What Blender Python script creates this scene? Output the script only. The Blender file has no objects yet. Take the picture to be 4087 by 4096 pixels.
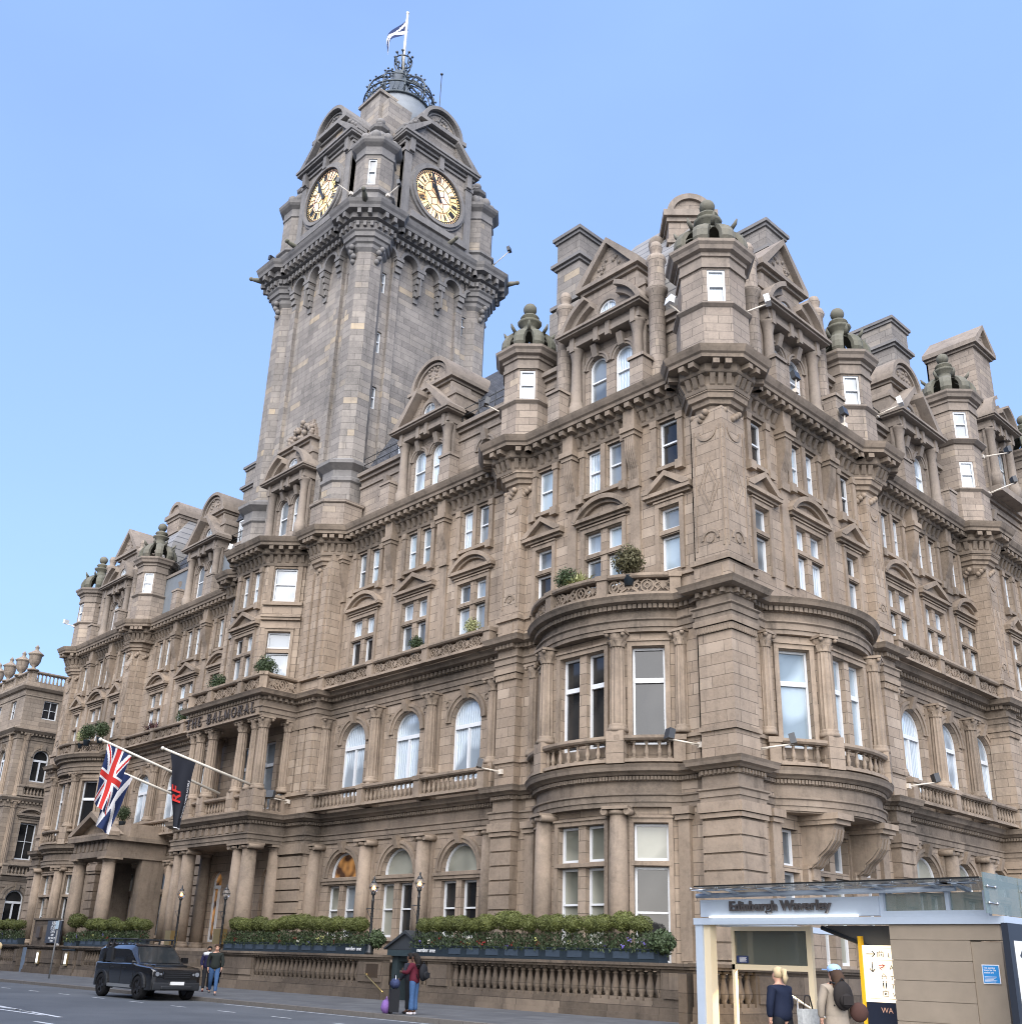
import bpy, bmesh, math, random
from math import sin, cos, pi, radians, sqrt, atan2, hypot
from mathutils import Vector, Matrix
random.seed(7)
SUNS, SUNA, SKYS, EXPO, VEIL0, VEIL1, VEILC = 2.4, 85, .088, 1.74, .5, .8, (1.42, 2.28, 4.75, 1)
S = bpy.context.scene
COL = S.collection
W = bpy.data.worlds.new("World"); S.world = W; W.use_nodes = True

# ------------------------------------------------------------------ materials
class NT:
    def __init__(s, name):
        s.m = bpy.data.materials.new(name); s.m.use_nodes = True
        s.t = s.m.node_tree; s.b = s.t.nodes['Principled BSDF']
    def n(s, typ, ins=None, **kw):
        nd = s.t.nodes.new(typ)
        for k, v in kw.items(): setattr(nd, k, v)
        if ins:
            for k, v in ins.items(): s.put(nd.inputs[k], v)
        return nd
    def put(s, sock, v):
        if isinstance(v, bpy.types.NodeSocket): s.t.links.new(v, sock)
        else:
            try: sock.default_value = v
            except Exception: sock.default_value = (*v, 1) if len(v) == 3 else v
    def math(s, op, a, b=0.5, c=None):
        nd = s.n('ShaderNodeMath', operation=op); s.put(nd.inputs[0], a); s.put(nd.inputs[1], b)
        if c is not None: s.put(nd.inputs[2], c)
        return nd.outputs[0]
    def noise(s, vec, scale, detail=4, rough=.6):
        nd = s.n('ShaderNodeTexNoise', {'Vector': vec, 'Scale': scale, 'Detail': detail, 'Roughness': rough}); return nd.outputs['Fac']
    def mix(s, f, a, b, bt='MIX'):
        nd = s.n('ShaderNodeMix', data_type='RGBA', blend_type=bt)
        s.put(nd.inputs[0], f); s.put(nd.inputs[6], a); s.put(nd.inputs[7], b); return nd.outputs[2]
    def ramp(s, f, stops):
        nd = s.n('ShaderNodeValToRGB', {'Fac': f}); e = nd.color_ramp.elements
        while len(e) < len(stops): e.new(.5)
        for el, (p, c) in zip(e, stops): el.position = p; el.color = (*c, 1) if len(c) == 3 else c
        return nd.outputs['Color']
    def rng(s, f, a, b, c=0., d=1.):
        nd = s.n('ShaderNodeMapRange', {'Value': f, 'From Min': a, 'From Max': b, 'To Min': c, 'To Max': d}); return nd.outputs[0]
    def bump(s, h, strength=.4, dist=.02):
        nd = s.n('ShaderNodeBump', {'Height': h, 'Strength': strength, 'Distance': dist}); s.put(s.b.inputs['Normal'], nd.outputs[0])
    def col(s, c, rough=.6, spec=.3, metal=0):
        s.put(s.b.inputs['Base Color'], c); s.put(s.b.inputs['Roughness'], rough)
        s.put(s.b.inputs['Specular IOR Level'], spec); s.put(s.b.inputs['Metallic'], metal); return s.m

def stone(name, stops, dirt, bw=1.0, bh=.37, brick=True, stain=.5, mortar=.55):
    k = NT(name); g = k.n('ShaderNodeNewGeometry'); P = g.outputs['Position']
    crs = k.n('ShaderNodeVectorMath', operation='CROSS_PRODUCT'); k.put(crs.inputs[0], (0, 0, 1)); k.put(crs.inputs[1], g.outputs['True Normal'])
    dt = k.n('ShaderNodeVectorMath', operation='DOT_PRODUCT'); k.put(dt.inputs[0], crs.outputs[0]); k.put(dt.inputs[1], P)
    sp = k.n('ShaderNodeSeparateXYZ', {0: P})
    cm = k.n('ShaderNodeCombineXYZ', {0: dt.outputs['Value'], 1: sp.outputs['Z'], 2: 0.})
    if brick:
        br = k.n('ShaderNodeTexBrick', {'Vector': cm.outputs[0], 'Color1': (0, 0, 0, 1), 'Color2': (1, 1, 1, 1), 'Mortar': (.5, .5, .5, 1), 'Scale': 1., 'Mortar Size': .011, 'Mortar Smooth': .2, 'Bias': 0., 'Brick Width': bw, 'Row Height': bh}, offset=.5, squash=1.6, squash_frequency=3)
        rnd = br.outputs['Color']; mort = br.outputs['Fac']
    else:
        rnd = k.noise(P, 1.1, 2); mort = 0.
    base = k.ramp(rnd, stops)
    big = k.noise(P, .22, 5, .65); sc = k.n('ShaderNodeVectorMath', operation='MULTIPLY'); k.put(sc.inputs[0], P); k.put(sc.inputs[1], (1.5, 1.5, .16))
    streak = k.noise(sc.outputs[0], 1.2, 5, .7); fine = k.noise(P, 9., 6, .75)
    c = k.mix(k.math('MULTIPLY', k.rng(big, .42, .72), stain), base, dirt)
    c = k.mix(k.rng(k.noise(P, .5, 4, .6), .45, .7, 0., .38), c, tuple(x * q for x, q in zip(stops[len(stops) // 2][1], (.72, .74, .78))))
    c = k.mix(k.math('MULTIPLY', k.rng(streak, .52, .78), stain * .9), c, tuple(x * .55 for x in dirt))
    c = k.mix(k.rng(k.noise(P, 2.6, 5, .7), .5, .8, 0., .45), c, tuple(x * .5 for x in dirt))
    c = k.mix(k.rng(fine, .3, .75, 0., .34), c, tuple(x * 1.5 for x in stops[len(stops) // 2][1]))
    if brick: c = k.mix(k.math('MULTIPLY', mort, mortar), c, tuple(x * .42 for x in dirt))
    k.col(c, .88, .2)
    h = k.math('ADD', k.math('MULTIPLY', fine, .5), k.math('MULTIPLY', k.math('SUBTRACT', 1., mort), .9)) if brick else fine
    k.bump(h, .5, .02); return k.m

M = {}
T1 = [(0, (.185, .142, .105)), (.22, (.252, .196, .146)), (.7, (.30, .238, .182)), (1, (.375, .305, .238))]
M['stone'] = stone('sandstone_ashlar', T1, (.13, .108, .09), bw=1.1, bh=.42, stain=.7, mortar=.8)
M['trim'] = stone('sandstone_trim', [(0, (.185, .144, .108)), (.5, (.27, .213, .162)), (1, (.335, .272, .212))], (.075, .063, .052), brick=False, stain=.95)
M['cornice'] = stone('soot_blackened_cornice', [(0, (.13, .105, .082)), (.5, (.215, .172, .133)), (1, (.29, .237, .186))], (.04, .036, .032), brick=False, stain=1.)
M['attic'] = stone('weathered_sandstone', [(0, (.18, .146, .12)), (.5, (.245, .202, .166)), (.93, (.295, .245, .20)), (1, (.38, .31, .23))], (.10, .092, .086), stain=.85, mortar=.7)
M['attictrim'] = stone('weathered_trim', [(0, (.17, .14, .116)), (.5, (.23, .193, .16)), (1, (.28, .235, .195))], (.085, .078, .074), brick=False, stain=.8)
M['tower'] = stone('sooty_tower_stone', [(0, (.15, .136, .125)), (.45, (.215, .194, .176)), (.8, (.26, .235, .21)), (.93, (.285, .25, .21)), (1, (.42, .33, .215))], (.075, .073, .073), bw=1.2, bh=.44, stain=.85, mortar=.7)
M['towertrim'] = stone('sooty_tower_trim', [(0, (.13, .124, .122)), (.5, (.19, .18, .172)), (1, (.24, .224, .208))], (.075, .077, .084), brick=False, stain=.8)
M['street'] = stone('soot_stained_parapet', [(0, (.085, .068, .052)), (.5, (.13, .103, .079)), (1, (.215, .172, .132))], (.04, .034, .03), bw=1.3, bh=.5, stain=.95)
M['moss'] = stone('mossy_dark_stone', [(0, (.10, .098, .08)), (.5, (.14, .132, .108)), (1, (.18, .168, .135))], (.06, .07, .05), brick=False, stain=.9)
M['nbstone'] = stone('grey_brown_ashlar', [(0, (.18, .145, .115)), (.5, (.25, .205, .162)), (1, (.31, .255, .20))], (.12, .105, .09), stain=.7)

def simple(name, c, rough=.5, spec=.4, metal=0, nz=0., nscale=8., bump=0.):
    k = NT(name)
    if nz or bump:
        f = k.noise(k.n('ShaderNodeNewGeometry').outputs['Position'], nscale, 5)
        cc = k.mix(f, tuple(x * (1 - nz) for x in c), tuple(min(1, x * (1 + nz)) for x in c))
        if bump: k.bump(f, bump, .01)
    else: cc = (*c, 1)
    return k.col(cc, rough, spec, metal)
M['white'] = simple('white_window_paint', (.60, .62, .64), .35, .4, nz=.06)
M['lead'] = simple('lead_sheet', (.15, .168, .185), .55, .4, .1, nz=.25, nscale=1.5)
def slate():
    k = NT('slate_tiles'); P = k.n('ShaderNodeNewGeometry').outputs['Position']; s = k.n('ShaderNodeSeparateXYZ', {0: P})
    cm = k.n('ShaderNodeCombineXYZ', {0: k.math('ADD', s.outputs[0], s.outputs[1]), 1: s.outputs[2], 2: 0.})
    b = k.n('ShaderNodeTexBrick', {'Vector': cm.outputs[0], 'Color1': (.035, .04, .052, 1), 'Color2': (.07, .076, .09, 1), 'Mortar': (.012, .013, .016, 1), 'Scale': 1., 'Mortar Size': .015, 'Brick Width': .3, 'Row Height': .22})
    k.col(b.outputs['Color'], .55, .4); k.bump(b.outputs['Fac'], -.5, .02); return k.m
M['slate'] = slate()
def banded():
    k = NT('banded_lead_roof'); P = k.n('ShaderNodeNewGeometry').outputs['Position']; s = k.n('ShaderNodeSeparateXYZ', {0: P})
    w = k.math('FRACT', k.math('MULTIPLY', s.outputs[2], 1.55)); f = k.noise(P, 1.3, 4)
    c = k.mix(f, (.15, .145, .14), (.27, .262, .25)); c = k.mix(k.math('GREATER_THAN', w, .88), c, (.07, .07, .072))
    k.col(c, .55, .4); k.bump(w, .6, .08); return k.m
M['banded'] = banded()
M['iron'] = simple('black_ironwork', (.018, .02, .022), .4, .5)
M['verdi'] = simple('weathered_crown_ironwork', (.06, .075, .085), .5, .5, .3, nz=.3, nscale=4)
M['gilt'] = simple('pale_gilding', (.55, .47, .25), .35, .5, .4, nz=.3)
M['pole'] = simple('cream_pole_paint', (.62, .58, .50), .4, .4, nz=.1)
M['lampblack'] = simple('floodlight_housing', (.03, .034, .04), .45, .5)
M['bracket'] = simple('cream_bracket_paint', (.55, .5, .43), .5, .3, nz=.2)
def pane(name, c1, c2, folds=0., rough=.04, spec=.5, coat=.6):
    k = NT(name); P = k.n('ShaderNodeTexCoord').outputs['Object']; oi = k.n('ShaderNodeObjectInfo').outputs['Random']
    s = k.n('ShaderNodeSeparateXYZ', {0: P})
    if folds:
        wv = k.math('SINE', k.math('ADD', k.math('MULTIPLY', s.outputs[0], folds), k.math('MULTIPLY', k.noise(P, 2.), 9.)))
        f = k.rng(wv, -1, 1)
    else: f = k.noise(P, 1.2, 3)
    ad = k.n('ShaderNodeVectorMath', operation='ADD'); k.put(ad.inputs[0], P)
    cb = k.n('ShaderNodeCombineXYZ', {0: k.math('MULTIPLY', oi, 37.), 1: 0., 2: 0.}); k.put(ad.inputs[1], cb.outputs[0])
    wide = k.noise(ad.outputs[0], .55, 1)
    c = k.mix(f, c1, c2)
    c = k.mix(k.rng(wide, .45, .6), c, tuple(x * .62 for x in c1))
    k.col(c, rough, spec); k.put(k.b.inputs['Coat Weight'], coat); k.put(k.b.inputs['Coat Roughness'], .02)
    return k.m
M['curtain'] = pane('glass_over_pale_curtain', (.36, .43, .50), (.62, .70, .76), 40)
M['grey'] = pane('glass_over_grey_blind', (.13, .155, .18), (.24, .27, .29))
M['dark'] = pane('glass_over_dark_room', (.018, .019, .021), (.04, .038, .035), coat=0.)
M['blind'] = pane('glass_over_roller_blind', (.21, .215, .18), (.30, .30, .255), coat=0.)
M['bright'] = pane('glass_over_white_blind', (.34, .38, .42), (.44, .48, .51), 55)
M['skyglass'] = pane('glass_painted_sky_reflection', (.30, .38, .44), (.38, .45, .50))  # pale sky reflection painted into the pane's base colour
def lit_mat():
    k = NT('glass_over_lit_room'); P = k.n('ShaderNodeTexCoord').outputs['Object']; f = k.rng(k.noise(P, 1.4, 1), .38, .7)
    c = k.mix(f, (.03, .014, .008), (.42, .2, .06)); k.put(k.b.inputs['Emission Color'], c); k.put(k.b.inputs['Emission Strength'], .2); return k.col(c, .1, .6)
M['lit'] = lit_mat()
def foliage(name, a, b):
    k = NT(name); oi = k.n('ShaderNodeObjectInfo').outputs['Random']
    f = k.noise(k.n('ShaderNodeNewGeometry').outputs['Position'], 14., 4)
    c = k.mix(f, a, b); c = k.mix(k.math('MULTIPLY', oi, .35), c, tuple(x * .5 for x in a))
    k.put(k.b.inputs['Subsurface Weight'], 0.); return k.col(c, .6, .3)
M['box'] = foliage('clipped_box_leaves', (.04, .05, .012), (.17, .19, .055))
M['leaf'] = foliage('dark_shrub_leaves', (.018, .032, .014), (.075, .105, .045))
M['olive'] = foliage('olive_bronze_leaves', (.05, .045, .02), (.13, .12, .06))
M['limeleaf'] = foliage('striped_grassy_leaves', (.20, .22, .08), (.42, .42, .22))
M['purpleleaf'] = foliage('purple_cordyline_leaves', (.05, .02, .024), (.12, .055, .055))
M['bark'] = simple('thin_bark', (.06, .045, .03), .8, .2, nz=.3)
M['street2'] = simple('dark_step_stone', (.10, .085, .07), .85, .2, nz=.3)
M['planter'] = simple('slate_blue_planter_paint', (.018, .027, .036), .45, .4, nz=.15)
M['planterhi'] = simple('planter_panel_paint', (.04, .056, .078), .45, .4)

# ------------------------------------------------------------------ mesh building
class F:                                            # a flat frame: s along the wall, n out of it, z up
    def __init__(f, o, t, side):
        f.o = o; L = hypot(*t); f.t = (t[0] / L, t[1] / L); f.side = side
        f.nr = (f.t[1] * side, -f.t[0] * side)
    def p(f, s, n, z=None):
        x = f.o[0] + f.t[0] * s + f.nr[0] * n; y = f.o[1] + f.t[1] * s + f.nr[1] * n
        return (x, y) if z is None else (x, y, z)
    def rot(f): return atan2(f.nr[0], -f.nr[1])
    def sub(f, a, b):
        A_, B_ = f.p(*a), f.p(*b); return F(A_, (B_[0] - A_[0], B_[1] - A_[1]), f.side), hypot(B_[0] - A_[0], B_[1] - A_[1])
MX = 31.85
FA = F((0, 0), (-1, 0), -1)
FB = F((0, 0), (0, 1), 1)
FL = F((-2 * MX, .8), (1, 0), 1)
FW = F((0, 0), (1, 0), 1)

class MB:
    def __init__(s): s.v = []; s.f = []; s.sm = set()
    def add(s, vs, fs, smooth=False):
        o = len(s.v); s.v += [tuple(v) for v in vs]
        for f in fs:
            if smooth: s.sm.add(len(s.f))
            s.f.append([i + o for i in f])
        return s
    def box(s, f, s0, s1, n0, n1, z0, z1):
        c = [f.p(a, b, z) for z in (z0, z1) for a, b in ((s0, n0), (s1, n0), (s1, n1), (s0, n1))]
        return s.add(c, [(0, 1, 2, 3), (4, 5, 6, 7), (0, 1, 5, 4), (1, 2, 6, 5), (2, 3, 7, 6), (3, 0, 4, 7)])
    def quad(s, *p): return s.add(p, [tuple(range(len(p)))])
    def extr(s, f, poly, n0, n1):                    # polygon (s, z) pushed from n0 to n1
        k = len(poly); vs = [f.p(a, n0, z) for a, z in poly] + [f.p(a, n1, z) for a, z in poly]
        return s.add(vs, [tuple(range(k)), tuple(range(k, 2 * k))] + [(i, (i + 1) % k, k + (i + 1) % k, k + i) for i in range(k)])
    def extz(s, poly, z0, z1):
        k = len(poly); vs = [(x, y, z0) for x, y in poly] + [(x, y, z1) for x, y in poly]
        return s.add(vs, [tuple(range(k)), tuple(range(k, 2 * k))] + [(i, (i + 1) % k, k + (i + 1) % k, k + i) for i in range(k)])
    def ring(s, f, sc, zc, r0, r1, n0, n1, a0=0., a1=pi, seg=20, ez=1.):   # arch band
        vs = []; k = seg + 1
        for n in (n0, n1):
            for r in (r0, r1):
                for i in range(k):
                    a = a0 + (a1 - a0) * i / seg; vs.append(f.p(sc + r * cos(a), n, zc + r * sin(a) * ez))
        fs = []
        for i in range(seg):
            fs += [(i, i + 1, k + i + 1, k + i), (2 * k + i, 2 * k + i + 1, 3 * k + i + 1, 3 * k + i), (i, i + 1, 2 * k + i + 1, 2 * k + i), (k + i, k + i + 1, 3 * k + i + 1, 3 * k + i)]
        fs += [(0, k, 3 * k, 2 * k), (seg, k + seg, 3 * k + seg, 2 * k + seg)]
        return s.add(vs, fs)
    def lathe(s, x, y, prof, seg=12, a0=0., smooth=True, flute=0., sweep=2 * pi):
        vs = []; fs = []
        for r, z in prof:
            for i in range(seg):
                a = a0 + sweep * i / seg; rr = r * (1 - flute * (i % 2)); vs.append((x + rr * cos(a), y + rr * sin(a), z))
        for j in range(len(prof) - 1):
            for i in range(seg):
                fs.append((j * seg + i, j * seg + (i + 1) % seg, (j + 1) * seg + (i + 1) % seg, (j + 1) * seg + i))
        s.add(vs, fs, smooth)
        o = len(s.v) - len(vs)
        for j in (0, len(prof) - 1):
            if prof[j][0] > .001: s.f.append([o + j * seg + i for i in range(seg)])
        return s
    def tube(s, pts, r, seg=6, smooth=True):
        pts = [Vector(p) for p in pts]; rs = r if isinstance(r, (list, tuple)) else [r] * len(pts)
        vs = []; fs = []
        for i, p in enumerate(pts):
            d = (pts[min(i + 1, len(pts) - 1)] - pts[max(i - 1, 0)]).normalized()
            u = d.cross(Vector((0, 0, 1)) if abs(d.z) < .95 else Vector((1, 0, 0))).normalized(); w = d.cross(u)
            for k in range(seg):
                a = 2 * pi * k / seg; vs.append(p + (u * cos(a) + w * sin(a)) * rs[i])
        for i in range(len(pts) - 1):
            for k in range(seg): fs.append((i * seg + k, i * seg + (k + 1) % seg, (i + 1) * seg + (k + 1) % seg, (i + 1) * seg + k))
        s.add(vs, fs, smooth); o = len(s.v) - len(vs)
        s.f.append([o + k for k in range(seg)]); s.f.append([o + (len(pts) - 1) * seg + k for k in range(seg)]); return s
    def sphere(s, c, r, seg=12, rg=8, sz=1., sx=1., sy=1.):
        pr = [(max(1e-4, sin(pi * j / rg)), -cos(pi * j / rg)) for j in range(rg + 1)]
        vs = [(c[0] + a * r * sx * cos(2 * pi * i / seg), c[1] + a * r * sy * sin(2 * pi * i / seg), c[2] + b * r * sz) for a, b in pr for i in range(seg)]
        return s.add(vs, [(j * seg + i, j * seg + (i + 1) % seg, (j + 1) * seg + (i + 1) % seg, (j + 1) * seg + i) for j in range(rg) for i in range(seg)], True)
    def sweep(s, path, prof, side, closed=False, caps=True):
        n = len(path); k = len(prof); vs = []; fs = []
        nm = []
        for i in range(n if closed else n - 1):
            a, b = path[i], path[(i + 1) % n]; L = hypot(b[0] - a[0], b[1] - a[1]) or 1e-6
            nm.append(((b[1] - a[1]) / L * side, -(b[0] - a[0]) / L * side))
        for i in range(n):
            if closed: a, b = nm[i - 1], nm[i]
            else: a, b = nm[max(i - 1, 0)], nm[min(i, n - 2)]
            d = 1 + a[0] * b[0] + a[1] * b[1]; d = max(d, .3); m = ((a[0] + b[0]) / d, (a[1] + b[1]) / d)
            for o, z in prof: vs.append((path[i][0] + m[0] * o, path[i][1] + m[1] * o, z))
        for i in range(n if closed else n - 1):
            j = (i + 1) % n
            for q in range(k - 1): fs.append((i * k + q, i * k + q + 1, j * k + q + 1, j * k + q))
        if caps and not closed: fs += [tuple(range(k)), tuple(range((n - 1) * k, n * k))]
        return s.add(vs, fs)
    def along(s, path, side, gap, w, o0, o1, z0, z1, o1t=None):     # little blocks set along a path
        for i in range(len(path) - 1):
            f = F(path[i], (path[i + 1][0] - path[i][0], path[i + 1][1] - path[i][1]), side)
            L = hypot(path[i + 1][0] - path[i][0], path[i + 1][1] - path[i][1])
            k = (max(1, int(L / gap)) if L > 1.3 else max(1, round(L / gap * 1.35))) if L > w * 1.2 else 0
            for j in range(k):
                c = L * (j + .5) / k
                if o1t is None: s.box(f, c - w / 2, c + w / 2, o0, o1, z0, z1)
                else: s.extr_side(f, c - w / 2, c + w / 2, [(o0, z0), (o1, z0 + (z1 - z0) * .15), (o1t, z1), (o0, z1)])
        return s
    def extr_side(s, f, s0, s1, poly):               # polygon (n, z) pushed along s
        k = len(poly); vs = [f.p(s0, a, z) for a, z in poly] + [f.p(s1, a, z) for a, z in poly]
        return s.add(vs, [tuple(range(k)), tuple(range(k, 2 * k))] + [(i, (i + 1) % k, k + (i + 1) % k, k + i) for i in range(k)])
    def mesh(s, name, mat):
        me = bpy.data.meshes.new(name); me.from_pydata(s.v, [], s.f)
        bm = bmesh.new(); bm.from_mesh(me); bmesh.ops.recalc_face_normals(bm, faces=bm.faces)
        if getattr(s, 'bev', 0): bmesh.ops.remove_doubles(bm, verts=bm.verts, dist=1e-4); bmesh.ops.bevel(bm, geom=[e for e in bm.edges if len(e.link_faces) == 2 and e.calc_face_angle(0) > .3], offset=s.bev, segments=3, affect='EDGES', profile=.6, clamp_overlap=True); [setattr(q, 'smooth', True) for q in bm.faces]
        bm.to_mesh(me); bm.free()
        for i in s.sm: me.polygons[i].use_smooth = True
        for i, q in getattr(s, 'mi', {}).items(): me.polygons[i].material_index = q
        for m in (mat if isinstance(mat, (list, tuple)) else [mat]): me.materials.append(m)
        return me
    def merge(s, o, slot=1):                         # take another builder's faces in under a material slot of its own
        k, q = len(s.v), len(s.f); s.v += o.v; s.sm |= {i + q for i in o.sm}
        if not hasattr(s, 'mi'): s.mi = {}
        for i, f in enumerate(o.f): s.f.append([j + k for j in f]); s.mi[q + i] = slot
        return s
    def build(s, name, mat, parent=None, **kw):
        return obj(name, s.mesh(name, mat), parent, **kw)

def obj(name, data, parent=None, loc=(0, 0, 0), rz=0., label=None, cat=None, group=None, kind=None, scale=None):
    o = bpy.data.objects.new(name, data); COL.objects.link(o); o.location = loc; o.rotation_euler = (0, 0, rz)
    if parent: o.parent = parent
    if scale: o.scale = scale
    for k, v in (('label', label), ('category', cat), ('group', group), ('kind', kind)):
        if v: o[k] = v
    return o
def thing(name, label, cat, loc=(0, 0, 0), rz=0., group=None): return obj(name, None, None, loc, rz, label, cat, group)

def wall(mb, f, s0, s1, z0, z1, n, ops=(), dep=.3, ret=.8):
    ss = sorted({s0, s1} | {o[0] + q * o[1] / 2 for o in ops for q in (-1, 1)})
    top = lambda o: o[3] + (o[1] / 2 if o[4] else 0)
    zs = sorted({z0, z1} | {o[2] for o in ops} | {top(o) for o in ops})
    for a, b in zip(ss, ss[1:]):
        if b - a < 1e-4: continue
        run = None
        for c, d in zip(zs, zs[1:]):
            m, q = (a + b) / 2, (c + d) / 2
            hole = any(abs(m - o[0]) < o[1] / 2 and o[2] < q < top(o) for o in ops)
            if not hole: mb.quad(f.p(a, n, c), f.p(b, n, c), f.p(b, n, d), f.p(a, n, d))
    for o in ops:
        l, r, zb, zt = o[0] - o[1] / 2, o[0] + o[1] / 2, o[2], o[3]
        line = [(l, zb), (l, zt)]
        if o[4]:
            R = o[1] / 2; N = 16; arc = [(o[0] - R * cos(pi * i / N), zt + R * sin(pi * i / N)) for i in range(N + 1)]
            for i in range(N):
                cx = l if i < N // 2 else r
                mb.quad(f.p(cx, n, zt + R), f.p(arc[i][0], n, arc[i][1]), f.p(arc[i + 1][0], n, arc[i + 1][1]))
            line += arc[1:]
        else: line += [(r, zt)]
        line += [(r, zb), (l, zb)]
        for p, q in zip(line, line[1:]):
            mb.quad(f.p(p[0], n, p[1]), f.p(q[0], n, q[1]), f.p(q[0], n - dep, q[1]), f.p(p[0], n - dep, p[1]))
    for a in (s0, s1):
        if ret: mb.quad(f.p(a, n, z0), f.p(a, n - ret, z0), f.p(a, n - ret, z1), f.p(a, n, z1))

# windows: shared meshes, local x across, local -y out of the wall, z up from the sill
WC = {}
WN = {'sash': 'sash_window', 'case': 'casement_window', 'cross': 'paned_window', 'arch': 'arched_window', 'archsash': 'attic_window', 'lunette': 'fanlight', 'round': 'oculus_window'}
def win_mesh(kind, w, h):
    key = (kind, round(w, 2), round(h, 2))
    if key in WC: return WC[key]
    m = MB(); p = MB(); t = .085; d0, d1 = -.05, .05; b = lambda x0, x1, z0, z1, e=0.: m.box(FW, x0, x1, d0 + e, d1 + .03 + e, z0, z1)
    hw = w / 2; R = hw
    def fr(zt):
        b(-hw, -hw + t, 0, zt); b(hw - t, hw, 0, zt); b(-hw + t, hw - t, 0, t * 1.3)
    def pq(zt): p.quad((-hw + .02, 0, .02), (hw - .02, 0, .02), (hw - .02, 0, zt), (-hw + .02, 0, zt))
    if kind in ('sash', 'case', 'cross'):
        fr(h); b(-hw + t, hw - t, h - t, h); pq(h)
        if kind == 'sash': b(-hw + t, hw - t, h * .52 - .035, h * .52 + .035, .02)
        if kind == 'cross': b(-.02, .02, t, h - t); b(-hw + t, hw - t, h / 2 - .02, h / 2 + .02, .01)
        if kind == 'case' and h > 2.5: b(-hw + t, hw - t, h * .66 - .09, h * .66 + .09, .03)
    elif kind in ('arch', 'archsash'):                # h = spring height
        fr(h); m.ring(FW, 0, h, R - t, R, d0, d1 + .03, seg=18)
        p.add([(-hw + .02, 0, .02), (hw - .02, 0, .02)] + [((R - .02) * cos(pi * i / 16), 0, h + (R - .02) * sin(pi * i / 16)) for i in range(17)], [tuple(range(19))])
        if kind == 'arch': b(-hw + t, hw - t, h - .32, h - .14, .04); b(-.06, .06, t, h - .32, .02)
        else: b(-hw + t, hw - t, h * .62 - .035, h * .62 + .035, .02)
    elif kind == 'lunette':
        b(-hw, hw, -.02, .1); m.ring(FW, 0, .1, R - t - .02, R, d0, d1 + .03, seg=18)
        p.add([((R - .02) * cos(pi * i / 16), 0, .08 + (R - .02) * sin(pi * i / 16)) for i in range(17)], [tuple(range(17))])
    elif kind == 'round':
        m.ring(FW, 0, 0, R - t, R, d0, d1 + .03, 0, 2 * pi, 20); b(-.025, .025, -R + t, R - t); b(-R + t, R - t, -.025, .025, .01)
        p.add([((R - .02) * cos(2 * pi * i / 20), 0, (R - .02) * sin(2 * pi * i / 20)) for i in range(20)], [tuple(range(20))])
    WC[key] = (m.mesh(WN[kind], M['white']), p.mesh('pane', M['curtain'])); return WC[key]
random.seed(11)
PAN = ['curtain'] * 5 + ['skyglass'] * 3 + ['grey'] * 3 + ['dark'] * 2
def win(par, f, s, z, n, w, h, kind='sash', pm=None):
    a, b = win_mesh(kind, w, h)
    o = obj(WN[kind], a, par, f.p(s, n, z), f.rot())
    q = obj('pane', b, o); q.material_slots[0].link = 'OBJECT'; q.material_slots[0].material = M[pm or random.choice(PAN)]
    return o
# ------------------------------------------------------------------ the hotel
H = thing('hotel', 'long brown sandstone hotel with bow windows, corner turrets and dark carved cornices', 'hotel', (0, 0, 0))
BOWC, BOWR = (5.95, -3.42), 4.97
def bow(r=BOWR, a0=-47.3, a1=47.3, k=22):
    return [(BOWC[0] + r * sin(radians(a0 + (a1 - a0) * i / k)), BOWC[1] + r * cos(radians(a0 + (a1 - a0) * i / k))) for i in range(k + 1)]
def oct_pts(c, a, n=8): return [(c[0] + a / cos(pi / 8) * cos(pi / 8 + i * pi / 4), c[1] + a / cos(pi / 8) * sin(pi / 8 + i * pi / 4)) for i in range(8)]
low_pav = [(-.35, .35), (1.1, .35), (1.1, 0)] + bow() + [(10.6, 0), (10.6, .35), (11.75, .35), (11.75, -.7)]
up_pav = [(.02, .65), (.98, .65), (1.65, 0), (10.25, 0), (10.92, .65), (11.88, .65), (12.6, 0), (12.6, -.7)]
def octa(c, n0=-.5, a=1.15): h = a * .4142; return [(c - a, n0 + h), (c - h, n0 + a), (c + h, n0 + a), (c + a, n0 + h)]
def mirror(l): return [(2 * MX - s, n - .8) for s, n in reversed(l)]
PORT = [(27.85, .2), (27.85, 2.3), (2 * MX - 27.85, 2.3), (2 * MX - 27.85, -.5)]
low_A = low_pav + [(25.9, -.7), (25.9, .2)] + PORT + [(37.8, -.5), (37.8, -1.5)] + mirror(low_pav)
ORI = [(28.65, .1), (30.25, 1.7), (33.45, 1.7), (35.05, .1)]
up_A = up_pav + [(25.3, -.7)] + [(25.85, .0), (26.4, .55), (27.5, .55), (28.1, -.05)] + [(28.6, -.05)] + ORI + [(36.2, -.3), (36.7, .1), (37.5, .1), (38.1, -.5), (38.1, -1.5)] + mirror(up_pav)
pav2 = [(23.2, -.7), (23.2, .35), (24.4, .35), (24.4, 0), (33, 0), (33, -.7), (60, -.7)]
low_B = low_pav + pav2
up_B = up_pav + [(22.4, -.7), (22.5, 0), (23.2, .65), (24.2, .65), (24.9, 0), (33, 0), (33.5, .6), (34.5, .6), (35, 0), (60, 0)]
def full(a, b): return [FA.p(*q) for q in reversed(a)] + [FB.p(*q) for q in b[(1 if a[0] == (-.35, .35) else 0):]]
PL, PU = full(low_A, low_B), full(up_A, up_B)
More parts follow.
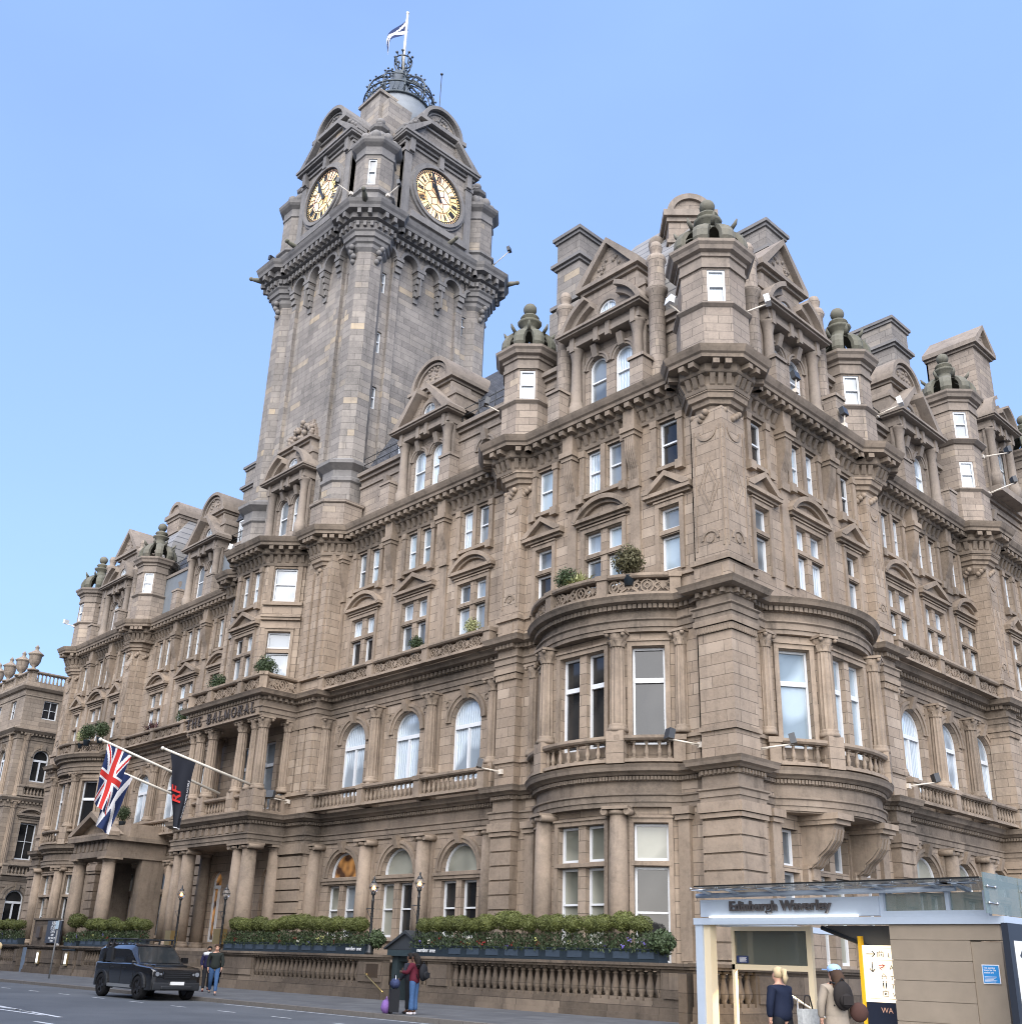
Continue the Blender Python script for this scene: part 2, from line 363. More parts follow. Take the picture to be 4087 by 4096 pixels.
G_PROF = [(-.3, 6.95), (.08, 6.95), (.08, 7.12), (.12, 7.12), (.12, 7.32), (.18, 7.36), (.18, 7.42), (.02, 7.45), (.02, 7.85), (.1, 7.87), (.1, 8.03), (.22, 8.05), (.3, 8.12), (.42, 8.18), (.45, 8.3), (.5, 8.4), (-.3, 8.46)]
F_PROF = [(-.3, 13.45), (.08, 13.45), (.08, 13.62), (.13, 13.62), (.13, 13.85), (.2, 13.9), (.2, 13.95), (.02, 13.98), (.02, 14.28), (.08, 14.3), (.08, 14.5), (.28, 14.5), (.45, 14.56), (.5, 14.68), (.56, 14.78), (-.3, 14.86)]
M_PROF = [(-.3, 22.62), (.1, 22.62), (.14, 22.75), (.06, 22.78), (.06, 23.22), (.3, 23.28), (.34, 23.34), (.34, 23.64), (.78, 23.66), (.8, 23.8), (.88, 23.86), (.96, 24.02), (1.0, 24.12), (-.8, 24.22)]
m = MB().sweep(PL, G_PROF, 1).along(PL, 1, .17, .09, .1, .19, 7.89, 8.02); m.build('ground_cornice', M['cornice'], H)
m = MB().sweep(PL, F_PROF, 1).along(PL, 1, .3, .15, .08, .26, 14.32, 14.49); m.build('first_floor_cornice', M['cornice'], H)
m = MB().sweep(PU, M_PROF, 1).along(PU, 1, .52, .25, .33, .74, 23.42, 23.63).along(PU, 1, .45, .2, .05, .12, 22.8, 23.24, .3); m.build('main_cornice', M['cornice'], H)

wl = MB(); tr = MB()                                 # ashlar walls / projecting trim of the street fronts
from contextlib import contextmanager
@contextmanager
def own(var, name, mat, par=None):                   # a part gathered in a mesh of its own
    g = globals(); old = g[var]; g[var] = MB(); yield
    if g[var].f: g[var].build(name, M[mat], par or H)
    g[var] = old
@contextmanager
def both(v1, v2, name, m1, m2, par=None):            # ashlar and its mouldings as one part
    g = globals(); o1, o2 = g[v1], g[v2]; g[v1], g[v2] = MB(), MB(); yield
    g[v1].merge(g[v2]).build(name, [M[m1], M[m2]], par or H); g[v1], g[v2] = o1, o2
at = MB(); att = MB()                                # attic walls / trim
def frame_mould(f, l, r, z0, z1, n, w=.2, d=.09):
    tr.box(f, l - w, l, n, n + d, z0, z1); tr.box(f, r, r + w, n, n + d, z0, z1)
    tr.box(f, l - w, r + w, n, n + d + .004, z1, z1 + w); tr.box(f, l - w - .03, r + w + .03, n, n + d + .06, z1 + w, z1 + w + .07)
def ped_tri(b, f, s, hw, z, h, n, d=.3, t=.2):
    b.box(f, s - hw, s + hw, n, n + d, z - .16, z); b.box(f, s - hw + .1, s + hw - .1, n, n + d * .55, z - .28, z - .162)
    for q in (-1, 1):
        b.extr(f, [(s + q * hw, z + .002), (s + q * hw, z + .1), (s, z + h), (s, z + h - t * 1.15), (s + q * (hw - t * 1.7), z + .002)], n, n + d + .03)
    b.extr(f, [(s - hw + .3, z + .004), (s, z + h - t), (s + hw - .3, z + .004)], n - .02, n + d * .3)
def ped_seg(b, f, s, hw, z, h, n, d=.3, t=.2):
    b.box(f, s - hw, s + hw, n, n + d, z - .16, z); b.box(f, s - hw + .1, s + hw - .1, n, n + d * .55, z - .28, z - .162)
    R = (hw * hw + h * h) / (2 * h); a = math.asin(min(1, hw / R))
    b.ring(f, s, z + h - R, R - t, R, n, n + d + .02, pi / 2 - a, pi / 2 + a, 18); b.ring(f, s, z + h - R, R - t * 1.7, R - t, n, n + d * .5, pi / 2 - a * .93, pi / 2 + a * .93, 18)
def bay_up(f, s, n, kind, ped):
    ops = []; k = kind == 'D'
    lw, lo = (.86, .6) if k else (1.0, 0)
    for q in ((-1, 1) if k else (0,)):
        for z0, z1 in ((16.0, 17.45), (17.7, 18.65)):
            ops.append((s + q * lo, lw, z0, z1, 0)); win(H, f, s + q * lo, z0, n - .26, lw, z1 - z0, 'case')
        w3 = .8 if k else .98
        ops.append((s + q * lo * .97, w3, 20.42, 22.5, 0)); win(H, f, s + q * lo * .97, 20.42, n - .26, w3, 2.08, 'sash')
    hw = lo + lw / 2
    with own('tr', 'window_surround', 'trim'): frame_mould(f, s - hw, s + hw, 15.9, 18.68, n); tr.box(f, s - hw - .1, s + hw + .1, n, n + .05, 17.5, 17.66)
    with own('tr', 'pediment', 'trim'): (ped_seg if ped == 'seg' else ped_tri)(tr, f, s, 1.55 if k else 1.18, 19.3, .82, n, .32)
    with own('tr', 'upper_window_surround', 'trim'): upper_surround(f, s, n, hw, k)
    return ops
def upper_surround(f, s, n, hw, k):
    tr.box(f, s - hw - .28, s + hw + .28, n, n + .2, 20.24, 20.4)
    for q in (-1, 1):
        tr.box(f, s + q * (hw + .16) - .13, s + q * (hw + .16) + .13, n, n + .12, 20.405, 22.3); tr.box(f, s + q * (hw + .16) - .18, s + q * (hw + .16) + .18, n, n + .26, 20.06, 20.44)
        tr.box(f, s + q * (hw + .16) - .17, s + q * (hw + .16) + .17, n, n + .17, 22.3, 22.6)
    if k: tr.box(f, s - .13, s + .13, n - .1, n + .1, 20.405, 22.6)
def strip(f, s, n):
    with own('tr', 'console_pilaster', 'trim'): strip_(f, s, n)
def strip_(f, s, n):
    tr.box(f, s - .25, s + .25, n, n + .1, 15.8, 19.95); tr.box(f, s - .3, s + .3, n, n + .2, 19.95, 20.3)
    for j in range(5):
        c = s - .2 + j * .1; tr.extr_side(f, c - .04, c + .04, [(n, 20.3), (n + .12, 20.3), (n + .16, 20.8), (n + .3, 21.15), (n + .42, 21.6), (n + .46, 22.2), (n, 22.2)])
    tr.extr_side(f, s - .26, s + .26, [(n, 20.3), (n + .1, 20.3), (n + .14, 20.82), (n + .27, 21.2), (n + .39, 21.65), (n + .43, 22.2), (n, 22.2)])
    tr.box(f, s - .33, s + .33, n, n + .5, 22.2, 22.38); tr.box(f, s - .4, s + .4, n, n + .58, 22.38, 22.62); tr.box(f, s - .3, s + .3, n + .02, n + .45, 22.62, 23.4)
def arch_trim(b, f, s, r, zs, n, t=.34, key=True):
    b.ring(f, s, zs, r, r + t * .55, n, n + .07, seg=22); b.ring(f, s, zs, r + t * .55, r + t, n, n + .13, seg=22)
    if key: b.extr_side(f, s - .16, s + .16, [(n, zs + r - .05), (n + .2, zs + r - .05), (n + .3, zs + r + .25), (n + .38, zs + r + .5), (n, zs + r + .52)])
def MB_arch(f, s, r, zs, n, t):
    b = MB(); arch_trim(b, f, s, r, zs, n, t); b.build('archivolt', M['trim'], H)
CC = {}
def column(par, f, s, n, z0, z1, r, kind='corinth', name='column'):
    h = z1 - z0; key = (kind, round(h, 2), r)
    if key not in CC:
        b = MB(); ch = .6 if kind == 'corinth' else .3
        b.lathe(0, 0, [(r * 1.3, 0), (r * 1.3, .1), (r * 1.22, .16), (r * 1.12, .2), (r * 1.18, .26), (r, .3)], 20)
        b.lathe(0, 0, [(r, .3), (r * .99, h * .4), (r * .86, h - ch)], 24 if kind == 'corinth' else 20, flute=.13 if kind == 'corinth' else 0., smooth=kind != 'corinth')
        if kind == 'corinth':
            b.lathe(0, 0, [(r * .95, h - ch), (r * .88, h - ch + .05), (r * 1.05, h - .3), (r * 1.3, h - .12)], 16)
            b.lathe(0, 0, [(r * .9, h - ch + .02), (r * 1.02, h - ch + .12), (r * 1.22, h - ch + .24), (r * 1.0, h - ch + .27)], 16, .1, False, .2)
            b.lathe(0, 0, [(r * .95, h - ch + .24), (r * 1.1, h - ch + .36), (r * 1.36, h - ch + .47), (r * 1.1, h - ch + .5)], 16, .3, False, .2)
            for i in range(4):
                a = pi / 4 + i * pi / 2; b.sphere((r * 1.5 * cos(a), r * 1.5 * sin(a), h - .16), .09, 8, 6)
            b.box(FW, -r * 1.38, r * 1.38, -r * 1.38, r * 1.38, h - .1, h)
        elif kind == 'ionic':
            b.lathe(0, 0, [(r * .86, h - ch), (r * 1.1, h - ch + .05), (r * 1.1, h - .14)], 16)
            for q in (-1, 1): b.tube([(q * r * 1.2, -r * 1.02, h - .19), (q * r * 1.2, r * 1.02, h - .19)], .125, 12)
            b.box(FW, -r * 1.35, r * 1.35, -r * 1.2, r * 1.2, h - .11, h)
        else:
            b.lathe(0, 0, [(r * .86, h - ch), (r * .95, h - ch + .03), (r * .9, h - .22), (r * 1.15, h - .13)], 16); b.box(FW, -r * 1.3, r * 1.3, -r * 1.3, r * 1.3, h - .12, h)
        CC[key] = b.mesh(name, M['trim'])
    return obj(name, CC[key], par, f.p(s, n, z0), f.rot())
BC = {}
def baluster_mesh(h, r, mat):
    key = (round(h, 2), r, mat)
    if key not in BC:
        b = MB(); b.box(FW, -r, r, -r, r, 0, h * .1)
        b.lathe(0, 0, [(r * .8, h * .1), (r * .55, h * .16), (r * .95, h * .26), (r * 1.05, h * .36), (r * .8, h * .52), (r * .5, h * .74), (r * .48, h * .8), (r * .75, h * .83), (r * .5, h * .86), (r * .7, h * .92)], 10)
        b.box(FW, -r * .9, r * .9, -r * .9, r * .9, h * .92, h); BC[key] = b.mesh('baluster', M[mat])
    return BC[key]
def balustrade(par, path, side, z0, z1, gap=.36, mat='trim', peds=True, r=.1, fret=False, name='balustrade', cw=.24, pedw=.42):
    b = MB(); w = cw; c = .17
    b.sweep(path, [(-w, z1 - c), (-w * .8, z1 - c), (-w, z1 - c * .6), (-w, z1), (w, z1), (w, z1 - c * .6), (w * .75, z1 - c), (-w, z1 - c)], side)
    b.sweep(path, [(-w * .8, z0), (w * .85, z0), (w * .8, z0 + .12), (-w * .8, z0 + .12), (-w * .8, z0)], side)
    o = None; pos = []
    for i, p in enumerate(path):
        if peds is True or i in peds:
            q = path[min(i + 1, len(path) - 1)]; a = path[max(i - 1, 0)]; f = F(p, (q[0] - a[0], q[1] - a[1]), side)
            b.box(f, -pedw / 2, pedw / 2, -w * .9, w * .93, z0 + .003, z1 - .05); b.box(f, -pedw / 2 - .04, pedw / 2 + .04, -w - .03, w + .04, z1 - c + .002, z1 + .03)
    h = z1 - z0 - c - .12
    for i in range(len(path) - 1):
        p, q = path[i], path[i + 1]; L = hypot(q[0] - p[0], q[1] - p[1]); f = F(p, (q[0] - p[0], q[1] - p[1]), side)
        a0 = pedw / 2 if (peds is True or i in peds) else 0; a1 = pedw / 2 if (peds is True or i + 1 in peds) else 0
        LL = L - a0 - a1; k = max(1, round(LL / gap))
        for j in range(k): pos.append((f, a0 + LL * (j + .5) / k, LL / k))
    if fret:
        zc = z0 + .12 + h / 2
        for j, (f, s, gp) in enumerate(pos):
            R = min(gp * .5, h * .5)
            if j % 2: 
                b.ring(f, s, zc, R * .95 - .06, R * .95, -.06, .06, 0, 2 * pi, 16, h * .5 / R); b.ring(f, s, zc, R * .28, R * .42, -.06, .06, 0, 2 * pi, 10)
                for q in (-1, 1): b.box(f, s - .025, s + .025, -.05, .05, zc + q * R * .68 - R * .3, zc + q * R * .68 + R * .3)
            else:
                for q in (-1, 1):
                    for u in (-1, 1): b.extr(f, [(s + q * gp * .55, zc + u * h * .5), (s + q * gp * .55, zc + u * (h * .5 - .1)), (s + q * .03, zc - u * .05), (s + q * .03, zc + u * .06)], -.05, .05)
                b.extr(f, [(s - .13, zc), (s, zc + .17), (s + .13, zc), (s, zc - .17)], -.06, .07)
                for q in (-1, 1): b.ring(f, s + q * gp * .42, zc, .07, .13, -.05, .05, 0, 2 * pi, 10)
    o = b.build(name, M[mat], par)
    if not fret:
        me = baluster_mesh(h, r, mat)
        for f, s, g_ in pos: obj('baluster', me, o, f.p(s, 0, z0 + .12), f.rot())
    return o

def pier(f, s0, s1, n, low=True, x0=0.):
    with both('wl', 'tr', 'pier', 'stone', 'trim'): pier_(f, s0, s1, n, low)
def pier_(f, s0, s1, n, low=True, x0=0.):
    nn = n
    if low:
        z = 1.9; tr.box(f, s0 - .06, s1 + .06, n - 1, n + .08, -.6, 1.88)
        while z < 6.3:
            tr.box(f, s0 - .03, s1 + .03, n - 1, n + .07, z + .03, z + .52); z += .56
        wl.box(f, s0, s1, n - 1, n, 1.88, 6.95)
        tr.box(f, s0 - .08, s1 + .08, n - 1, n + .14, 6.42, 6.58); tr.box(f, s0 - .14, s1 + .14, n - 1, n + .2, 6.6, 6.94)
        wl.box(f, s0, s1, n - 1, n, 8.4, 13.46); tr.box(f, s0 - .06, s1 + .06, n - 1, n + .08, 9.4, 9.56)
        tr.box(f, s0 - .05, s1 + .05, n - 1, n + .08, 12.95, 13.2); tr.box(f, s0 - .12, s1 + .12, n - 1, n + .14, 13.22, 13.44)
        for k in range(int((s1 - s0) / .12)): tr.box(f, s0 + .06 + k * .12, s0 + .11 + k * .12, n, n + .1, 12.97, 13.18)
    wl.box(f, s0 - .05, s1 + .05, n - 1, n + .05, 14.8, 15.72); tr.box(f, s0 - .14, s1 + .14, n - 1, n + .16, 15.6, 15.8)
    tr.box(f, s0 + .25, s1 - .25, n, n + .09, 15.0, 15.45)
    wl.box(f, s0, s1, n - 1, n, 15.72, 21.95)
    c = (s0 + s1) / 2; w = (s1 - s0) / 2 - .12
    for l in (-1, 1): tr.box(f, c + l * w - .03, c + l * w + .03, n, n + .035, 16.2, 21.2)
    for zc, hh, ww in ((18.75, 1.15, w * .8), (18.75, .8, w * .52)):
        for u in (-1, 1):
            for q in (-1, 1): tr.extr(f, [(c, zc + u * hh), (c, zc + u * (hh - .16)), (c + q * (ww - .07), zc), (c + q * ww, zc)], n, n + .022)
    tr.ring(f, c, 16.55, w * .5, w * .68, n, n + .045, seg=12); tr.ring(f, c, 16.6, 0.02, w * .3, n, n + .04, 0, 2 * pi, 12)
    tr.ring(f, c, 21.1, w * .55, w * .75, n, n + .045, pi, 2 * pi, 12)
def corbel(c):                                       # stone corbel carrying a turret: rings of an octagon
    b = MB(); k = 1 / cos(pi / 8)
    b.lathe(c[0], c[1], [(.62 * k, 21.7), (.82 * k, 21.95), (.86 * k, 22.1), (.98 * k, 22.14), (1.02 * k, 22.3), (1.14 * k, 22.34), (1.18 * k, 22.52), (1.24 * k, 22.56), (1.2 * k, 22.66)], 8, pi / 8, False)
    for a in (0, pi / 2, pi, -pi / 2, -pi / 4, -3 * pi / 4, pi / 4):
        for j in range(3): b.sphere((c[0] + (.86 + .05 * j) * cos(a + pi / 4 * 0 + .16 * (j - 1)), c[1] + (.86 + .05 * j) * sin(a + .16 * (j - 1)), 21.62 + .12 * j), .14, 7, 5)
    b.build('corbel', M['trim'], H)
def turret(c, a, win_faces, z=24.1, ball=True, two=False, mt=('attic', 'attictrim')):
    k = 1 / cos(pi / 8); dz = z - 24.1; h = MB(); g = MB(); ex = 3.1 if two else 0
    h.lathe(c[0], c[1], [((a + .08) * k, z), ((a + .08) * k, z + 2.2)], 8, pi / 8, False)
    P = oct_pts(c, a); top = z + 4.85 + ex; wins = []
    for i in range(8):
        p, q = P[i], P[(i + 1) % 8]; f = F(p, (q[0] - p[0], q[1] - p[1]), 1); L = hypot(q[0] - p[0], q[1] - p[1]); ang = round(math.degrees(atan2(f.nr[1], f.nr[0]))) % 360
        ops = []
        if ang in win_faces:
            for zz in ((z + 2.4, z + 2.4 + ex) if two else (z + 2.4,)):
                ops.append((L / 2, .72, zz, zz + 1.62, 0)); wins.append((f, L / 2, zz))
        wall(h, f, 0, L, z + 2.2, top, 0, ops, .16, 0)
    h.extz(oct_pts(c, a - .2), z + 2.3, z + 2.4); h.extz(oct_pts(c, a - .2), top - .1, top)
    def band(z0, pr): g.lathe(c[0], c[1], [((a + o) * k, z0 + q) for o, q in pr], 8, pi / 8, False)
    band(z + 2.2, [(-.05, 0), (.1, 0), (.22, .1), (.22, .17), (.0, .25)])
    if two: band(z + 2.2 + ex - .2, [(-.05, 0), (.1, 0), (.22, .1), (.3, .17), (.3, .25), (.0, .4)])
    band(top - .25, [(0, -.5), (.08, -.5), (.08, -.32), (.04, -.3), (.04, .0), (.12, .02), (.12, .18), (.3, .24), (.36, .4), (.46, .5), (.48, .62), (.2, .72)])
    o = h.merge(g).build('turret', [M[mt[0]], M[mt[1]]], H)
    for f, s, zz in wins: win(o, f, s, zz, -.12, .72, 1.62, 'sash', 'bright')
    b = MB(); zt = top + .44
    prof = ((a * 1.06, 0, .62), (a * 1.2, .3, .6), (a * 1.18, .62, .62), (a * 1.05, .95, .72), (a * .8, 1.22, .9), (a * .5, 1.4, 1.0), (.36, 1.5, 1.0))
    for i in range(8):
        t = pi / 8 + i * pi / 4; vs = []
        for r, q, wd in prof:
            for rr, aa in ((r - .2, -1), (r, -.85), (r + .07, -.3), (r + .07, .3), (r, .85), (r - .2, 1)):
                an = t + aa * wd * pi / 8; vs.append((c[0] + max(rr, .05) * cos(an), c[1] + max(rr, .05) * sin(an), zt + q))
        fs = [(k6 * 6 + l, k6 * 6 + (l + 1) % 6, (k6 + 1) * 6 + (l + 1) % 6, (k6 + 1) * 6 + l) for k6 in range(len(prof) - 1) for l in range(6)]
        b.add(vs, fs + [tuple(range(6))]); t += pi / 8
        b.tube([(c[0] + r * cos(t), c[1] + r * sin(t), zt + q) for r, q in ((a * .85, 1.1), (a * 1.05, 1.32), (a * 1.12, 1.5))], [.1, .09, .03], 5)
    b.lathe(c[0], c[1], [(a * .98, zt), (a * .98, zt + .12), (.1, zt + .13)], 8, pi / 8, False)
    b.lathe(c[0], c[1], [(.5, zt + 1.35), (.42, zt + 1.6), (.34, zt + 1.85), (.56, zt + 1.97), (.62, zt + 2.08), (.36, zt + 2.16), (.24, zt + 2.26), (.48, zt + 2.36), (.42, zt + 2.46), (.2, zt + 2.56), (.16, zt + 2.62)], 12)
    if ball: b.sphere((c[0], c[1], zt + 2.9), .34, 12, 8)
    b.build('crown_dome', M['moss'], o); return o

def arc_bay(f, s, n, ground=True, lit=False):        # one bay of the arched front: shop-floor lunette and first-floor arch
    o = [(s, 2.0, 9.2, 11.93, 1), (s, 2.36, 5.3, 5.3, 1), (s - .67, .98, 2.55, 4.9, 0), (s + .67, .98, 2.55, 4.9, 0)]
    win(H, f, s, 9.2, n - .28, 2.0, 2.73, 'arch', 'curtain'); MB_arch(f, s, 1.04, 11.93, n, .34)
    win(H, f, s, 5.22, n - .28, 2.34, 1.2, 'lunette', 'lit' if lit else 'blind'); MB_arch(f, s, 1.2, 5.3, n, .32)
    for q in (-1, 1): win(H, f, s + q * .67, 2.55, n - .28, .98, 2.35, 'sash', random.choice(['blind', 'dark', 'grey']))
    tr.box(f, s - 1.62, s + 1.62, n, n + .1, 4.98, 5.12); tr.box(f, s - 1.66, s + 1.66, n, n + .15, 5.12, 5.26)
    tr.box(f, s - 1.35, s + 1.35, n, n + .15, 2.38, 2.54)
    for q in (-1, 1):
        tr.ring(f, s + q * 1.35, 12.85, .1, .16, n, n + .05, 0, 2 * pi, 10); tr.box(f, s + q * 1.2 - .05, s + q * 1.2 + .05, n, n + .04, 12.35, 12.6)
    return o
def three_bay(*a, **k):
    with both('wl', 'tr', 'arcade_wall', 'stone', 'trim'): three_bay_(*a, **k)
def three_bay_(f, n, cs, ends, peds=('seg', 'tri', 'seg'), lit=None, ground=True):
    s0, s1 = ends; ops = []
    for i, (c, pd) in enumerate(zip(cs, peds)):
        if ground: ops += arc_bay(f, c, n, lit=(lit == i))
        ops += bay_up(f, c, n, 'D', pd)
    wall(wl, f, s0, s1, -.6, 23.3, n, ops, .4, 1.2)
    wl.box(f, s0, s1, n - .05, n + .16, -.6, 1.7); tr.box(f, s0, s1, n, n + .2, 1.7, 1.85)
    tr.box(f, s0, s1, n, n + .1, 15.62, 15.75)
    mids = [cs[0] - 2.18] + [(a + b) / 2 for a, b in zip(cs, cs[1:])] + [cs[-1] + 2.18]
    for i, c in enumerate(mids):
        column(H, f, c, n + .3, 1.85, 6.94, .36, 'ionic'); column(H, f, c, n + .32, 9.62, 13.44, .3)
        tr.box(f, c - .4, c + .4, n, n + .14, 1.85, 6.94); tr.box(f, c - .36, c + .36, n, n + .12, 9.5, 13.44)
        wl.box(f, c - .36, c + .36, n + .1, n + .68, 8.45, 9.63)
        if 0 < i < len(mids) - 1 or i == len(mids) - 1: strip(f, c, n)
    balustrade(H, [f.p(q, n + .75) for q in mids], f.side, 8.5, 9.45, .34, r=.085)
    balustrade(H, [f.p(q, n + .75) for q in mids], f.side, 14.82, 15.68, .48, fret=True)
def pavilion(*a, **k):
    with both('wl', 'tr', 'pavilion_wall', 'stone', 'trim'): pavilion_(*a, **k)
def pavilion_(f, full_bow=True, left=False):
    o = bay_up(f, 2.5, 0, 'N', 'tri') + bay_up(f, 5.95, 0, 'D', 'seg') + bay_up(f, 9.4, 0, 'N', 'tri')
    wall(wl, f, 0, 12.0, 14.8, 23.3, 0, o, .4, 1.4)
    for s in (4.2, 7.7): strip(f, s, 0)
    tr.box(f, 1.2, 2.0, 0, .1, 15.62, 15.75); tr.box(f, 9.9, 10.6, 0, .1, 15.62, 15.75)
    for a, b in ((0, 2.3), (9.6, 12.0)):
        wall(wl, f, a, b, -.6, 14.8, 0, (), .3, 1.4); tr.box(f, a, b, 0, .1, 9.4, 9.54); tr.box(f, a, b, 0, .14, 1.7, 1.86)
    for s in (2.12, 9.78):
        tr.box(f, s - .24, s + .24, 0, .16, 1.86, 6.5); tr.box(f, s - .32, s + .32, 0, .26, 6.5, 6.66); tr.box(f, s - .38, s + .38, 0, .34, 6.68, 6.94)
        tr.box(f, s - .22, s + .22, 0, .14, 9.54, 12.9); column(H, f, s, .05, 9.56, 13.44, .25)
    ang = [-47.3, -21.2, 21.2, 47.3]; pts = [(BOWC[0] + BOWR * sin(radians(a)), BOWC[1] + BOWR * cos(radians(a))) for a in ang]
    for i in range(3):
        g, L = f.sub(pts[i], pts[i + 1]); c = L / 2; ops = []
        ls = ((c - .67, .98), (c + .67, .98)) if i == 1 else ((c, 1.22),)
        for x, w in ls:
            ops.append((x, w, 9.2, 12.9, 0)); win(H, g, x, 9.2, -.3, w, 3.7, 'case', 'skyglass' if f is FB else 'dark')
            if full_bow:
                ops += [(x, w, 1.75 if i != 1 else 2.3, 4.92, 0), (x, w, 5.12, 6.4, 0)]
                win(H, g, x, 5.12, -.3, w, 1.28, 'case', 'blind'); win(H, g, x, 1.75 if i != 1 else 2.3, -.3, w, 3.17 if i != 1 else 2.62, 'sash', 'dark' if i != 1 else 'blind')
        wall(wl, g, 0, L, -.6 if full_bow else 8.4, 14.8, 0, ops, .36, 0)
        hw = ls[-1][0] + ls[-1][1] / 2 - c
        frame_mould(g, c - hw, c + hw, 9.2, 12.92, 0, .18, .1)
        if full_bow: frame_mould(g, c - hw, c + hw, 1.8, 6.42, 0, .16, .1); tr.box(g, c - hw - .1, c + hw + .1, 0, .12, 4.95, 5.09)
        if i < 2:
            a = radians(ang[i + 1]); R = BOWR + .12; q = (BOWC[0] + R * sin(a), BOWC[1] + R * cos(a))
            gg = F(f.p(*q), (f.t[0] * cos(a) - f.nr[0] * sin(a), f.t[1] * cos(a) - f.nr[1] * sin(a)), f.side)
            column(H, gg, 0, 0, 9.62, 13.44, .3); wl.box(gg, -.33, .33, -.2, .36, 8.45, 9.63)
            if full_bow: column(H, gg, 0, 0, 1.85, 6.94, .36, 'ionic')
    mb = bow(BOWR + .2, -46, 46, 18)
    balustrade(H, [f.p(*q) for q in mb], f.side, 8.5, 9.45, .36, peds=(0, 4, 5, 13, 14, 18) if 0 else (0, 5, 13, 18), r=.09)
    if not (f is FB): balustrade(H, [f.p(*q) for q in bow(BOWR + .2, -46, 46, 12)], f.side, 14.82, 15.68, .52, fret=True, peds=(0, 4, 8, 12))
    for zz in ((14.6, 14.82), (8.3, 8.47)) + (() if full_bow else ((6.9, 7.2),)): MB().extz([f.p(*q) for q in bow(BOWR + (.3 if zz[0] > 7 else 0))], *zz).build('balcony_floor', M['trim'], H)
    if not full_bow:
        ops = []
        for x, w in ((3.2, 1.0), (5.28, .98), (6.62, .98), (8.7, 1.0)):
            ops += [(x, w, 1.9, 4.92, 0), (x, w, 5.12, 6.4, 0)]; win(H, f, x, 5.12, -.35, w, 1.28, 'case', 'grey'); win(H, f, x, 1.9, -.35, w, 3.02, 'sash', random.choice(['grey', 'blind']))
        wall(wl, f, 2.3, 9.6, -.6, 8.4, 0, ops, .4, 0); frame_mould(f, 4.75, 7.15, 1.9, 6.42, 0)
        for s in (4.3, 7.6):
            wl.box(f, s - .42, s + .42, 0, .22, -.6, 5.2); b = MB()
            b.extr_side(f, s - .36, s + .36, [(0, 5.1), (.3, 5.1), (.42, 5.2), (.62, 5.5), (.95, 5.75), (1.2, 6.05), (1.3, 6.4), (1.3, 6.56), (0, 6.56)])
            for q in (-.37, .31): 
                b.ring(f, s, 0, 0, 0, 0, 0) if 0 else b.tube([f.p(s + q, .95, 6.2), f.p(s + q + .06, .95, 6.2)], .28, 14); b.tube([f.p(s + q, .42, 5.42), f.p(s + q + .06, .42, 5.42)], .2, 12)
            for q in (-.22, 0, .22): b.extr_side(f, s + q - .06, s + q + .06, [(.3, 5.08), (.46, 5.16), (.68, 5.46), (1.0, 5.7), (1.26, 6.02), (1.36, 6.4), (1.2, 6.4), (.3, 5.3)])
            b.box(f, s - .5, s + .5, 0, 1.5, 6.56, 6.72); b.box(f, s - .55, s + .55, 0, 1.62, 6.72, 6.93); b.box(f, s - .22, s + .22, 0, .32, 4.7, 5.1); b.build('carved_bracket', M['trim'], H)
NA, NL = -.7, -.7
pavilion(FA); pavilion(FB, False); pavilion(FL, False if 0 else True, True)
three_bay(FA, NA, (14.9, 19.25, 23.6), (11.9, 26.2), lit=2)
three_bay(FL, NL, (14.5, 18.85, 23.2), (11.9, 26.0))
three_bay(FB, NA, (14.9, 18.6, 22.3), (11.9, 24.0))
wl.box(FW, -1.1, .35, -1.1, .35, -.6, 1.9)
for f in (FA, FB):
    pier(f, -.346 if f is FB else -.35, 1.1, .35 if f is FA else .346); pier(f, 10.6, 11.75, .35)
pier(FL, -.35, 1.1, .35); pier(FL, 10.6, 11.75, .35)
pier(FB, 23.2, 24.4, .35)
OC = {'c': (-.5, .5)}
for c in (OC['c'], FA.p(11.15, -.5), FB.p(11.15, -.5), FL.p(.5, -.5), FL.p(11.15, -.5), FB.p(23.7, -.5), FA.p(26.95, -.6), FL.p(26.4, -.6)): corbel(c)
turret(OC['c'], 1.3, (315,)); turret(FA.p(11.4, -.6), 1.12, (315,)); turret(FB.p(11.4, -.6), 1.12, (315,))
turret(FL.p(.5, -.6), 1.12, (270,)); turret(FL.p(11.15, -.6), 1.12, (315,)); turret(FB.p(23.8, -.7), 1.25, (315,), two=True)

# far part of the side front
f = FB; o = bay_up(f, 26.7, 0, 'N', 'tri') + bay_up(f, 29.6, 0, 'D', 'seg') + bay_up(f, 32.4, 0, 'N', 'tri')
for s in (26.7, 29.6, 32.4): o += [(s, 1.2, 9.2, 12.2, 1), (s, 1.2, 2.5, 5.6, 1)]; win(H, f, s, 9.2, -.28, 1.2, 3.0, 'arch'); win(H, f, s, 2.5, -.28, 1.2, 3.1, 'arch')
wall(wl, f, 24.2, 60, -.6, 23.3, 0, o); pier(f, 34.0, 35.2, .35)
turret(FB.p(34.2, -.3), 1.7, (315,), 24.1, two=True)

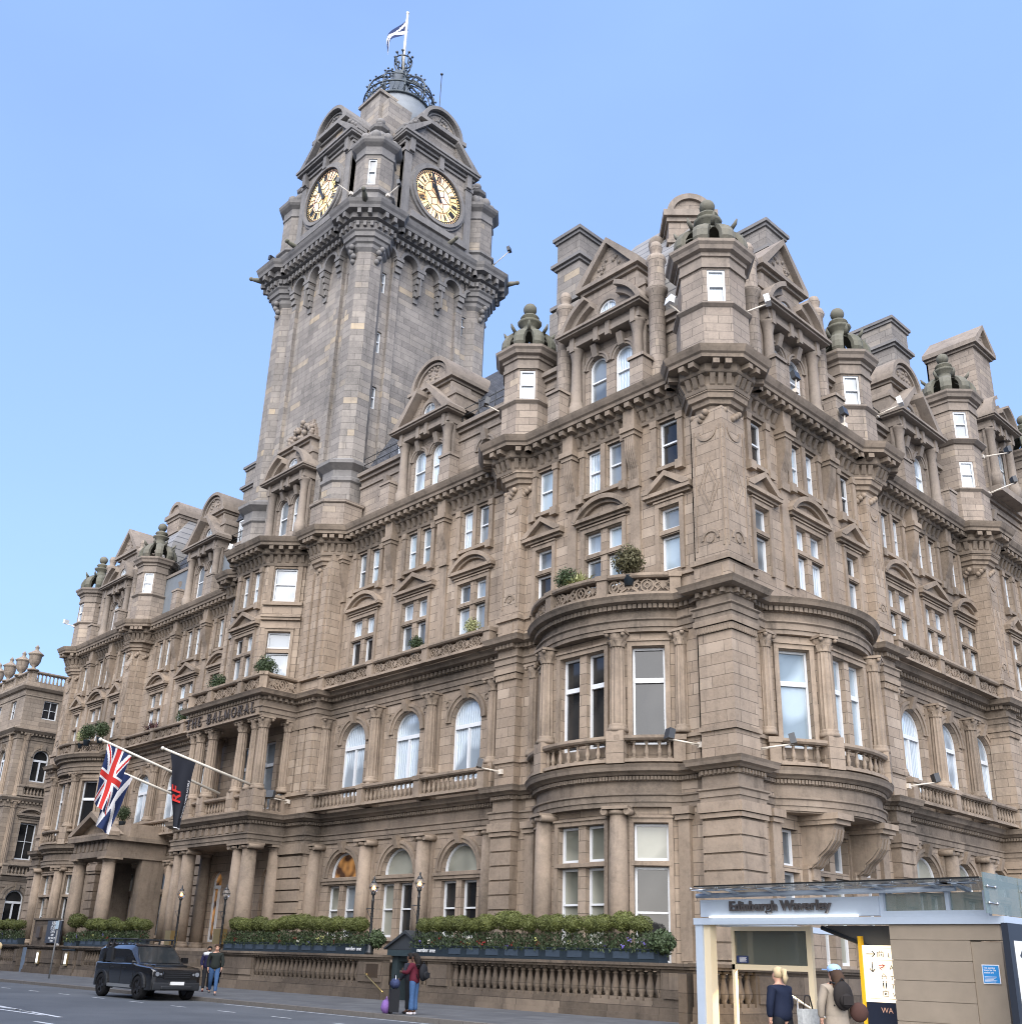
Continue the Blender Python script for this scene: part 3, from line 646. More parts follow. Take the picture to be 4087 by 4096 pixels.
# attic storey behind the parapets
def gable(f, s, n, style, top, hw=2.0, z0=24.2, tall=0.):
    h = MB(); g = MB(); wn = []
    ops = []
    for q in (-1, 1):
        ops.append((s + q * .76, 1.0, z0 + .9, z0 + 2.75, 1)); wn.append((s + q * .76, z0 + .9, 1.0, 1.85, 'archsash'))
    wall(h, f, s - hw, s + hw, z0, z0 + 4.5, n, ops, .3, 3)
    for q in (-1, 1): arch_trim(g, f, s + q * .76, .52, z0 + 2.75, n, .22)
    for q in (-1, 1):
        x, y = f.p(s + q * (hw - .2), n + .3); g.lathe(x, y, [(.36, z0), (.36, z0 + .9), (.3, z0 + .95), (.3, z0 + 1.1), (.26, z0 + 1.2), (.22, z0 + 3.3), (.32, z0 + 3.75), (.36, z0 + 3.8), (.36, z0 + 3.9)], 14)
        g.box(f, s + q * (hw - .2) - .3, s + q * (hw - .2) + .3, n, n + .12, z0, z0 + 3.9)
    if z0 > 26: g.box(f, s - hw - .4, s + hw + .4, n - .5, n + .75, z0 - .4, z0)
    zz = z0 + 3.9
    g.box(f, s - hw - .15, s + hw + .15, n - .3, n + .6, zz, zz + .24); g.box(f, s - hw - .1, s + hw + .1, n - .3, n + .54, zz + .24, zz + .52)
    for x in (-hw + .2, -.35, .35, hw - .2): g.box(f, s + x - .13, s + x + .13, n + .5, n + .66, zz - .2, zz + .5)
    g.box(f, s - hw - .42, s + hw + .42, n - .3, n + .9, zz + .52, zz + .62); g.box(f, s - hw - .5, s + hw + .5, n - .3, n + 1.0, zz + .62, zz + .74)
    zp = zz + .74; W_ = hw + .45; r = .46; zo = zp + .74
    tw = hw * .8; ztop = zp + 2.0 + tall
    wall(h, f, s - tw, s + tw, zp, ztop, n, [], 0, 3); h.box(f, s - tw, s + tw, n - 3, n - 2.9, zp, ztop)
    g.ring(f, s, zo, r + .06, r + .28, n, n + .24, 0, 2 * pi, 22); g.ring(f, s, zo, r + .28, r + .44, n, n + .14, 0, 2 * pi, 22)
    if style == 'seg':
        R = (W_ * W_ + 1.75 ** 2) / 3.5; a = math.asin(min(1, W_ / R)) if R > 1.75 else pi / 2; zc = zp + 1.75 - R
        for a0, a1 in ((pi / 2 - a, pi / 2 - a * .3), (pi / 2 + a * .3, pi / 2 + a)):
            g.ring(f, s, zc, R - .22, R, n - .3, n + .85, a0, a1, 12); g.ring(f, s, zc, R - .5, R - .22, n - .3, n + .55, a0, a1, 12)
            h.ring(f, s, zc, R * .45, R - .5, n - .3, n + .25, a0, a1, 12)
    else:
        for q in (-1, 1):
            g.extr(f, [(s + q * W_, zp), (s + q * W_, zp + .12), (s + q * .42, zp + 2.1), (s + q * .42, zp + 1.8), (s + q * (W_ - .5), zp)], n - .3, n + .85)
            h.extr(f, [(s + q * (W_ - .5), zp), (s + q * .55, zp + 1.65), (s + q * .75, zp)], n - .3, n + .3)
    for q in (-1, 1):                                # scrolled buttresses and the block they lean on
        g.box(f, s + q * tw - .34, s + q * tw + .34, n - 1.2, n + .12, zp + .9, zp + 1.05) if 0 else None
        g.box(f, s + q * (tw + .3) - .3, s + q * (tw + .3) + .3, n - 1.4, n + .2, zp + .3, zp + 1.0)
        g.box(f, s + q * (tw + .3) - .38, s + q * (tw + .3) + .38, n - 1.4, n + .28, zp + 1.0, zp + 1.15)
        g.extr(f, [(s + q * tw, zp + 1.15), (s + q * (tw + .55), zp + 1.15), (s + q * (tw + .5), zp + 1.45), (s + q * (tw + .2), zp + 1.6), (s + q * (tw + .18), zp + 1.95), (s + q * tw, zp + 2.0)], n - 1.2, n + .14)
    g.box(f, s - tw - .12, s + tw + .12, n - 3.05, n + .16, ztop - .02, ztop + .14); g.box(f, s - tw - .3, s + tw + .3, n - 3.1, n + .34, ztop + .14, ztop + .34)
    zt = ztop + .34
    if top == 'tri':
        hh = tw * 1.12
        h.extr(f, [(s - tw, zt), (s, zt + hh), (s + tw, zt)], n - 3, n + .05)
        for q in (-1, 1): g.extr(f, [(s + q * (tw + .3), zt), (s + q * (tw + .3), zt + .1), (s, zt + hh + .3), (s, zt + hh - .02), (s + q * (tw - .1), zt)], n - 3.1, n + .34)
    elif top == 'arch':
        h.extr(f, [(s + (tw - .1) * cos(pi * i / 18), zt + (tw - .1) * sin(pi * i / 18) * .95) for i in range(19)], n - 3, n + .05)
        g.ring(f, s, zt, tw - .16, tw + .08, n - 3.05, n + .3, seg=22, ez=.95); g.ring(f, s, zt, tw - .4, tw - .25, n, n + .16, seg=22, ez=.95)
    else:                                            # carved heraldic crest
        h.box(f, s - tw, s + tw, n - 1.4, n - .2, zt, zt + .5)
        for j in range(3): h.box(f, s - tw * (.95 - .12 * j), s + tw * (.95 - .12 * j), n - 1.3, n - .25, zt + .45 + j * .35, zt + .8 + j * .35)
        random.seed(5)
        for j in range(46):
            x = random.uniform(-1, 1); y = random.random() * (1 - .55 * abs(x)); g.sphere((*f.p(s + x * tw * .85, n - .1), zt + .1 + y * 1.5), .13 + .07 * random.random(), 6, 4)
    if top != 'crest':
        random.seed(int(s * 10))
        for j in range(16):
            x = random.uniform(-.55, .55); y = random.uniform(0, .75) * (1 - abs(x)); g.sphere((*f.p(s + x * tw * .8, n + .05), zt + .15 + y * tw), .1, 6, 4)
    o = h.merge(g).build('gable', [M['attic'], M['attictrim']], H)
    for x, z, w, hh_, k in wn: win(o, f, x, z, n - .2, w, hh_, k, random.choice(['curtain', 'grey', 'bright']))
    win(o, f, s, zo, n + .06, 1.04, 1.04, 'round', 'curtain')
def attic_wall(*a, **k):
    with both('at', 'att', 'attic_wall', 'attic', 'attictrim'): attic_wall_(*a, **k)
def attic_wall_(f, s0, s1, n, arches=(), top=27.9, z0=24.1):
    ops = [(s, .95, 24.9, 26.1, 1) for s in arches]
    wall(at, f, s0, s1, z0, top, n, ops, .3, 0)
    for s in arches: win(H, f, s, 24.9, n - .2, .95, 1.2, 'archsash', 'grey'); arch_trim(att, f, s, .5, 26.1, n, .28)
    att.box(f, s0, s1, n - .3, n + .16, top - .25, top - .05); att.box(f, s0, s1, n - .3, n + .34, top - .05, top + .18); att.box(f, s0, s1, n, n + .1, top - .75, top - .6)
def parapet(f, s0, s1, n, z=25.3, steps=True):
    at.box(f, s0, s1, n - .35, n, 24.15, z); att.box(f, s0, s1, n - .42, n + .08, z, z + .14)
for f, sg in ((FA, 0), (FB, 0), (FL, 1)):
    gable(f, 5.95, -.45, 'seg', 'tri', tall=.25)
    attic_wall(f, .9, 4.0, -.75, (3.2,) if 0 else ()); attic_wall(f, 7.9, 10.4, -.75, (9.25,))
    for q in (-1, 1):
        x, y = f.p(5.95 + q * 2.75, -.35); MB().lathe(x, y, [(.42, 24.1), (.42, 25.3), (.36, 25.4), (.36, 29.0), (.48, 29.15), (.5, 29.3), (.38, 29.4), (.36, 30.6), (.46, 30.8), (.4, 31.0), (.2, 31.1), (.26, 31.3), (.3, 31.5), (.22, 31.75), (.02, 31.85)], 16).build('shaft_finial', M['attic'], H)
    for a, b in ((1.9, 3.6), (8.3, 10.0)): parapet(f, a, b, .62, 25.2)
    for a, z in ((8.0, 25.75), (3.2, 25.55)): MB().box(f, a, a + .7, .1, .7, 24.15, z).box(f, a - .08, a + .78, .05, .78, z, z + .15).build('parapet_pedestal', M['attic'], H)
    # swooping wall between gable and turret
    sw = [(7.9, 28.0)] + [(8.2 + 1.9 * i / 10, 28.2 + 1.5 * (1 - sin(pi / 2 * i / 10)) ) for i in range(11)] + [(10.2, 28.0)]
    MB().extr(f, sw, -1.05, -.73).build('swept_wall', M['attic'], H)
for f, n, cs, ends, gs in ((FA, -1.05, (14.9, 19.25, 23.6), (12.1, 26.0), 19.25), (FL, -1.05, (14.5, 18.85, 23.2), (12.1, 26.0), 18.85), (FB, -1.0, (14.9, 18.6, 22.3), (12.1, 23.0), 18.6)):
    gable(f, gs, n + .1, 'tri', 'arch', tall=.1)
    attic_wall(f, ends[0], gs - 2.0, n - .3, (gs - 4.15,)); attic_wall(f, gs + 2.0, ends[1], n - .3, (gs + 4.0,))
    parapet(f, 12.9, gs - 2.1, -.15, 25.15); parapet(f, gs + 2.1, ends[1] - .6, -.15, 25.15)
    for a in (gs - 2.9, gs + 2.1): MB().box(f, a, a + .8, -.6, .0, 24.15, 25.7).box(f, a - .06, a + .86, -.66, .06, 25.7, 25.84).build('parapet_pedestal', M['attic'], H)
    rf = MB(); rf.extr_side(f, ends[0] - 1.5, ends[1] + .5, [(n - .5, 28.05), (n - 3.4, 33.2), (n - 8, 33.4), (n - 8, 24)]); rf.build('roof', M['slate'], H)
    rl = MB()
    for z in (28.35, 28.75, 29.15): rl.tube([f.p(ends[0], n - .35, z), f.p(ends[1], n - .35, z)], .025, 5)
    k = int((ends[1] - ends[0]) / 1.2)
    for i in range(k + 1): s = ends[0] + (ends[1] - ends[0]) * i / k; rl.tube([f.p(s, n - .35, 28.05), f.p(s, n - .35, 29.3)], .03, 5)
    rl.build('roof_railing', M['iron'], H)
    for s in (() if f is FB else (gs + 3.2,)):                   # slated dormers beside the gable
        d = MB(); d.extr_side(f, s - .7, s + .7, [(n - .6, 28.1), (n - .6, 30.2), (n - 3, 30.2), (n - 3, 28.1)]); d.extr(f, [(s - .9, 30.2), (s, 31.3), (s + .9, 30.2)], n - 3.4, n - .45)
        o = d.build('dormer', M['slate'], H); win(o, f, s, 28.5, n - .56, .85, 1.6, 'sash', 'bright')
attic_wall(FB, 25, 60, -.8, (28,), 28)
gable(FB, 29.4, -.5, 'seg', 'tri', hw=1.5, z0=28.4, tall=3.2)

def chimney(x0, x1, y0, y1, z0, z1, pots=0, mat='tower'):
    b = MB(); b.box(FW, x0, x1, -y1, -y0, z0, z1); t = MB()
    for zz, e, h in ((z1 - 1.9, .12, .16), (z1 - 1.74, .26, .2), (z1 - .2, .1, .22), (z1 - .02, .2, .2), (z1 - 4.6, .1, .15), (z1 - 4.4, .25, .22), (z1 - 5.2, .16, .14)):
        t.box(FW, x0 - e, x1 + e, -y1 - e, -y0 + e, zz, zz + h)
    b.box(FW, x0 - .25, x1 + .25, -y1 - .25, -y0 + .25, z0, z1 - 4.6)
    o = b.merge(t).build('chimney', [M[mat], M['towertrim']], H)
    for i in range(pots):
        q = (i + .5) / pots; u = (x1 - x0 > y1 - y0); x = x0 + (x1 - x0) * q if u else (x0 + x1) / 2; y = (y0 + y1) / 2 if u else y0 + (y1 - y0) * q
        MB().lathe(x, y, [(.2, z1 + .1), (.16, z1 + .55), (.2, z1 + .6), (.18, z1 + .68)], 10).build('chimney_pot', M['trim'], o)
chimney(-11.9, -10.3, 3.0, 5.2, 24.2, 38.0); chimney(-5.5, -3.2, 9.6, 11.4, 24.2, 38.3)
chimney(-6.0, -3.4, 23.6, 25.6, 24.2, 39.3, 4); chimney(-47.2, -43.8, 5.0, 7.0, 24.2, 36.8, 5)
# banded lead roof on the corner pavilion, with an arched dormer on its ridge
def hip(x0, x1, y0, y1, z0, z1, ins, mat, name='roof'):
    b = MB(); P0 = [(x0, y0), (x1, y0), (x1, y1), (x0, y1)]; P1 = [(x0 + ins, y0 + ins), (x1 - ins, y0 + ins), (x1 - ins, y1 - ins), (x0 + ins, y1 - ins)]; Pm = [((a[0] * .62 + c[0] * .38) , (a[1] * .62 + c[1] * .38)) for a, c in zip(P0, P1)]
    vs = [(*p, z0) for p in P0] + [(*p, z0 + (z1 - z0) * .6) for p in Pm] + [(*p, z1) for p in P1]; fs = []
    for l in (0, 4):
        for i in range(4): fs.append((l + i, l + (i + 1) % 4, l + 4 + (i + 1) % 4, l + 4 + i))
    fs.append((8, 9, 10, 11)); b.add(vs, fs); return b.build(name, M[mat], H)
hip(-11.3, -1.3, 1.3, 11.3, 27.9, 36.6, 3.4, 'banded'); hip(-2 * MX + .6, -2 * MX + 10.6, 2, 12, 27.9, 35.2, 3.2, 'banded')
for cx, cy in ((-3.9, 3.9), (-2 * MX + 6.4, 4.6)):
    fd = F((cx, cy), (1, 1), 1) if cx > -10 else F((cx, cy), (1, 0), 1); b = MB(); b.box(fd, -1.05, 1.05, -2.6, .3, 31, 35.4); b.extr(fd, [(.95 * cos(pi * i / 14), 35.75 + .95 * sin(pi * i / 14)) for i in range(15)], -2.6, .2)
    t = MB().box(fd, -1.3, 1.3, -2.6, .55, 35.4, 35.75).box(fd, -1.15, 1.15, -2.6, .4, 35.15, 35.4); t.ring(fd, 0, 35.76, .8, 1.1, -2.5, .35, seg=18); t.box(fd, -1.15, 1.15, -2.6, .42, 33.9, 34.1); t.sphere((*fd.p(-1.45, -1.2), 35.0), .42, 12, 8)
    b.merge(t).build('dormer', [M['attic'], M['attictrim']], H)
core = MB().box(FA, 1.5, 62.5, -12, -1.9, 20, 27.9).box(FB, 12, 58, -12, -1.9, 20, 27.9); core.build('roof_deck', M['lead'], H)
core = MB().box(FA, 1.2, 62.0, -11, -2.6, -.5, 20).box(FB, 1.2, 58, -11, -1.6, -.5, 20); core.build('inner_core', M['dark'], H)

# ------------------------------------------------------------------ tower bay: portico, name loggia, oriel
def cluster(f, c):
    n = .2 if f is FA else .3; wl.box(f, c - 1.1, c + 1.1, -2, n, 8.4, 13.46); wl.box(f, c - 1.1, c + 1.1, -2, n, -.6, 6.95); wl.box(f, c - 1.15, c + 1.15, -2, n, 14.8, 22.7)
    for d in (-.72, 0, .72):
        wl.box(f, c + d - .28, c + d + .28, n, n + .14, 9.56, 13.46); wl.box(f, c + d - .24, c + d + .24, n, n + .14, 15.8, 21.9)
    tr.box(f, c - 1.2, c + 1.2, -1, n + .2, 9.4, 9.56); tr.box(f, c - 1.2, c + 1.2, -1, n + .2, 15.6, 15.8); tr.box(f, c - 1.18, c + 1.18, -1, n + .18, 12.9, 13.44)
    z = 1.9
    while z < 6.3: tr.box(f, c - 1.05, c + 1.05, n, n + .16, z + .03, z + .52); z += .56
    tr.box(f, c - 1.2, c + 1.2, -1, n + .24, 6.45, 6.94)
    MB().lathe(*f.p(c, -.6), [(1.6, 24.15), (1.6, 25.75), (1.66, 25.75), (1.72, 25.8), (1.72, 25.95), (1.6, 26.0)], 8, pi / 8, False).build('octagon_parapet', M['attic'], H)
f = FA; cx = MX
wl_ = wl; wl = MB()
wall(wl, f, 27.8, 36.2, -.6, 14.8, .1, [(cx - 1.35, 1.3, 9.0, 12.7, 0), (cx + 1.35, 1.3, 9.0, 12.7, 0) , (cx, 1.0, 9.0, 12.7, 0), (29.0, .9, 9.0, 12.7, 0), (cx, 2.0, 1.9, 5.0, 1), (29.2, 1.2, 2.2, 5.3, 1), (2 * MX - 29.2, 1.2, 2.2, 5.3, 1)], .4, 0)
for s, w in ((cx - 1.35, 1.3), (cx, 1.0), (cx + 1.35, 1.3), (29.0, .9)): win(H, f, s, 9.0, -.2, w, 3.7, 'case', 'grey')
win(H, f, cx, 1.9, -.25, 2.0, 3.1, 'arch', 'lit'); win(H, f, 29.2, 2.2, -.2, 1.2, 3.1, 'arch', 'lit'); win(H, f, 2 * MX - 29.2, 2.2, -.2, 1.2, 3.1, 'arch', 'lit')
PO = MB()
PO.box(f, 27.9, 2 * MX - 27.9, .0, 2.25, 6.93, 8.35); MB().box(f, 27.6, 2 * MX - 27.6, -.2, 2.55, 1.2, 1.85).build('portico_base', M['trim'], H); MB().box(f, 27.9, 2 * MX - 27.9, .0, 2.25, 13.44, 14.75).build('loggia_ceiling', M['trim'], H); PO.box(f, 27.7, 2 * MX - 27.7, 0, 2.7, 8.35, 8.5)
for i in range(11): PO.box(f, 28.3 + i * .71, 28.66 + i * .71, 2.28, 2.4, 7.47, 7.84)
for i in range(9): PO.box(f, 26.8 + .0, 2 * MX - 26.8, 2.5 + i * .32, 2.82 + i * .32, -.1, 1.2 - i * .14) if 1.2 - i * .14 > .1 and 0 else None
PO.build('portico', M['trim'], H)
b = MB()
for i in range(9): b.box(f, 29.6, 2 * MX - 29.6, 2.4, 2.75 + i * .3, 1.7 - (i + 1) * .175, 1.7 - i * .175)
b.build('entrance_steps', M['street'], H)
for s in (28.2, 29.15, 2 * MX - 29.15, 2 * MX - 28.2):
    column(H, f, s, 1.9, 1.85, 6.94, .42, 'ionic'); 
for s in (28.25, 2 * MX - 28.25): column(H, f, s, .4, 1.85, 6.94, .36, 'doric')
for d in (3.72, 3.0, 1.62): 
    for q in (-1, 1): column(H, f, cx + q * d, 1.95, 9.62, 13.44, .3); MB().box(f, cx + q * d - .34, cx + q * d + .34, 1.6, 2.3, 8.5, 9.63).build('pedestal', M['stone'], H)
for q in (-1, 1): column(H, f, cx + q * 3.72, .45, 9.62, 13.44, .26)
for pth in ([f.p(cx + q, 2.0) for q in (-3.72, -3.0, -1.62, 1.62, 3.0, 3.72)], [f.p(28.13, .3), f.p(28.13, 2.0)]):
    balustrade(H, pth, f.side if len(pth) > 2 else 1, 8.5, 9.45, .32, r=.085)
balustrade(H, [f.p(27.95, .2), f.p(27.95, 2.35), f.p(30.2, 2.35), f.p(33.5, 2.35), f.p(2 * MX - 27.95, 2.35), f.p(2 * MX - 27.95, .2)], f.side, 14.82, 15.75, .5, fret=True)
for f, c in ((FA, 26.95), (FL, 26.4)):
    with both('wl', 'tr', 'clustered_pier', 'stone', 'trim'): cluster(f, c)
# serif letters of the house name, cut as raised strokes
def stroke(b, f, x, z, w, h, n, th, pts, t=None):
    (a, c), (d, e) = pts; dx, dz = (d - a) * w, (e - c) * h; L = hypot(dx, dz); u = (-dz / L * th / 2, dx / L * th / 2)
    P = [(x + a * w + u[0], z + c * h + u[1]), (x + d * w + u[0], z + e * h + u[1]), (x + d * w - u[0], z + e * h - u[1]), (x + a * w - u[0], z + c * h - u[1])]
    b.extr(f, P, n, n + .09)
THK, THN = .10, .045
GL = {'T': ([((.5, 0), (.5, 1), 1), ((0, .95), (1, .95), 0), ((.02, .8), (.02, 1), 0), ((.98, .8), (.98, 1), 0), ((.28, .03), (.72, .03), 0)], .8),
 'H': ([((.15, 0), (.15, 1), 1), ((.85, 0), (.85, 1), 1), ((.15, .5), (.85, .5), 0), ((0, .03), (.32, .03), 0), ((.68, .03), (1, .03), 0), ((0, .97), (.32, .97), 0), ((.68, .97), (1, .97), 0)], .9),
 'E': ([((.2, 0), (.2, 1), 1), ((0, .04), (1, .04), 0), ((0, .96), (.95, .96), 0), ((.2, .52), (.75, .52), 0), ((.96, .04), (.96, .25), 0), ((.92, .78), (.92, .96), 0)], .7),
 'B': ([((.2, 0), (.2, 1), 1), ((0, .04), (.7, .04), 0), ((0, .96), (.65, .96), 0), ((.2, .53), (.7, .53), 0), ((.7, .04), (.92, .17), 1), ((.92, .17), (.92, .38), 1), ((.92, .38), (.66, .53), 1), ((.65, .96), (.82, .86), 1), ((.82, .86), (.82, .67), 1), ((.82, .67), (.66, .53), 1)], .75),
 'A': ([((.1, 0), (.5, 1), 0), ((.5, 1), (.9, 0), 1), ((.25, .35), (.75, .35), 0), ((-.02, .03), (.26, .03), 0), ((.7, .03), (1.05, .03), 0)], .92),
 'L': ([((.2, 0), (.2, 1), 1), ((0, .04), (1, .04), 0), ((.96, .04), (.96, .28), 0), ((0, .97), (.42, .97), 0)], .72),
 'M': ([((.1, 0), (.14, 1), 0), ((.14, 1), (.5, .05), 1), ((.5, .05), (.86, 1), 0), ((.86, 1), (.9, 0), 1), ((-.02, .03), (.24, .03), 0), ((.76, .03), (1.04, .03), 0)], 1.08),
 'O': ([((.5 + .45 * cos(2 * pi * i / 14), .5 + .48 * sin(2 * pi * i / 14)), (.5 + .45 * cos(2 * pi * (i + 1) / 14), .5 + .48 * sin(2 * pi * (i + 1) / 14)), 1 if abs(cos(2 * pi * (i + .5) / 14)) > .5 else 0) for i in range(14)], .95),
 'R': ([((.2, 0), (.2, 1), 1), ((0, .96), (.65, .96), 0), ((.2, .5), (.65, .5), 0), ((.65, .96), (.84, .84), 1), ((.84, .84), (.84, .63), 1), ((.84, .63), (.65, .5), 1), ((.5, .5), (.95, .02), 1), ((0, .03), (.42, .03), 0), ((.85, .03), (1.05, .03), 0)], .82)}
FR = F((0, 0), (1, 0), 1)                             # reads left to right on the street front
b = MB(); b.box(FA, 28.0, 2 * MX - 28.0, 2.3, 2.46, 13.56, 14.3); b.box(FA, 27.95, 2 * MX - 27.95, 2.3, 2.5, 13.46, 13.56); b.build('name_frieze', M['trim'], H); b = MB(); hgt = .54; txt = 'THE BALMORAL'; adv = [(GL[c][1] * hgt + .2) if c != ' ' else .46 for c in txt]; x = -MX - .1 - sum(adv) / 2
for c, a_ in zip(txt, adv):
    if c != ' ':
        for p, q, th in GL[c][0]: stroke(b, FR, x, 13.66, GL[c][1] * hgt, hgt, 2.46, THK if th else THN, (p, q))
    x += a_
b.build('name_lettering', simple('dark_bronze_letters', (.055, .043, .034), .5, .4), H)
# oriel over the loggia
hs = [FA.p(*q) for q in ORI]
for i in range(3):
    g, L = FA.sub(ORI[i], ORI[i + 1]); c = L / 2; o = []
    if i == 1: o = [q for q in bay_up(g, c, 0, 'D', 'tri')]
    else:
        o = [(c, 1.3, 16.0, 17.45, 0), (c, 1.3, 17.7, 18.65, 0), (c, 1.3, 20.5, 22.5, 0)]
        for a in o: win(H, g, c, a[2], -.22, 1.3, a[3] - a[2], 'sash' if a[2] > 20 else 'case', 'bright')
        frame_mould(g, c - .65, c + .65, 15.9, 18.68, 0, .16); tr.box(g, 0, L, 0, .14, 20.24, 20.42)
        for q in (-1, 1): tr.box(g, c + q * .83 - .13, c + q * .83 + .13, 0, .1, 20.42, 22.6)
        tr.box(g, 0, L, 0, .16, 19.35, 19.5); tr.box(g, 0, L, 0, .24, 19.5, 19.62)
    wall(wl, g, 0, L, 14.8, 23.3, 0, o, .3, 0)
wall(wl, FA, 28.0, 36.0, 14.8, 24.2, .05, [], 0, 0)
MB().extz([FA.p(28.3, -.4)] + [FA.p(*q) for q in ORI] + [FA.p(35.4, -.4)], 24.0, 24.2).build('oriel_roof', M['lead'], H)
gable(FA, MX + .1, -.35, 'seg', 'crest', hw=2.0, z0=24.9, tall=.0)
wl.merge(tr).build('portico_wall', [M['stone'], M['trim']], H); wl_.build('side_wall', M['stone'], H)
# ------------------------------------------------------------------ clock tower
TX, TY, TH = -32.15, 5.85, 5.45
T = thing('clock_tower', 'tall sooty square clock tower with lit dials and an open iron crown', 'clock tower', (0, 0, 0))
def face(ang):                                       # frame of one tower face; s runs -TH..TH, n = 0 on the shaft
    d = (cos(ang), sin(ang)); return F((TX + d[0] * TH, TY + d[1] * TH), (-d[1], d[0]), 1)
FT = [face(-pi / 2), face(0), face(pi / 2), face(pi)]
sh = MB(); tt = MB()
for i, f in enumerate(FT):
    o = []
    if i < 2:
        for zz in ((33.4, 37.4, 41.9) if i == 1 else (33.6, 38.6)): o.append((-3.55, .5, zz, zz + 1.55, 0)); win(T, f, -3.55, zz, -.55, .5, 1.55, 'sash', 'grey')
        o.append((3.5, .5, 41.9, 43.45, 0)); win(T, f, 3.5, 41.9, -.55, .5, 1.55, 'sash', 'grey')
    wall(sh, f, -TH + 1.1, TH - 1.1, 20, 46.2, -.35, o, .25, 0)
    sh.box(f, -2.75, 2.75, -.6, -.12, 20, 44.9) if 0 else None
    for q in (-1, 1): sh.box(f, q * 2.75 - .28, q * 2.75 + .28, -.6, -.1, 20, 44.8)
    tt = MB()
    for c in (-3.55, -1.85, -.0, 1.85, 3.55):
        r = .62 if abs(c) < 3 else .5
        tt.ring(f, c, 44.75, r, r + .2, -.35, .2, seg=14)
        k = 14; arc = [(c + r * cos(pi * j / k), 44.75 + r * sin(pi * j / k)) for j in range(k + 1)]
        for j in range(k):
            cxr = c + .93 * (1 if j < k // 2 else -1); sh.quad(f.p(cxr, .1, 45.9), f.p(*[arc[j][0]], .1, arc[j][1]), f.p(arc[j + 1][0], .1, arc[j + 1][1]), f.p(cxr, .1, 45.9)) if 0 else None
            a, b_ = arc[j], arc[j + 1]; sh.quad(f.p(a[0], .1, a[1]), f.p(b_[0], .1, b_[1]), f.p(b_[0], .1, 46.0), f.p(a[0], .1, 46.0))
    for c0, c1 in ((-2.93, -2.47), (-1.23, -.62), (.62, 1.23), (2.47, 2.93)):
        sh.box(f, c0, c1, -.4, .1, 44.4, 46.0); tt.box(f, c0 - .08, c1 + .08, -.4, .24, 44.5, 44.75); c = (c0 + c1) / 2
        if abs(c) < 2:
            for j in range(5): tt.box(f, c - .26 + j * .02, c + .26 - j * .02, -.4, .2 - j * .11, 44.08 - j * .44, 44.48 - j * .44)
            tt.box(f, c - .05, c + .05, -.35, .24, 42.7, 44.0)
        else:
            for j in range(3): tt.box(f, c - .24, c + .24, -.4, .18 - j * .13, 44.1 - j * .4, 44.48 - j * .4)
    sh.box(f, -TH + 1.1, -3.98, -.4, .1, 44.4, 46); sh.box(f, 3.98, TH - 1.1, -.4, .1, 44.4, 46)
    for j in range(14): tt.box(f, -3.9 + j * .6 - .14, -3.9 + j * .6 + .14, .1, .3, 45.75, 46.0)
    tt.build('corbelled_arcade', M['towertrim'], T)
cs = [(TX + a * (TH - .95), TY + b * (TH - .95)) for a, b in ((-1, -1), (1, -1), (1, 1), (-1, 1))]
k8 = 1 / cos(pi / 8)
for c in cs:
    tt = MB(); sh.lathe(c[0], c[1], [(1.02 * k8, 20), (1.02 * k8, 44.2)], 8, pi / 8, False)
    tt.lathe(c[0], c[1], [(1.02 * k8, 44.1), (1.2 * k8, 44.35), (1.22 * k8, 44.6), (1.35 * k8, 44.7), (1.4 * k8, 44.95), (1.52 * k8, 45.0), (1.55 * k8, 45.3), (1.66 * k8, 45.4), (1.66 * k8, 46.1)], 8, pi / 8, False)
    sh.lathe(c[0], c[1], [(1.28 * k8, 20), (1.28 * k8, 28.2)], 8, pi / 8, False); MB().lathe(c[0], c[1], [(1.28 * k8, 27.6), (1.4 * k8, 27.7), (1.4 * k8, 27.9), (1.3 * k8, 28.0), (1.3 * k8, 28.4), (1.5 * k8, 28.55), (1.7 * k8, 28.7), (1.72 * k8, 28.9), (1.05 * k8, 29.3)], 8, pi / 8, False).build('buttress_base', M['towertrim'], T)
    for a in range(8):                               # carved masks below the cornice
        t = a * pi / 4 + pi / 8 * 0
        if a % 2 == 0:
            for j in range(4): tt.sphere((c[0] + (1.08 + .1 * j) * cos(t + .12 * (j % 2)), c[1] + (1.08 + .1 * j) * sin(t + .12 * (j % 2)), 43.5 + .3 * j), .2, 6, 5)
    tt.build('buttress_capital', M['towertrim'], T)
tt = MB()
# cornice round the tower, stepping round the corner octagons
a = 1.66; h = a * .4142; q = TH - .95
ring = []
for (sx, sy), order in (((-1, -1), 0), ((1, -1), 1), ((1, 1), 2), ((-1, 1), 3)):
    c = (TX + sx * q, TY + sy * q); P = [(c[0] + a * k8 * cos(pi / 8 + i * pi / 4), c[1] + a * k8 * sin(pi / 8 + i * pi / 4)) for i in range(8)]
    st = {0: (3, 4, 5, 6), 1: (5, 6, 7, 0), 2: (7, 0, 1, 2), 3: (1, 2, 3, 4)}[order]
    pts = [P[i] for i in st]
    ring += pts
def innerstep(r):                                    # add re-entrant points so the long sides sit back on the shaft
    out = []; n = len(r)
    for i in range(n):
        out.append(r[i])
        if i % 4 == 3:
            A_, B_ = r[i], r[(i + 1) % n]; d = (B_[0] - A_[0], B_[1] - A_[1]); L = hypot(*d); d = (d[0] / L, d[1] / L); nr = (d[1], -d[0]); e = .42
            out.append((A_[0] + d[0] * .35 - nr[0] * e, A_[1] + d[1] * .35 - nr[1] * e)); out.append((B_[0] - d[0] * .35 - nr[0] * e, B_[1] - d[1] * .35 - nr[1] * e))
    return out
ring = innerstep(ring)
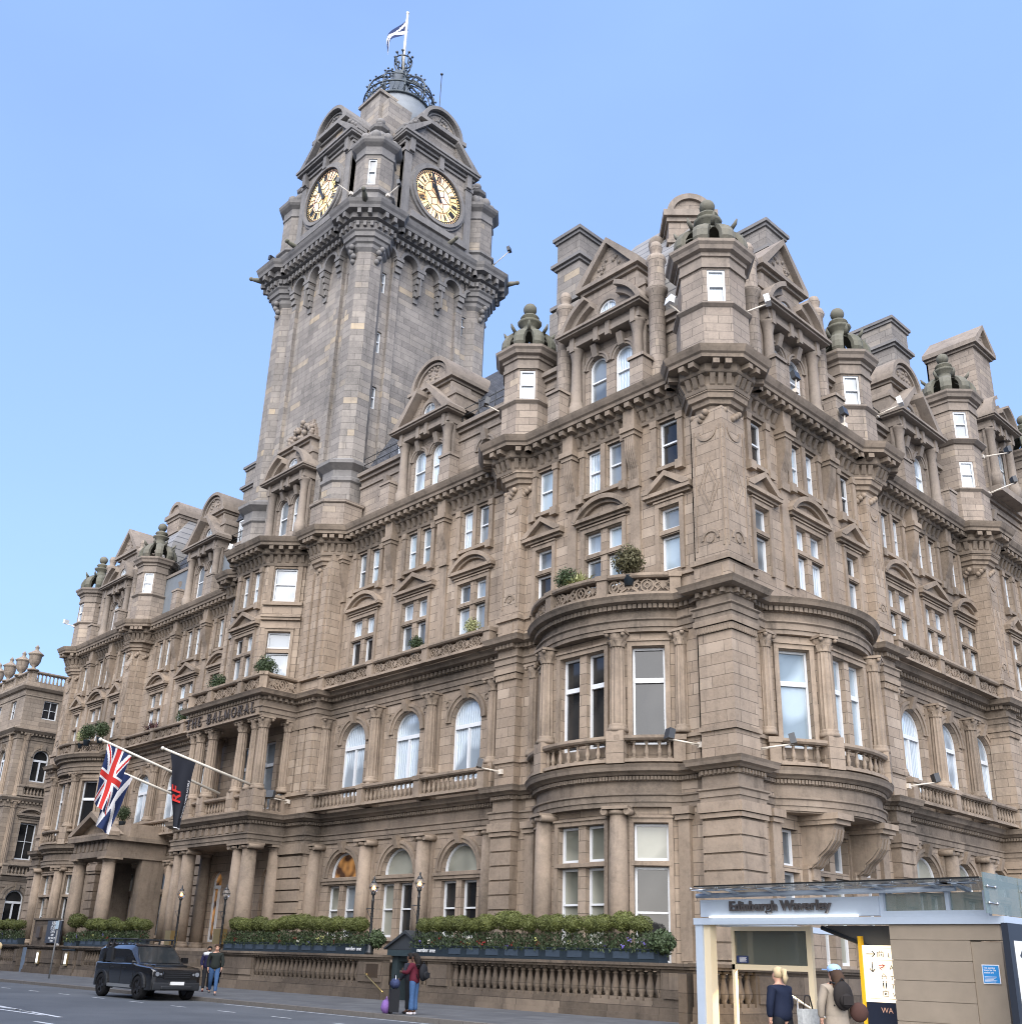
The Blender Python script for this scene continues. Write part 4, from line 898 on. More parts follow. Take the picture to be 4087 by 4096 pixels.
tt.sweep(ring, [(-1.5, 45.9), (.05, 45.9), (.05, 46.05), (.3, 46.1), (.3, 46.5), (.7, 46.55), (.75, 46.75), (.86, 46.9), (.95, 47.12), (-1.5, 47.3)], 1, True).along(ring + ring[:1], 1, .5, .24, .28, .68, 46.15, 46.52).along(ring + ring[:1], 1, .42, .2, .03, .22, 45.55, 45.88); tt.build('cornice', M['towertrim'], T)
# clock stage
for i, f in enumerate(FT):
    n = .1; tt = MB()
    sh.box(f, -3.05, 3.05, -5.4, n, 47.2, 55.0); sh.box(f, -4.4, 4.4, -5.2, -.22, 47.2, 53.6); sh.box(f, -1.75, 1.75, -5.0, n - .12, 55, 57.1)
    tt.box(f, -3.2, 3.2, -2, n + .35, 47.25, 48.1); tt.box(f, -2.5, 2.5, -1, n + .55, 48.1, 48.6); tt.box(f, -3.15, 3.15, -2, n + .12, 54.2, 54.4)
    for s in (-1, 1):
        tt.box(f, s * 2.75 - .3, s * 2.75 + .3, -2, n + .14, 48.1, 54.2); tt.box(f, s * 2.75 - .38, s * 2.75 + .38, -2, n + .2, 53.5, 53.8)
        tt.extr(f, [(s * 3.4, 55.02), (s * 3.4, 55.25), (s * 1.3, 57.1), (s * 1.3, 56.8), (s * 2.8, 55.15)], -2, n + .45); sh.extr(f, [(s * 2.8, 55.15), (s * 1.4, 56.6), (s * 1.7, 55.15)], -1, n + .05)
        tt.ring(f, s * 2.15, 56.7, .12, .34, -.8, n, 0, 2 * pi, 14); tt.box(f, s * 3.2 - .25, s * 3.2 + .25, -.6, n + .1, 55.2, 55.5)
        for j in range(3): tt.sphere((*f.p(s * (3.2 - j * .42), n + .1), 55.6 + j * .42), .16, 7, 5)
    tt.box(f, -3.4, 3.4, -2.4, n + .5, 54.72, 54.9); tt.box(f, -3.45, 3.45, -2.4, n + .6, 54.9, 55.1); tt.box(f, -3.15, 3.15, -2.4, n + .25, 54.5, 54.72)
    for s in (-2.6, 0, 2.6): tt.box(f, s - .2, s + .2, -.5, n + .36, 53.6, 54.7)
    tt.box(f, -1.85, 1.85, -5.0, n + .05, 56.65, 56.8); tt.box(f, -2.12, 2.12, -5.0, n + .34, 57.0, 57.32)
    sh.extr(f, [(1.7 * cos(pi * j / 18), 57.32 + 1.65 * sin(pi * j / 18)) for j in range(19)], -2.4, n - .1)
    tt.ring(f, 0, 57.32, 1.55, 1.82, -2.45, n + .28, seg=22, ez=.95); tt.ring(f, 0, 57.32, 1.28, 1.38, -.3, n + .0, seg=22, ez=.95); tt.sphere((*f.p(0, -.4), 59.42), .3, 8, 6); tt.box(f, -.4, .4, -.9, n + .2, 59.0, 59.15)
    random.seed(3)
    for j in range(26): x = random.uniform(-1, 1); tt.sphere((*f.p(x * .95, n - .08), 57.55 + random.random() * .95 * (1 - .6 * abs(x))), .11, 6, 4)
    tt.ring(f, 0, 51.35, 2.08, 2.32, -.3, n + .3, 0, 2 * pi, 40); tt.ring(f, 0, 51.35, 2.32, 2.5, -.3, n + .16, 0, 2 * pi, 40)
    tt.build('dial_surround', M['towertrim'], T)
    if i < 2:
        x = (-1.4, .6)[i]; g = MB(); g.tube([f.p(x, .5, 47.2), f.p(x, 1.3, 47.3), f.p(x, 1.75, 47.35)], [.2, .17, .12], 7); g.sphere((*f.p(x, 1.8), 47.38), .15, 8, 6, 1, 1.1); g.build('gargoyle', M['moss'], T)
for j, c in enumerate(cs[:3] + cs[3:]):
    d = ((-1, -1), (1, -1), (1, 1), (-1, 1))[j]; g = MB(); P = lambda q, z: (c[0] + d[0] * q * .707, c[1] + d[1] * q * .707, z)
    g.tube([P(2.3, 47.0), P(2.8, 47.12), P(3.2, 47.2)], [.22, .18, .12], 7); g.sphere(P(3.25, 47.22), .16, 8, 6); g.build('gargoyle', M['moss'], T)
sh.box(FW, TX - 4.6, TX + 4.6, -TY - 4.6, -TY + 4.6, 47.2, 55.6); sh.box(FW, TX - 3.5, TX + 3.5, -TY - 3.5, -TY + 3.5, 55.6, 57.6)
for j, c in enumerate(cs):                           # corner turrets of the clock stage
    b = MB(); g = MB(); P = oct_pts(c, 1.25)
    for i in range(8):
        p, qn = P[i], P[(i + 1) % 8]; f = F(p, (qn[0] - p[0], qn[1] - p[1]), 1); L = hypot(qn[0] - p[0], qn[1] - p[1]); ang = round(math.degrees(atan2(f.nr[1], f.nr[0]))) % 360
        o = []
        if ang == 315 and j == 1: o = [(L / 2, .55, 49.3, 51.4, 0)]
        wall(b, f, 0, L, 47.2, 52.5, 0, o, .2, 0)
        if o: win(T, f, L / 2, 49.3, -.14, .55, 2.1, 'sash', 'grey')
    g.lathe(c[0], c[1], [(1.35 * k8, 47.2), (1.35 * k8, 48.6), (1.5 * k8, 48.7), (1.5 * k8, 48.85), (1.2 * k8, 49.0)], 8, pi / 8, False)
    g.lathe(c[0], c[1], [(1.25 * k8, 51.7), (1.33 * k8, 51.75), (1.33 * k8, 51.95), (1.28 * k8, 52.0), (1.3 * k8, 52.4), (1.55 * k8, 52.6), (1.66 * k8, 52.75), (1.7 * k8, 52.95), (1.2 * k8, 53.1), (1.1, 53.4), (1.15, 53.7), (.95, 54.1), (.5, 54.4), (.45, 54.6), (.7, 54.75), (.75, 54.95), (.4, 55.05), (.5, 55.25), (.3, 55.45)], 8, pi / 8, False); g.sphere((c[0], c[1], 55.65), .33, 10, 7)
    for i in range(8): t = i * pi / 4; g.sphere((c[0] + 1.05 * cos(t), c[1] + 1.05 * sin(t), 53.55), .36, 8, 6, 1.2)
    o = b.build('corner_turret', M['tower'], T); g.build('turret_cap', M['towertrim'], o)
sh.build('shaft', M['tower'], T)
# dials
def dial_mat():
    k = NT('lit_opal_dial'); P = k.n('ShaderNodeTexCoord').outputs['Object']; v = k.n('ShaderNodeTexVoronoi', {'Vector': P, 'Scale': 1.3})
    c = k.mix(k.noise(P, .6, 2), (.90, .54, .22), (.86, .70, .44)); c = k.mix(.35, c, v.outputs['Color'], 'SOFT_LIGHT')
    k.put(k.b.inputs['Emission Color'], c); k.put(k.b.inputs['Emission Strength'], .2); return k.col(c, .35, .4)
DM = dial_mat()
def hand(f, z, ang, L, w, n, par, nm):
    b = MB(); d = (sin(ang), cos(ang)); e = (d[1], -d[0])
    P = [(d[0] * -.5 + e[0] * w, d[1] * -.5 + e[1] * w), (d[0] * L * .55 + e[0] * w * .8, d[1] * L * .55 + e[1] * w * .8), (d[0] * L * .66 + e[0] * w * 1.7, d[1] * L * .66 + e[1] * w * 1.7), (d[0] * L, d[1] * L)]
    P += [(d[0] * L * .66 - e[0] * w * 1.7, d[1] * L * .66 - e[1] * w * 1.7), (d[0] * L * .55 - e[0] * w * .8, d[1] * L * .55 - e[1] * w * .8), (d[0] * -.5 - e[0] * w, d[1] * -.5 - e[1] * w)]
    b.extr(f, [(x, z + y) for x, y in P], n, n + .05); b.build(nm, M['iron'], par)
for i, f in enumerate(FT):
    z = 51.35; b = MB(); n = .18
    b.add([f.p(2.08 * cos(2 * pi * j / 48), n, z + 2.08 * sin(2 * pi * j / 48)) for j in range(48)], [tuple(range(48))])
    o = b.build('clock_face', DM, T); g = MB(); n += .01
    g.ring(f, 0, z, 2.02, 2.08, n, n + .05, 0, 2 * pi, 48); g.ring(f, 0, z, 1.84, 1.875, n, n + .03, 0, 2 * pi, 48); g.ring(f, 0, z, 1.16, 1.19, n, n + .03, 0, 2 * pi, 40); g.ring(f, 0, z, .6, .625, n, n + .03, 0, 2 * pi, 30) if 0 else None
    def spoke(a, r0, r1, w, off=0.):
        d = (sin(a), cos(a)); e = (d[1], -d[0]); g.extr(f, [(d[0] * r0 + e[0] * (off - w), z + d[1] * r0 + e[1] * (off - w)), (d[0] * r1 + e[0] * (off - w), z + d[1] * r1 + e[1] * (off - w)), (d[0] * r1 + e[0] * (off + w), z + d[1] * r1 + e[1] * (off + w)), (d[0] * r0 + e[0] * (off + w), z + d[1] * r0 + e[1] * (off + w))], n, n + .04)
    for j in range(60): spoke(j * pi / 30, 1.86, 2.03, .035)
    num = ['XII', 'I', 'II', 'III', 'IIII', 'V', 'VI', 'VII', 'VIII', 'IX', 'X', 'XI']
    for j, t in enumerate(num):
        a = j * pi / 6; wds = {'I': .105, 'V': .2, 'X': .2}; tot = sum(wds[c] for c in t); x = -tot / 2
        for c in t:
            w = wds[c]; m_ = x + w / 2
            if c == 'I': spoke(a, 1.28, 1.77, .03, m_)
            else:
                for sg in (-1, 1):
                    d = (sin(a), cos(a)); e = (d[1], -d[0]); x0, x1 = (m_, m_ + sg * w * .42) if c == 'V' else (m_ - sg * w * .4, m_ + sg * w * .4); th = .034 if sg > 0 else .018
                    g.extr(f, [(d[0] * r + e[0] * xx, z + d[1] * r + e[1] * xx) for r, xx in ((1.28, x0 - th), (1.76, x1 - th), (1.76, x1 + th), (1.28, x0 + th))], n, n + .04)
            x += w
    for j in range(12): spoke(j * pi / 6 + pi / 12, 1.17, 1.86, .012)
    for j in range(6):
        a = j * pi / 3; spoke(a, 0, .62, .014)
        for sg in (-1, 1):
            p0 = (sin(a) * .62, cos(a) * .62); bb = a + sg * pi / 6; p1 = (sin(bb) * .95, cos(bb) * .95); L = hypot(p1[0] - p0[0], p1[1] - p0[1]); u = ((p1[1] - p0[1]) / L * .014, -(p1[0] - p0[0]) / L * .014)
            g.extr(f, [(p0[0] + u[0], z + p0[1] + u[1]), (p1[0] + u[0], z + p1[1] + u[1]), (p1[0] - u[0], z + p1[1] - u[1]), (p0[0] - u[0], z + p0[1] - u[1])], n, n + .03)
        spoke(a + pi / 6, .95, 1.17, .014)
    g.build('numeral_ring', M['iron'], o)
    hand(f, z, radians(-35), 1.15, .11, n + .08, o, 'hour_hand'); hand(f, z, radians(-24), 1.85, .085, n + .14, o, 'minute_hand')
# square base, lead dome and open iron crown
cu = MB(); cu.box(FW, TX - 2.9, TX + 2.9, -TY - 2.9, -TY + 2.9, 57.5, 60.2); o = cu.build('cupola_base', M['tower'], T)
cu = MB(); cu.box(FW, TX - .3, TX + 2.1, -TY + 1.2, -TY + 3.2, 56, 61.0); cu.box(FW, TX - .45, TX + 2.25, -TY + 1.1, -TY + 3.35, 61.0, 61.25); cu.build('stair_block', M['tower'], T)
d = MB(); d.lathe(TX, TY, [(3.1, 58.5), (3.0, 60.6), (2.75, 61.4), (2.45, 62.2), (2.4, 62.5), (1.9, 62.6), (1.5, 63.3), (.9, 64.4), (.5, 65.4), (.35, 66)], 28)
d.box(FW, TX + .1, TX + 1.1, -TY + .2, -TY + 1.3, 61, 63.3); d.box(FW, TX - .05, TX + 1.25, -TY + .1, -TY + 1.45, 63.3, 63.6); d.box(FW, TX + .2, TX + 1.0, -TY + .3, -TY + 1.2, 63.6, 65.6)
d.build('lead_dome', M['lead'], T)
for i in range(10):
    t = 2 * pi * i / 10 + .13; k = MB(); rr = [(2.5, 62.4), (2.72, 63.2), (2.62, 64.0), (2.3, 64.7), (1.75, 65.3), (1.1, 65.7), (.6, 65.95), (.42, 66.3)]
    P = lambda r, z: (TX + r * cos(t), TY + r * sin(t), z)
    k.tube([P(*q) for q in rr], .075, 6); k.tube([P(r - .34, z - .2) for r, z in rr[:6]], .05, 6)
    for (r, z), (r2, z2) in zip(rr[:6], rr[1:7]):
        k.tube([P(r, z), P((r + r2) / 2 - .36, (z + z2) / 2 - .2)], .035, 5); k.sphere(P((r + r2) / 2 + .14, (z + z2) / 2 + .12), .09, 6, 5); k.tube([P((r + r2) / 2, (z + z2) / 2), P((r + r2) / 2 - .34, (z + z2) / 2 - .2)], .035, 5)
    k.build('crown_rib', M['verdi'], T)
k = MB()
for r, z, w in ((2.5, 62.45, .09), (2.74, 63.25, .07), (2.5, 64.2, .05)): k.tube([(TX + r * cos(2 * pi * i / 40), TY + r * sin(2 * pi * i / 40), z) for i in range(41)], w, 6)
for i in range(44):
    t = 2 * pi * i / 44; k.tube([(TX + 2.5 * cos(t), TY + 2.5 * sin(t), 62.45), (TX + 2.74 * cos(t + .09), TY + 2.74 * sin(t + .09), 63.25)], .03, 4)
k.build('crown_ring', M['verdi'], T)
k = MB(); k.lathe(TX, TY, [(.75, 65.2), (.5, 65.8), (.42, 66.3), (.5, 66.6), (.26, 66.8)], 14)
for i in range(8):
    t = 2 * pi * i / 8; k.tube([(TX + r * cos(t), TY + r * sin(t), z) for r, z in ((.22, 66.7), (.5, 67.0), (.66, 67.5), (.68, 67.9), (.5, 68.2), (.64, 68.35))], .06, 5); k.sphere((TX + .68 * cos(t), TY + .68 * sin(t), 68.4), .12, 6, 5)
k.tube([(TX + .68 * cos(2 * pi * i / 20), TY + .68 * sin(2 * pi * i / 20), 67.9) for i in range(21)], .06, 5)
k.build('lantern_basket', M['verdi'], T)
MB().tube([(TX, TY, 66), (TX, TY, 73.0)], [.13, .09], 8).sphere((TX, TY, 73.05), .14, 8, 6).build('flagpole', M['pole'], T)
MB().tube([(TX + 2.2, TY + 2.2, 60), (TX + 2.2, TY + 2.2, 66.6)], .035, 5).sphere((TX + 2.2, TY + 2.2, 66.65), .12, 6, 5).build('lightning_rod', M['iron'], T)
# ------------------------------------------------------------------ ground
def asphalt():
    k = NT('worn_asphalt'); P = k.n('ShaderNodeNewGeometry').outputs['Position']; a = k.noise(P, .25, 5); b = k.noise(P, 60., 3)
    c = k.mix(k.rng(a, .3, .7), (.036, .042, .05), (.085, .094, .105)); c = k.mix(k.rng(k.noise(P, 1.7, 6, .75), .56, .72, 0, .6), c, (.028, .03, .034)); c = k.mix(k.math('MULTIPLY', b, .35), c, (.15, .16, .17)); k.bump(b, .4, .01); return k.col(c, .75, .35)
def paving():
    k = NT('flagstone_paving'); P = k.n('ShaderNodeNewGeometry').outputs['Position']
    b = k.n('ShaderNodeTexBrick', {'Vector': P, 'Color1': (.075, .08, .088, 1), 'Color2': (.11, .115, .12, 1), 'Mortar': (.035, .036, .04, 1), 'Scale': 1., 'Mortar Size': .012, 'Brick Width': .9, 'Row Height': .6})
    c = k.mix(k.rng(k.noise(P, .6, 5), .4, .7, 0, .5), b.outputs['Color'], (.05, .052, .055)); return k.col(c, .7, .35)
M['kerb'] = simple('granite_kerb', (.13, .12, .11), .7, .3, nz=.3)
M['paint'] = simple('worn_road_paint', (.50, .52, .54), .7, .3, nz=.25, nscale=5)
MB().box(FW, -900, 900, -900, 900, -.5, 0).build('road', asphalt(), None, kind='structure')
MB().box(FW, -300, 2.3, -300 + 300 + 2.0 if 0 else -12, 9.85, -.2, .12).box(FW, 2.302, 60, 9.0 - .0, 9.85, -.2, .12).box(FW, 2.302, 60, -60, 9.0, -.2, .118).build('pavement', paving(), None, kind='structure')
k = MB(); x = -120.
while x < 60: k.box(FW, x, x + .98, 9.852, 10.12, -.2, .125); x += 1.0
k.build('kerb_line', M['kerb'], None, kind='structure')
pm = MB()
def line(p, q, w): 
    d = Vector((q[0] - p[0], q[1] - p[1])); n = Vector((-d.y, d.x)).normalized() * w / 2; pm.quad((p[0] + n.x, p[1] + n.y, .005), (q[0] + n.x, q[1] + n.y, .005), (q[0] - n.x, q[1] - n.y, .005), (p[0] - n.x, p[1] - n.y, .005))
line((-7.4, -18.71), (-13.5, -18.2), .14); line((-8.3, -18.78), (-13, -18.9), .12); line((-9.9, -18.45), (-14, -18.4), .1); line((-5.9, -19.9), (2, -19.9), .13); line((-11, -19.1), (-14, -19.3), .12)
for i in range(26): line((-70 + i * 3.0, -12.9), (-69 + i * 3.0, -12.9), .09)
line((-60, -10.5), (-22, -10.5), .07) if 0 else None; line((-14, -10.45), (0, -10.45), .08)
pm.build('road_markings', M['paint'], None, kind='structure')

# ------------------------------------------------------------------ street parapet in three lengths, planters, clipped trees
GP = 'street parapets in front of the hotel'
def parapet_run(label, s0, s1, cells, n=2.9, f=FA):
    t = thing('stone_parapet', label, 'parapet', f.p((s0 + s1) / 2, n, .12), 0); L0 = Vector(f.p((s0 + s1) / 2, n, .12))
    b = MB(); b.box(f, s0 - .05, s1 + .05, n - .3, n + .22, .1, .3); b.box(f, s0, s1, n - .26, n + .16, .3, .56); b.box(f, s0, s1, n - .24, n + .12, .56, .66); pl = b.build('plinth', M['street'], t)
    c = MB().box(f, s0 - .06, s1 + .06, n - .26, n + .2, 1.6, 1.68).box(f, s0 - .1, s1 + .1, n - .3, n + .26, 1.68, 1.77).build('coping', M['street'], t)
    for q in (pl, c): q.location = -L0
    me = baluster_mesh(.94, .14, 'street'); x = s0
    for a, e in cells:
        if a - x > .05: MB().box(f, x, a, n - .2, n + .1, .66, 1.6).box(f, x + .12, a - .12, n + .1, n + .15, .75, 1.5).build('pier', M['street'], t).location = -L0
        k = round((e - a) / .36)
        for i in range(k): o = obj('baluster', me, t, Vector(f.p(a + (e - a) * (i + .5) / k, n - .06, .66)) - L0)
        x = e
    if s1 - x > .05: MB().box(f, x, s1, n - .2, n + .1, .66, 1.6).box(f, x + .12, s1 - .12, n + .1, n + .15, .75, 1.5).build('pier', M['street'], t).location = -L0
    MB().box(f, s0 + .1, s1 - .1, n - .8, n - .5, -.3, 1.5).build('backing_wall', M['street'], t).location = -L0
    return t
parapet_run('sooty stone balustrade by the station entrance, under the longest flower planter', -.25, 12.9, [(1.0, 10.9), (12.25, 12.75)])
parapet_run('sooty stone balustrade between the hotel portico and the restaurant doorway', 14.95, 27.6, [(16.7, 24.8)])
parapet_run('sooty stone balustrade behind the parked black car', 36.1, 44.6, [(36.8, 43.7)])
parapet_run('short stone wall with lit notice boxes under the bar food board', 47.6, 52.6, [])
parapet_run('stone balustrade at the far left end of the hotel beside the walking woman', 54.0, 64, [(54.7, 63.4)])
parapet_run('stone parapet running back along the station steps behind the street name plate', -5.6, 22, [(-5.0, -3.1)], -2.4 + 4.8, FB)
MB().box(FW, -4.5 - 0, 4.5, 0, .1, 0, .1) if 0 else None
def leafmesh(name, n, rx, rz, size, mat, seed, shell=.72, up=0., core=True, ell=1.6):
    random.seed(seed); b = MB()
    for i in range(n):
        u = random.uniform(-1, 1); a = random.uniform(0, 2 * pi); s = sqrt(1 - u * u); d = Vector((s * cos(a), s * sin(a), u)); r = random.uniform(shell, 1.04) * (1 + .1 * sin(3 * a + seed) * s + .07 * sin(5 * u + a * 2))
        c = Vector((d.x * rx * r, d.y * rx * r, d.z * rz * r)); nn = (d + Vector([random.gauss(0, .7) for _ in range(3)])).normalized()
        t1 = nn.cross(Vector((random.gauss(0, 1), random.gauss(0, 1), 1 + up))).normalized(); t2 = nn.cross(t1); z = size * random.uniform(.6, 1.3)
        b.quad(c - t1 * z * .5, c + t2 * z * ell * .5 , c + t1 * z * .5, c - t2 * z * ell * .5)
    if core: b.sphere((0, 0, 0), rx * shell * .93, 10, 7, rz / rx)
    return b.mesh(name, M[mat])
BALL = [leafmesh('crown', 2300, .39, .30, .036, 'box', q, .8) for q in (1, 2, 3)]
def stemmesh(): b = MB(); b.tube([(0, 0, 0), (.015, .01, .3), (-.01, 0, .55), (0, 0, .75)], [.022, .018, .02, .016], 6); return b.mesh('trunk', M['bark'])
STEM = stemmesh(); TG = 'clipped box trees in the planters'
CT = [0]
def topiary(x, y, z, label, sc=1.):
    r = thing('topiary_tree', label, 'topiary', (x, y, z), random.uniform(0, 6), TG); s = sc * random.uniform(.9, 1.12); r.scale = (s, s, s)
    obj('trunk', STEM, r); o = obj('crown', BALL[CT[0] % 3], r, (0, 0, .86)); CT[0] += 1; return r
FLW = [simple('red_petals', (.24, .012, .014), .5), simple('white_petals', (.5, .5, .42), .5), simple('violet_petals', (.16, .13, .42), .5), simple('yellow_petals', (.38, .38, .14), .5)]
def planter(label, s0, s1, n=2.85, z=1.77, texts=(), nb=7, lab2='', cells=None, h=.4):
    c = FA.p((s0 + s1) / 2, n, z); t = thing('flower_planter', label, 'planter', c); L0 = Vector(c); b = MB()
    b.box(FA, s0, s1, n - .22, n + .22, z, z + h - .04); b.box(FA, s0 - .02, s1 + .02, n - .24, n + .25, z + h - .04, z + h); b.box(FA, s0 - .01, s1 + .01, n - .23, n + .235, z, z + .05)
    o = b.build('box', M['planter'], t); o.location = -L0
    k = max(1, int((s1 - s0) / .95)); p = MB()
    for i in range(k):
        c0 = s0 + (s1 - s0) * (i + .5) / k
        if any(abs(c0 - q) < .75 for q in texts): continue
        p.box(FA, c0 - .33, c0 + .33, n + .2, n + .235, z + .1, z + h - .09)
    p.build('panels', M['planterhi'], t).location = -L0
    for q in texts:
        m_ = textmesh('number one', .22, .012); o = obj('lettering', m_, t, Vector(FA.p(q + .6, n + .245, z + .14)) - L0, 0); o.rotation_euler = (pi / 2, 0, 0); m_.materials.append(M['white'])
    random.seed(int(s0 * 7)); L = s1 - s0; g = MB(); f = MB(); fi = []
    for i in range(int(L * 620)):
        s = random.uniform(s0, s1); w = random.uniform(-.26, .32); hh = random.random() ** 1.4 * .5; q = Vector(FA.p(s, n + w, z + h + hh - .06 - max(0, w - .2) * .9)); dr = Vector((random.gauss(0, .6), random.gauss(0, .6) - .2, 1)).normalized(); sd = dr.cross(Vector((random.gauss(0, 1), random.gauss(0, 1), .1))).normalized(); zz = random.uniform(.05, .13)
        g.quad(q, q + dr * zz * .6 + sd * zz * .22, q + dr * zz * 1.2, q + dr * zz * .6 - sd * zz * .22)
    mats = []
    for i in range(int(L * 1.7)):
        s = random.uniform(s0 + .1, s1 - .1); ci = random.choice([0, 0, 1, 2, 3]); zc = z + h + random.uniform(.02, .26); c = FA.p(s, n + random.uniform(.08, .3)); q = len(f.f)
        for j in range(7): f.sphere((c[0] + random.gauss(0, .045), c[1] + random.gauss(0, .03), zc + random.gauss(0, .035)), random.uniform(.018, .032), 5, 4)
        mats += [ci] * (len(f.f) - q)
    o = g.build('bedding_foliage', M['leaf'], None, kind='stuff', label='low green bedding foliage in the ' + lab2, cat='plants')
    o = f.build('bedding_flowers', FLW, None, kind='stuff', label='red white and violet bedding flowers in the ' + lab2, cat='flowers')
    for p_, c_ in zip(o.data.polygons, mats): p_.material_index = c_
def textmesh(s, size, ext=.01, bold=0.):
    cu = bpy.data.curves.new('text', 'FONT'); cu.body = s; cu.size = size; cu.extrude = ext; cu.offset = bold; o = bpy.data.objects.new('tmp', cu); COL.objects.link(o); dg = bpy.context.evaluated_depsgraph_get()
    me = bpy.data.meshes.new_from_object(o.evaluated_get(dg)); bpy.data.objects.remove(o); me.materials.clear(); me.name = 'lettering'; return me
planter('long slate blue flower planter on the balustrade nearest the station entrance', 1.0, 13.15, texts=(12.2,), lab2='planter by the station entrance')
planter('slate blue flower planter on the balustrade between portico and restaurant doorway', 16.2, 27.6, texts=(16.9,), lab2='planter beside the portico')
planter('slate blue flower planter above the parked black car', 36.3, 44.4, lab2='planter above the black car')
planter('small square slate blue planter right of the bar food board', 44.9, 46.7, z=1.52, h=.55, lab2='square planter by the bar food board')
planter('slate blue flower planter at the far left end of the hotel front', 54.2, 62, lab2='planter at the far left end')
pr_ = parapet_run('low stone gate pier carrying the small square planter', 44.85, 46.8, [])
for a, e, k_, lb in ((1.5, 13.0, 16, 'clipped box ball tree in the planter by the station entrance'), (16.6, 27.3, 15, 'clipped box ball tree in the planter between portico and restaurant doorway'), (36.2, 44.0, 11, 'clipped box ball tree in the planter above the parked black car'), (54.5, 61, 8, 'clipped box ball tree in the planter at the far left of the hotel')):
    random.seed(int(a * 10))
    for i in range(k_): p = FA.p(a + (e - a) * (i + .5) / k_ + random.uniform(-.1, .1), 2.85 + random.uniform(-.08, .08)); topiary(*p, 2.1, lb)
topiary(*FA.p(45.8, 2.85), 2.0, 'single larger clipped box tree in the small square planter', 1.5)
for s, n, rx, lb in ((.95, 2.9, .42, 'low rounded green shrub spilling from the right end of the long planter'), (15.95, 2.7, .4, 'low rounded green shrub at the lamp beside the restaurant doorway')):
    o = thing('shrub', lb, 'shrub', FA.p(s, n, 2.15)); obj('crown', leafmesh('crown', 900, rx, rx * .9, .07, 'leaf', 21), o, (0, 0, .22)); MB().tube([(0, 0, 0), (0, 0, .3)], .02, 5).build('stem', M['bark'], o)
# plants on the balconies
def ballplant(x, y, z, r, mat, label, n=900, size=.09, kind='ball', name='potted_shrub', seed=4):
    o = thing(name, label, 'potted plant', (x, y, z)); MB().lathe(0, 0, [(.17, 0), (.24, .38), (.26, .4), (.2, .4), (.18, .3)], 14).build('pot', M['planter'], o)
    if kind == 'spiky':
        random.seed(seed); b = MB()
        for i in range(n):
            a = random.uniform(0, 2 * pi); e = random.uniform(.15, 1.4); d = Vector((cos(a) * cos(e), sin(a) * cos(e), sin(e))); L = r * random.uniform(.8, 1.5); c = Vector((0, 0, .45)) + Vector((random.gauss(0, r * .2), random.gauss(0, r * .2), 0)); sd = d.cross(Vector((0, 0, 1))).normalized() * size * .4; dr = Vector((0, 0, -L * .35 * cos(e)))
            b.quad(c - sd, c + sd, c + d * L * .6 + sd * .8, c + d * L * .6 - sd * .8); b.quad(c + d * L * .6 - sd * .8, c + d * L * .6 + sd * .8, c + d * L + dr)
        b.build('leaves', M[mat], o)
    else:
        obj('crown', leafmesh('crown', n, r, r * (1 if kind == 'ball' else 1.35), size, mat, seed, .25 if kind == 'ball' else .4, core=False), o, (0, 0, .45 + r * .95)); MB().tube([(0, 0, .3), (.02, 0, .5 + r * .5), (0, 0, .5 + r)], .03, 6).tube([(.01, 0, .45 + r * .3), (r * .4, r * .2, .5 + r)], .015, 5).tube([(.01, 0, .45 + r * .3), (-r * .4, -r * .2, .5 + r)], .015, 5).build('stem', M['bark'], o)
    return o
for s, n, z, r, mt, kd, nn, sz, lb in (
  (3.62, 1.2, 14.84, .62, 'olive', 'ball', 1500, .1, 'round bronze leaved shrub on the bow balcony at the corner'),
  (5.9, 1.45, 15.2, .62, 'limeleaf', 'spiky', 150, .07, 'striped pale grassy plant spilling over the bow balcony rail'),
  (6.75, 1.35, 14.9, .5, 'leaf', 'ball', 1000, .08, 'dark bushy shrub beside the grassy plant on the bow balcony'),
  (18.2, -.1, 14.84, .38, 'leaf', 'ball', 900, .07, 'small dark green ball shrub on the balcony right of the tower'),
  (14.2, -.15, 14.9, .4, 'limeleaf', 'ball', 500, .08, 'low yellow green plants on the balcony next to the bow'),
  (28.75, 1.9, 14.84, .62, 'leaf', 'ball', 1500, .09, 'large green ball shrub at the right corner of the portico balcony'),
  (34.1, 1.75, 14.84, .58, 'leaf', 'ball', 1300, .09, 'green ball shrub at the left part of the portico balcony'),
  (43.6, -.9, 14.84, .42, 'leaf', 'cone', 900, .07, 'narrow dark green shrub left of the portico balcony'),
  (47.9, -.95, 14.84, .75, 'purpleleaf', 'spiky', 60, .1, 'purple spiky cordyline on the balcony left of the portico'),
  (55.9, .6, 14.84, .45, 'limeleaf', 'cone', 900, .07, 'yellow green conical conifer on the far left bow balcony'),
  (54.7, .7, 14.84, .6, 'leaf', 'ball', 1200, .09, 'loose dark shrub right of the conifer on the far left bow balcony'),
  (52.9, .5, 14.84, .58, 'leaf', 'ball', 1200, .09, 'dark rounded shrub at the right end of the far left bow balcony'),
  (49.3, -.5, 9.3, .5, 'leaf', 'ball', 1000, .08, 'green ball tree on the lower balcony behind the hanging national flags')):
    ballplant(*FA.p(s, n), z + (.4 if z < 14.95 and z > 14 else 0), r, mt, lb, nn if kd == 'spiky' else int(nn * 2.2), sz if kd == 'spiky' else sz * .68, kd, seed=int(s * 3))

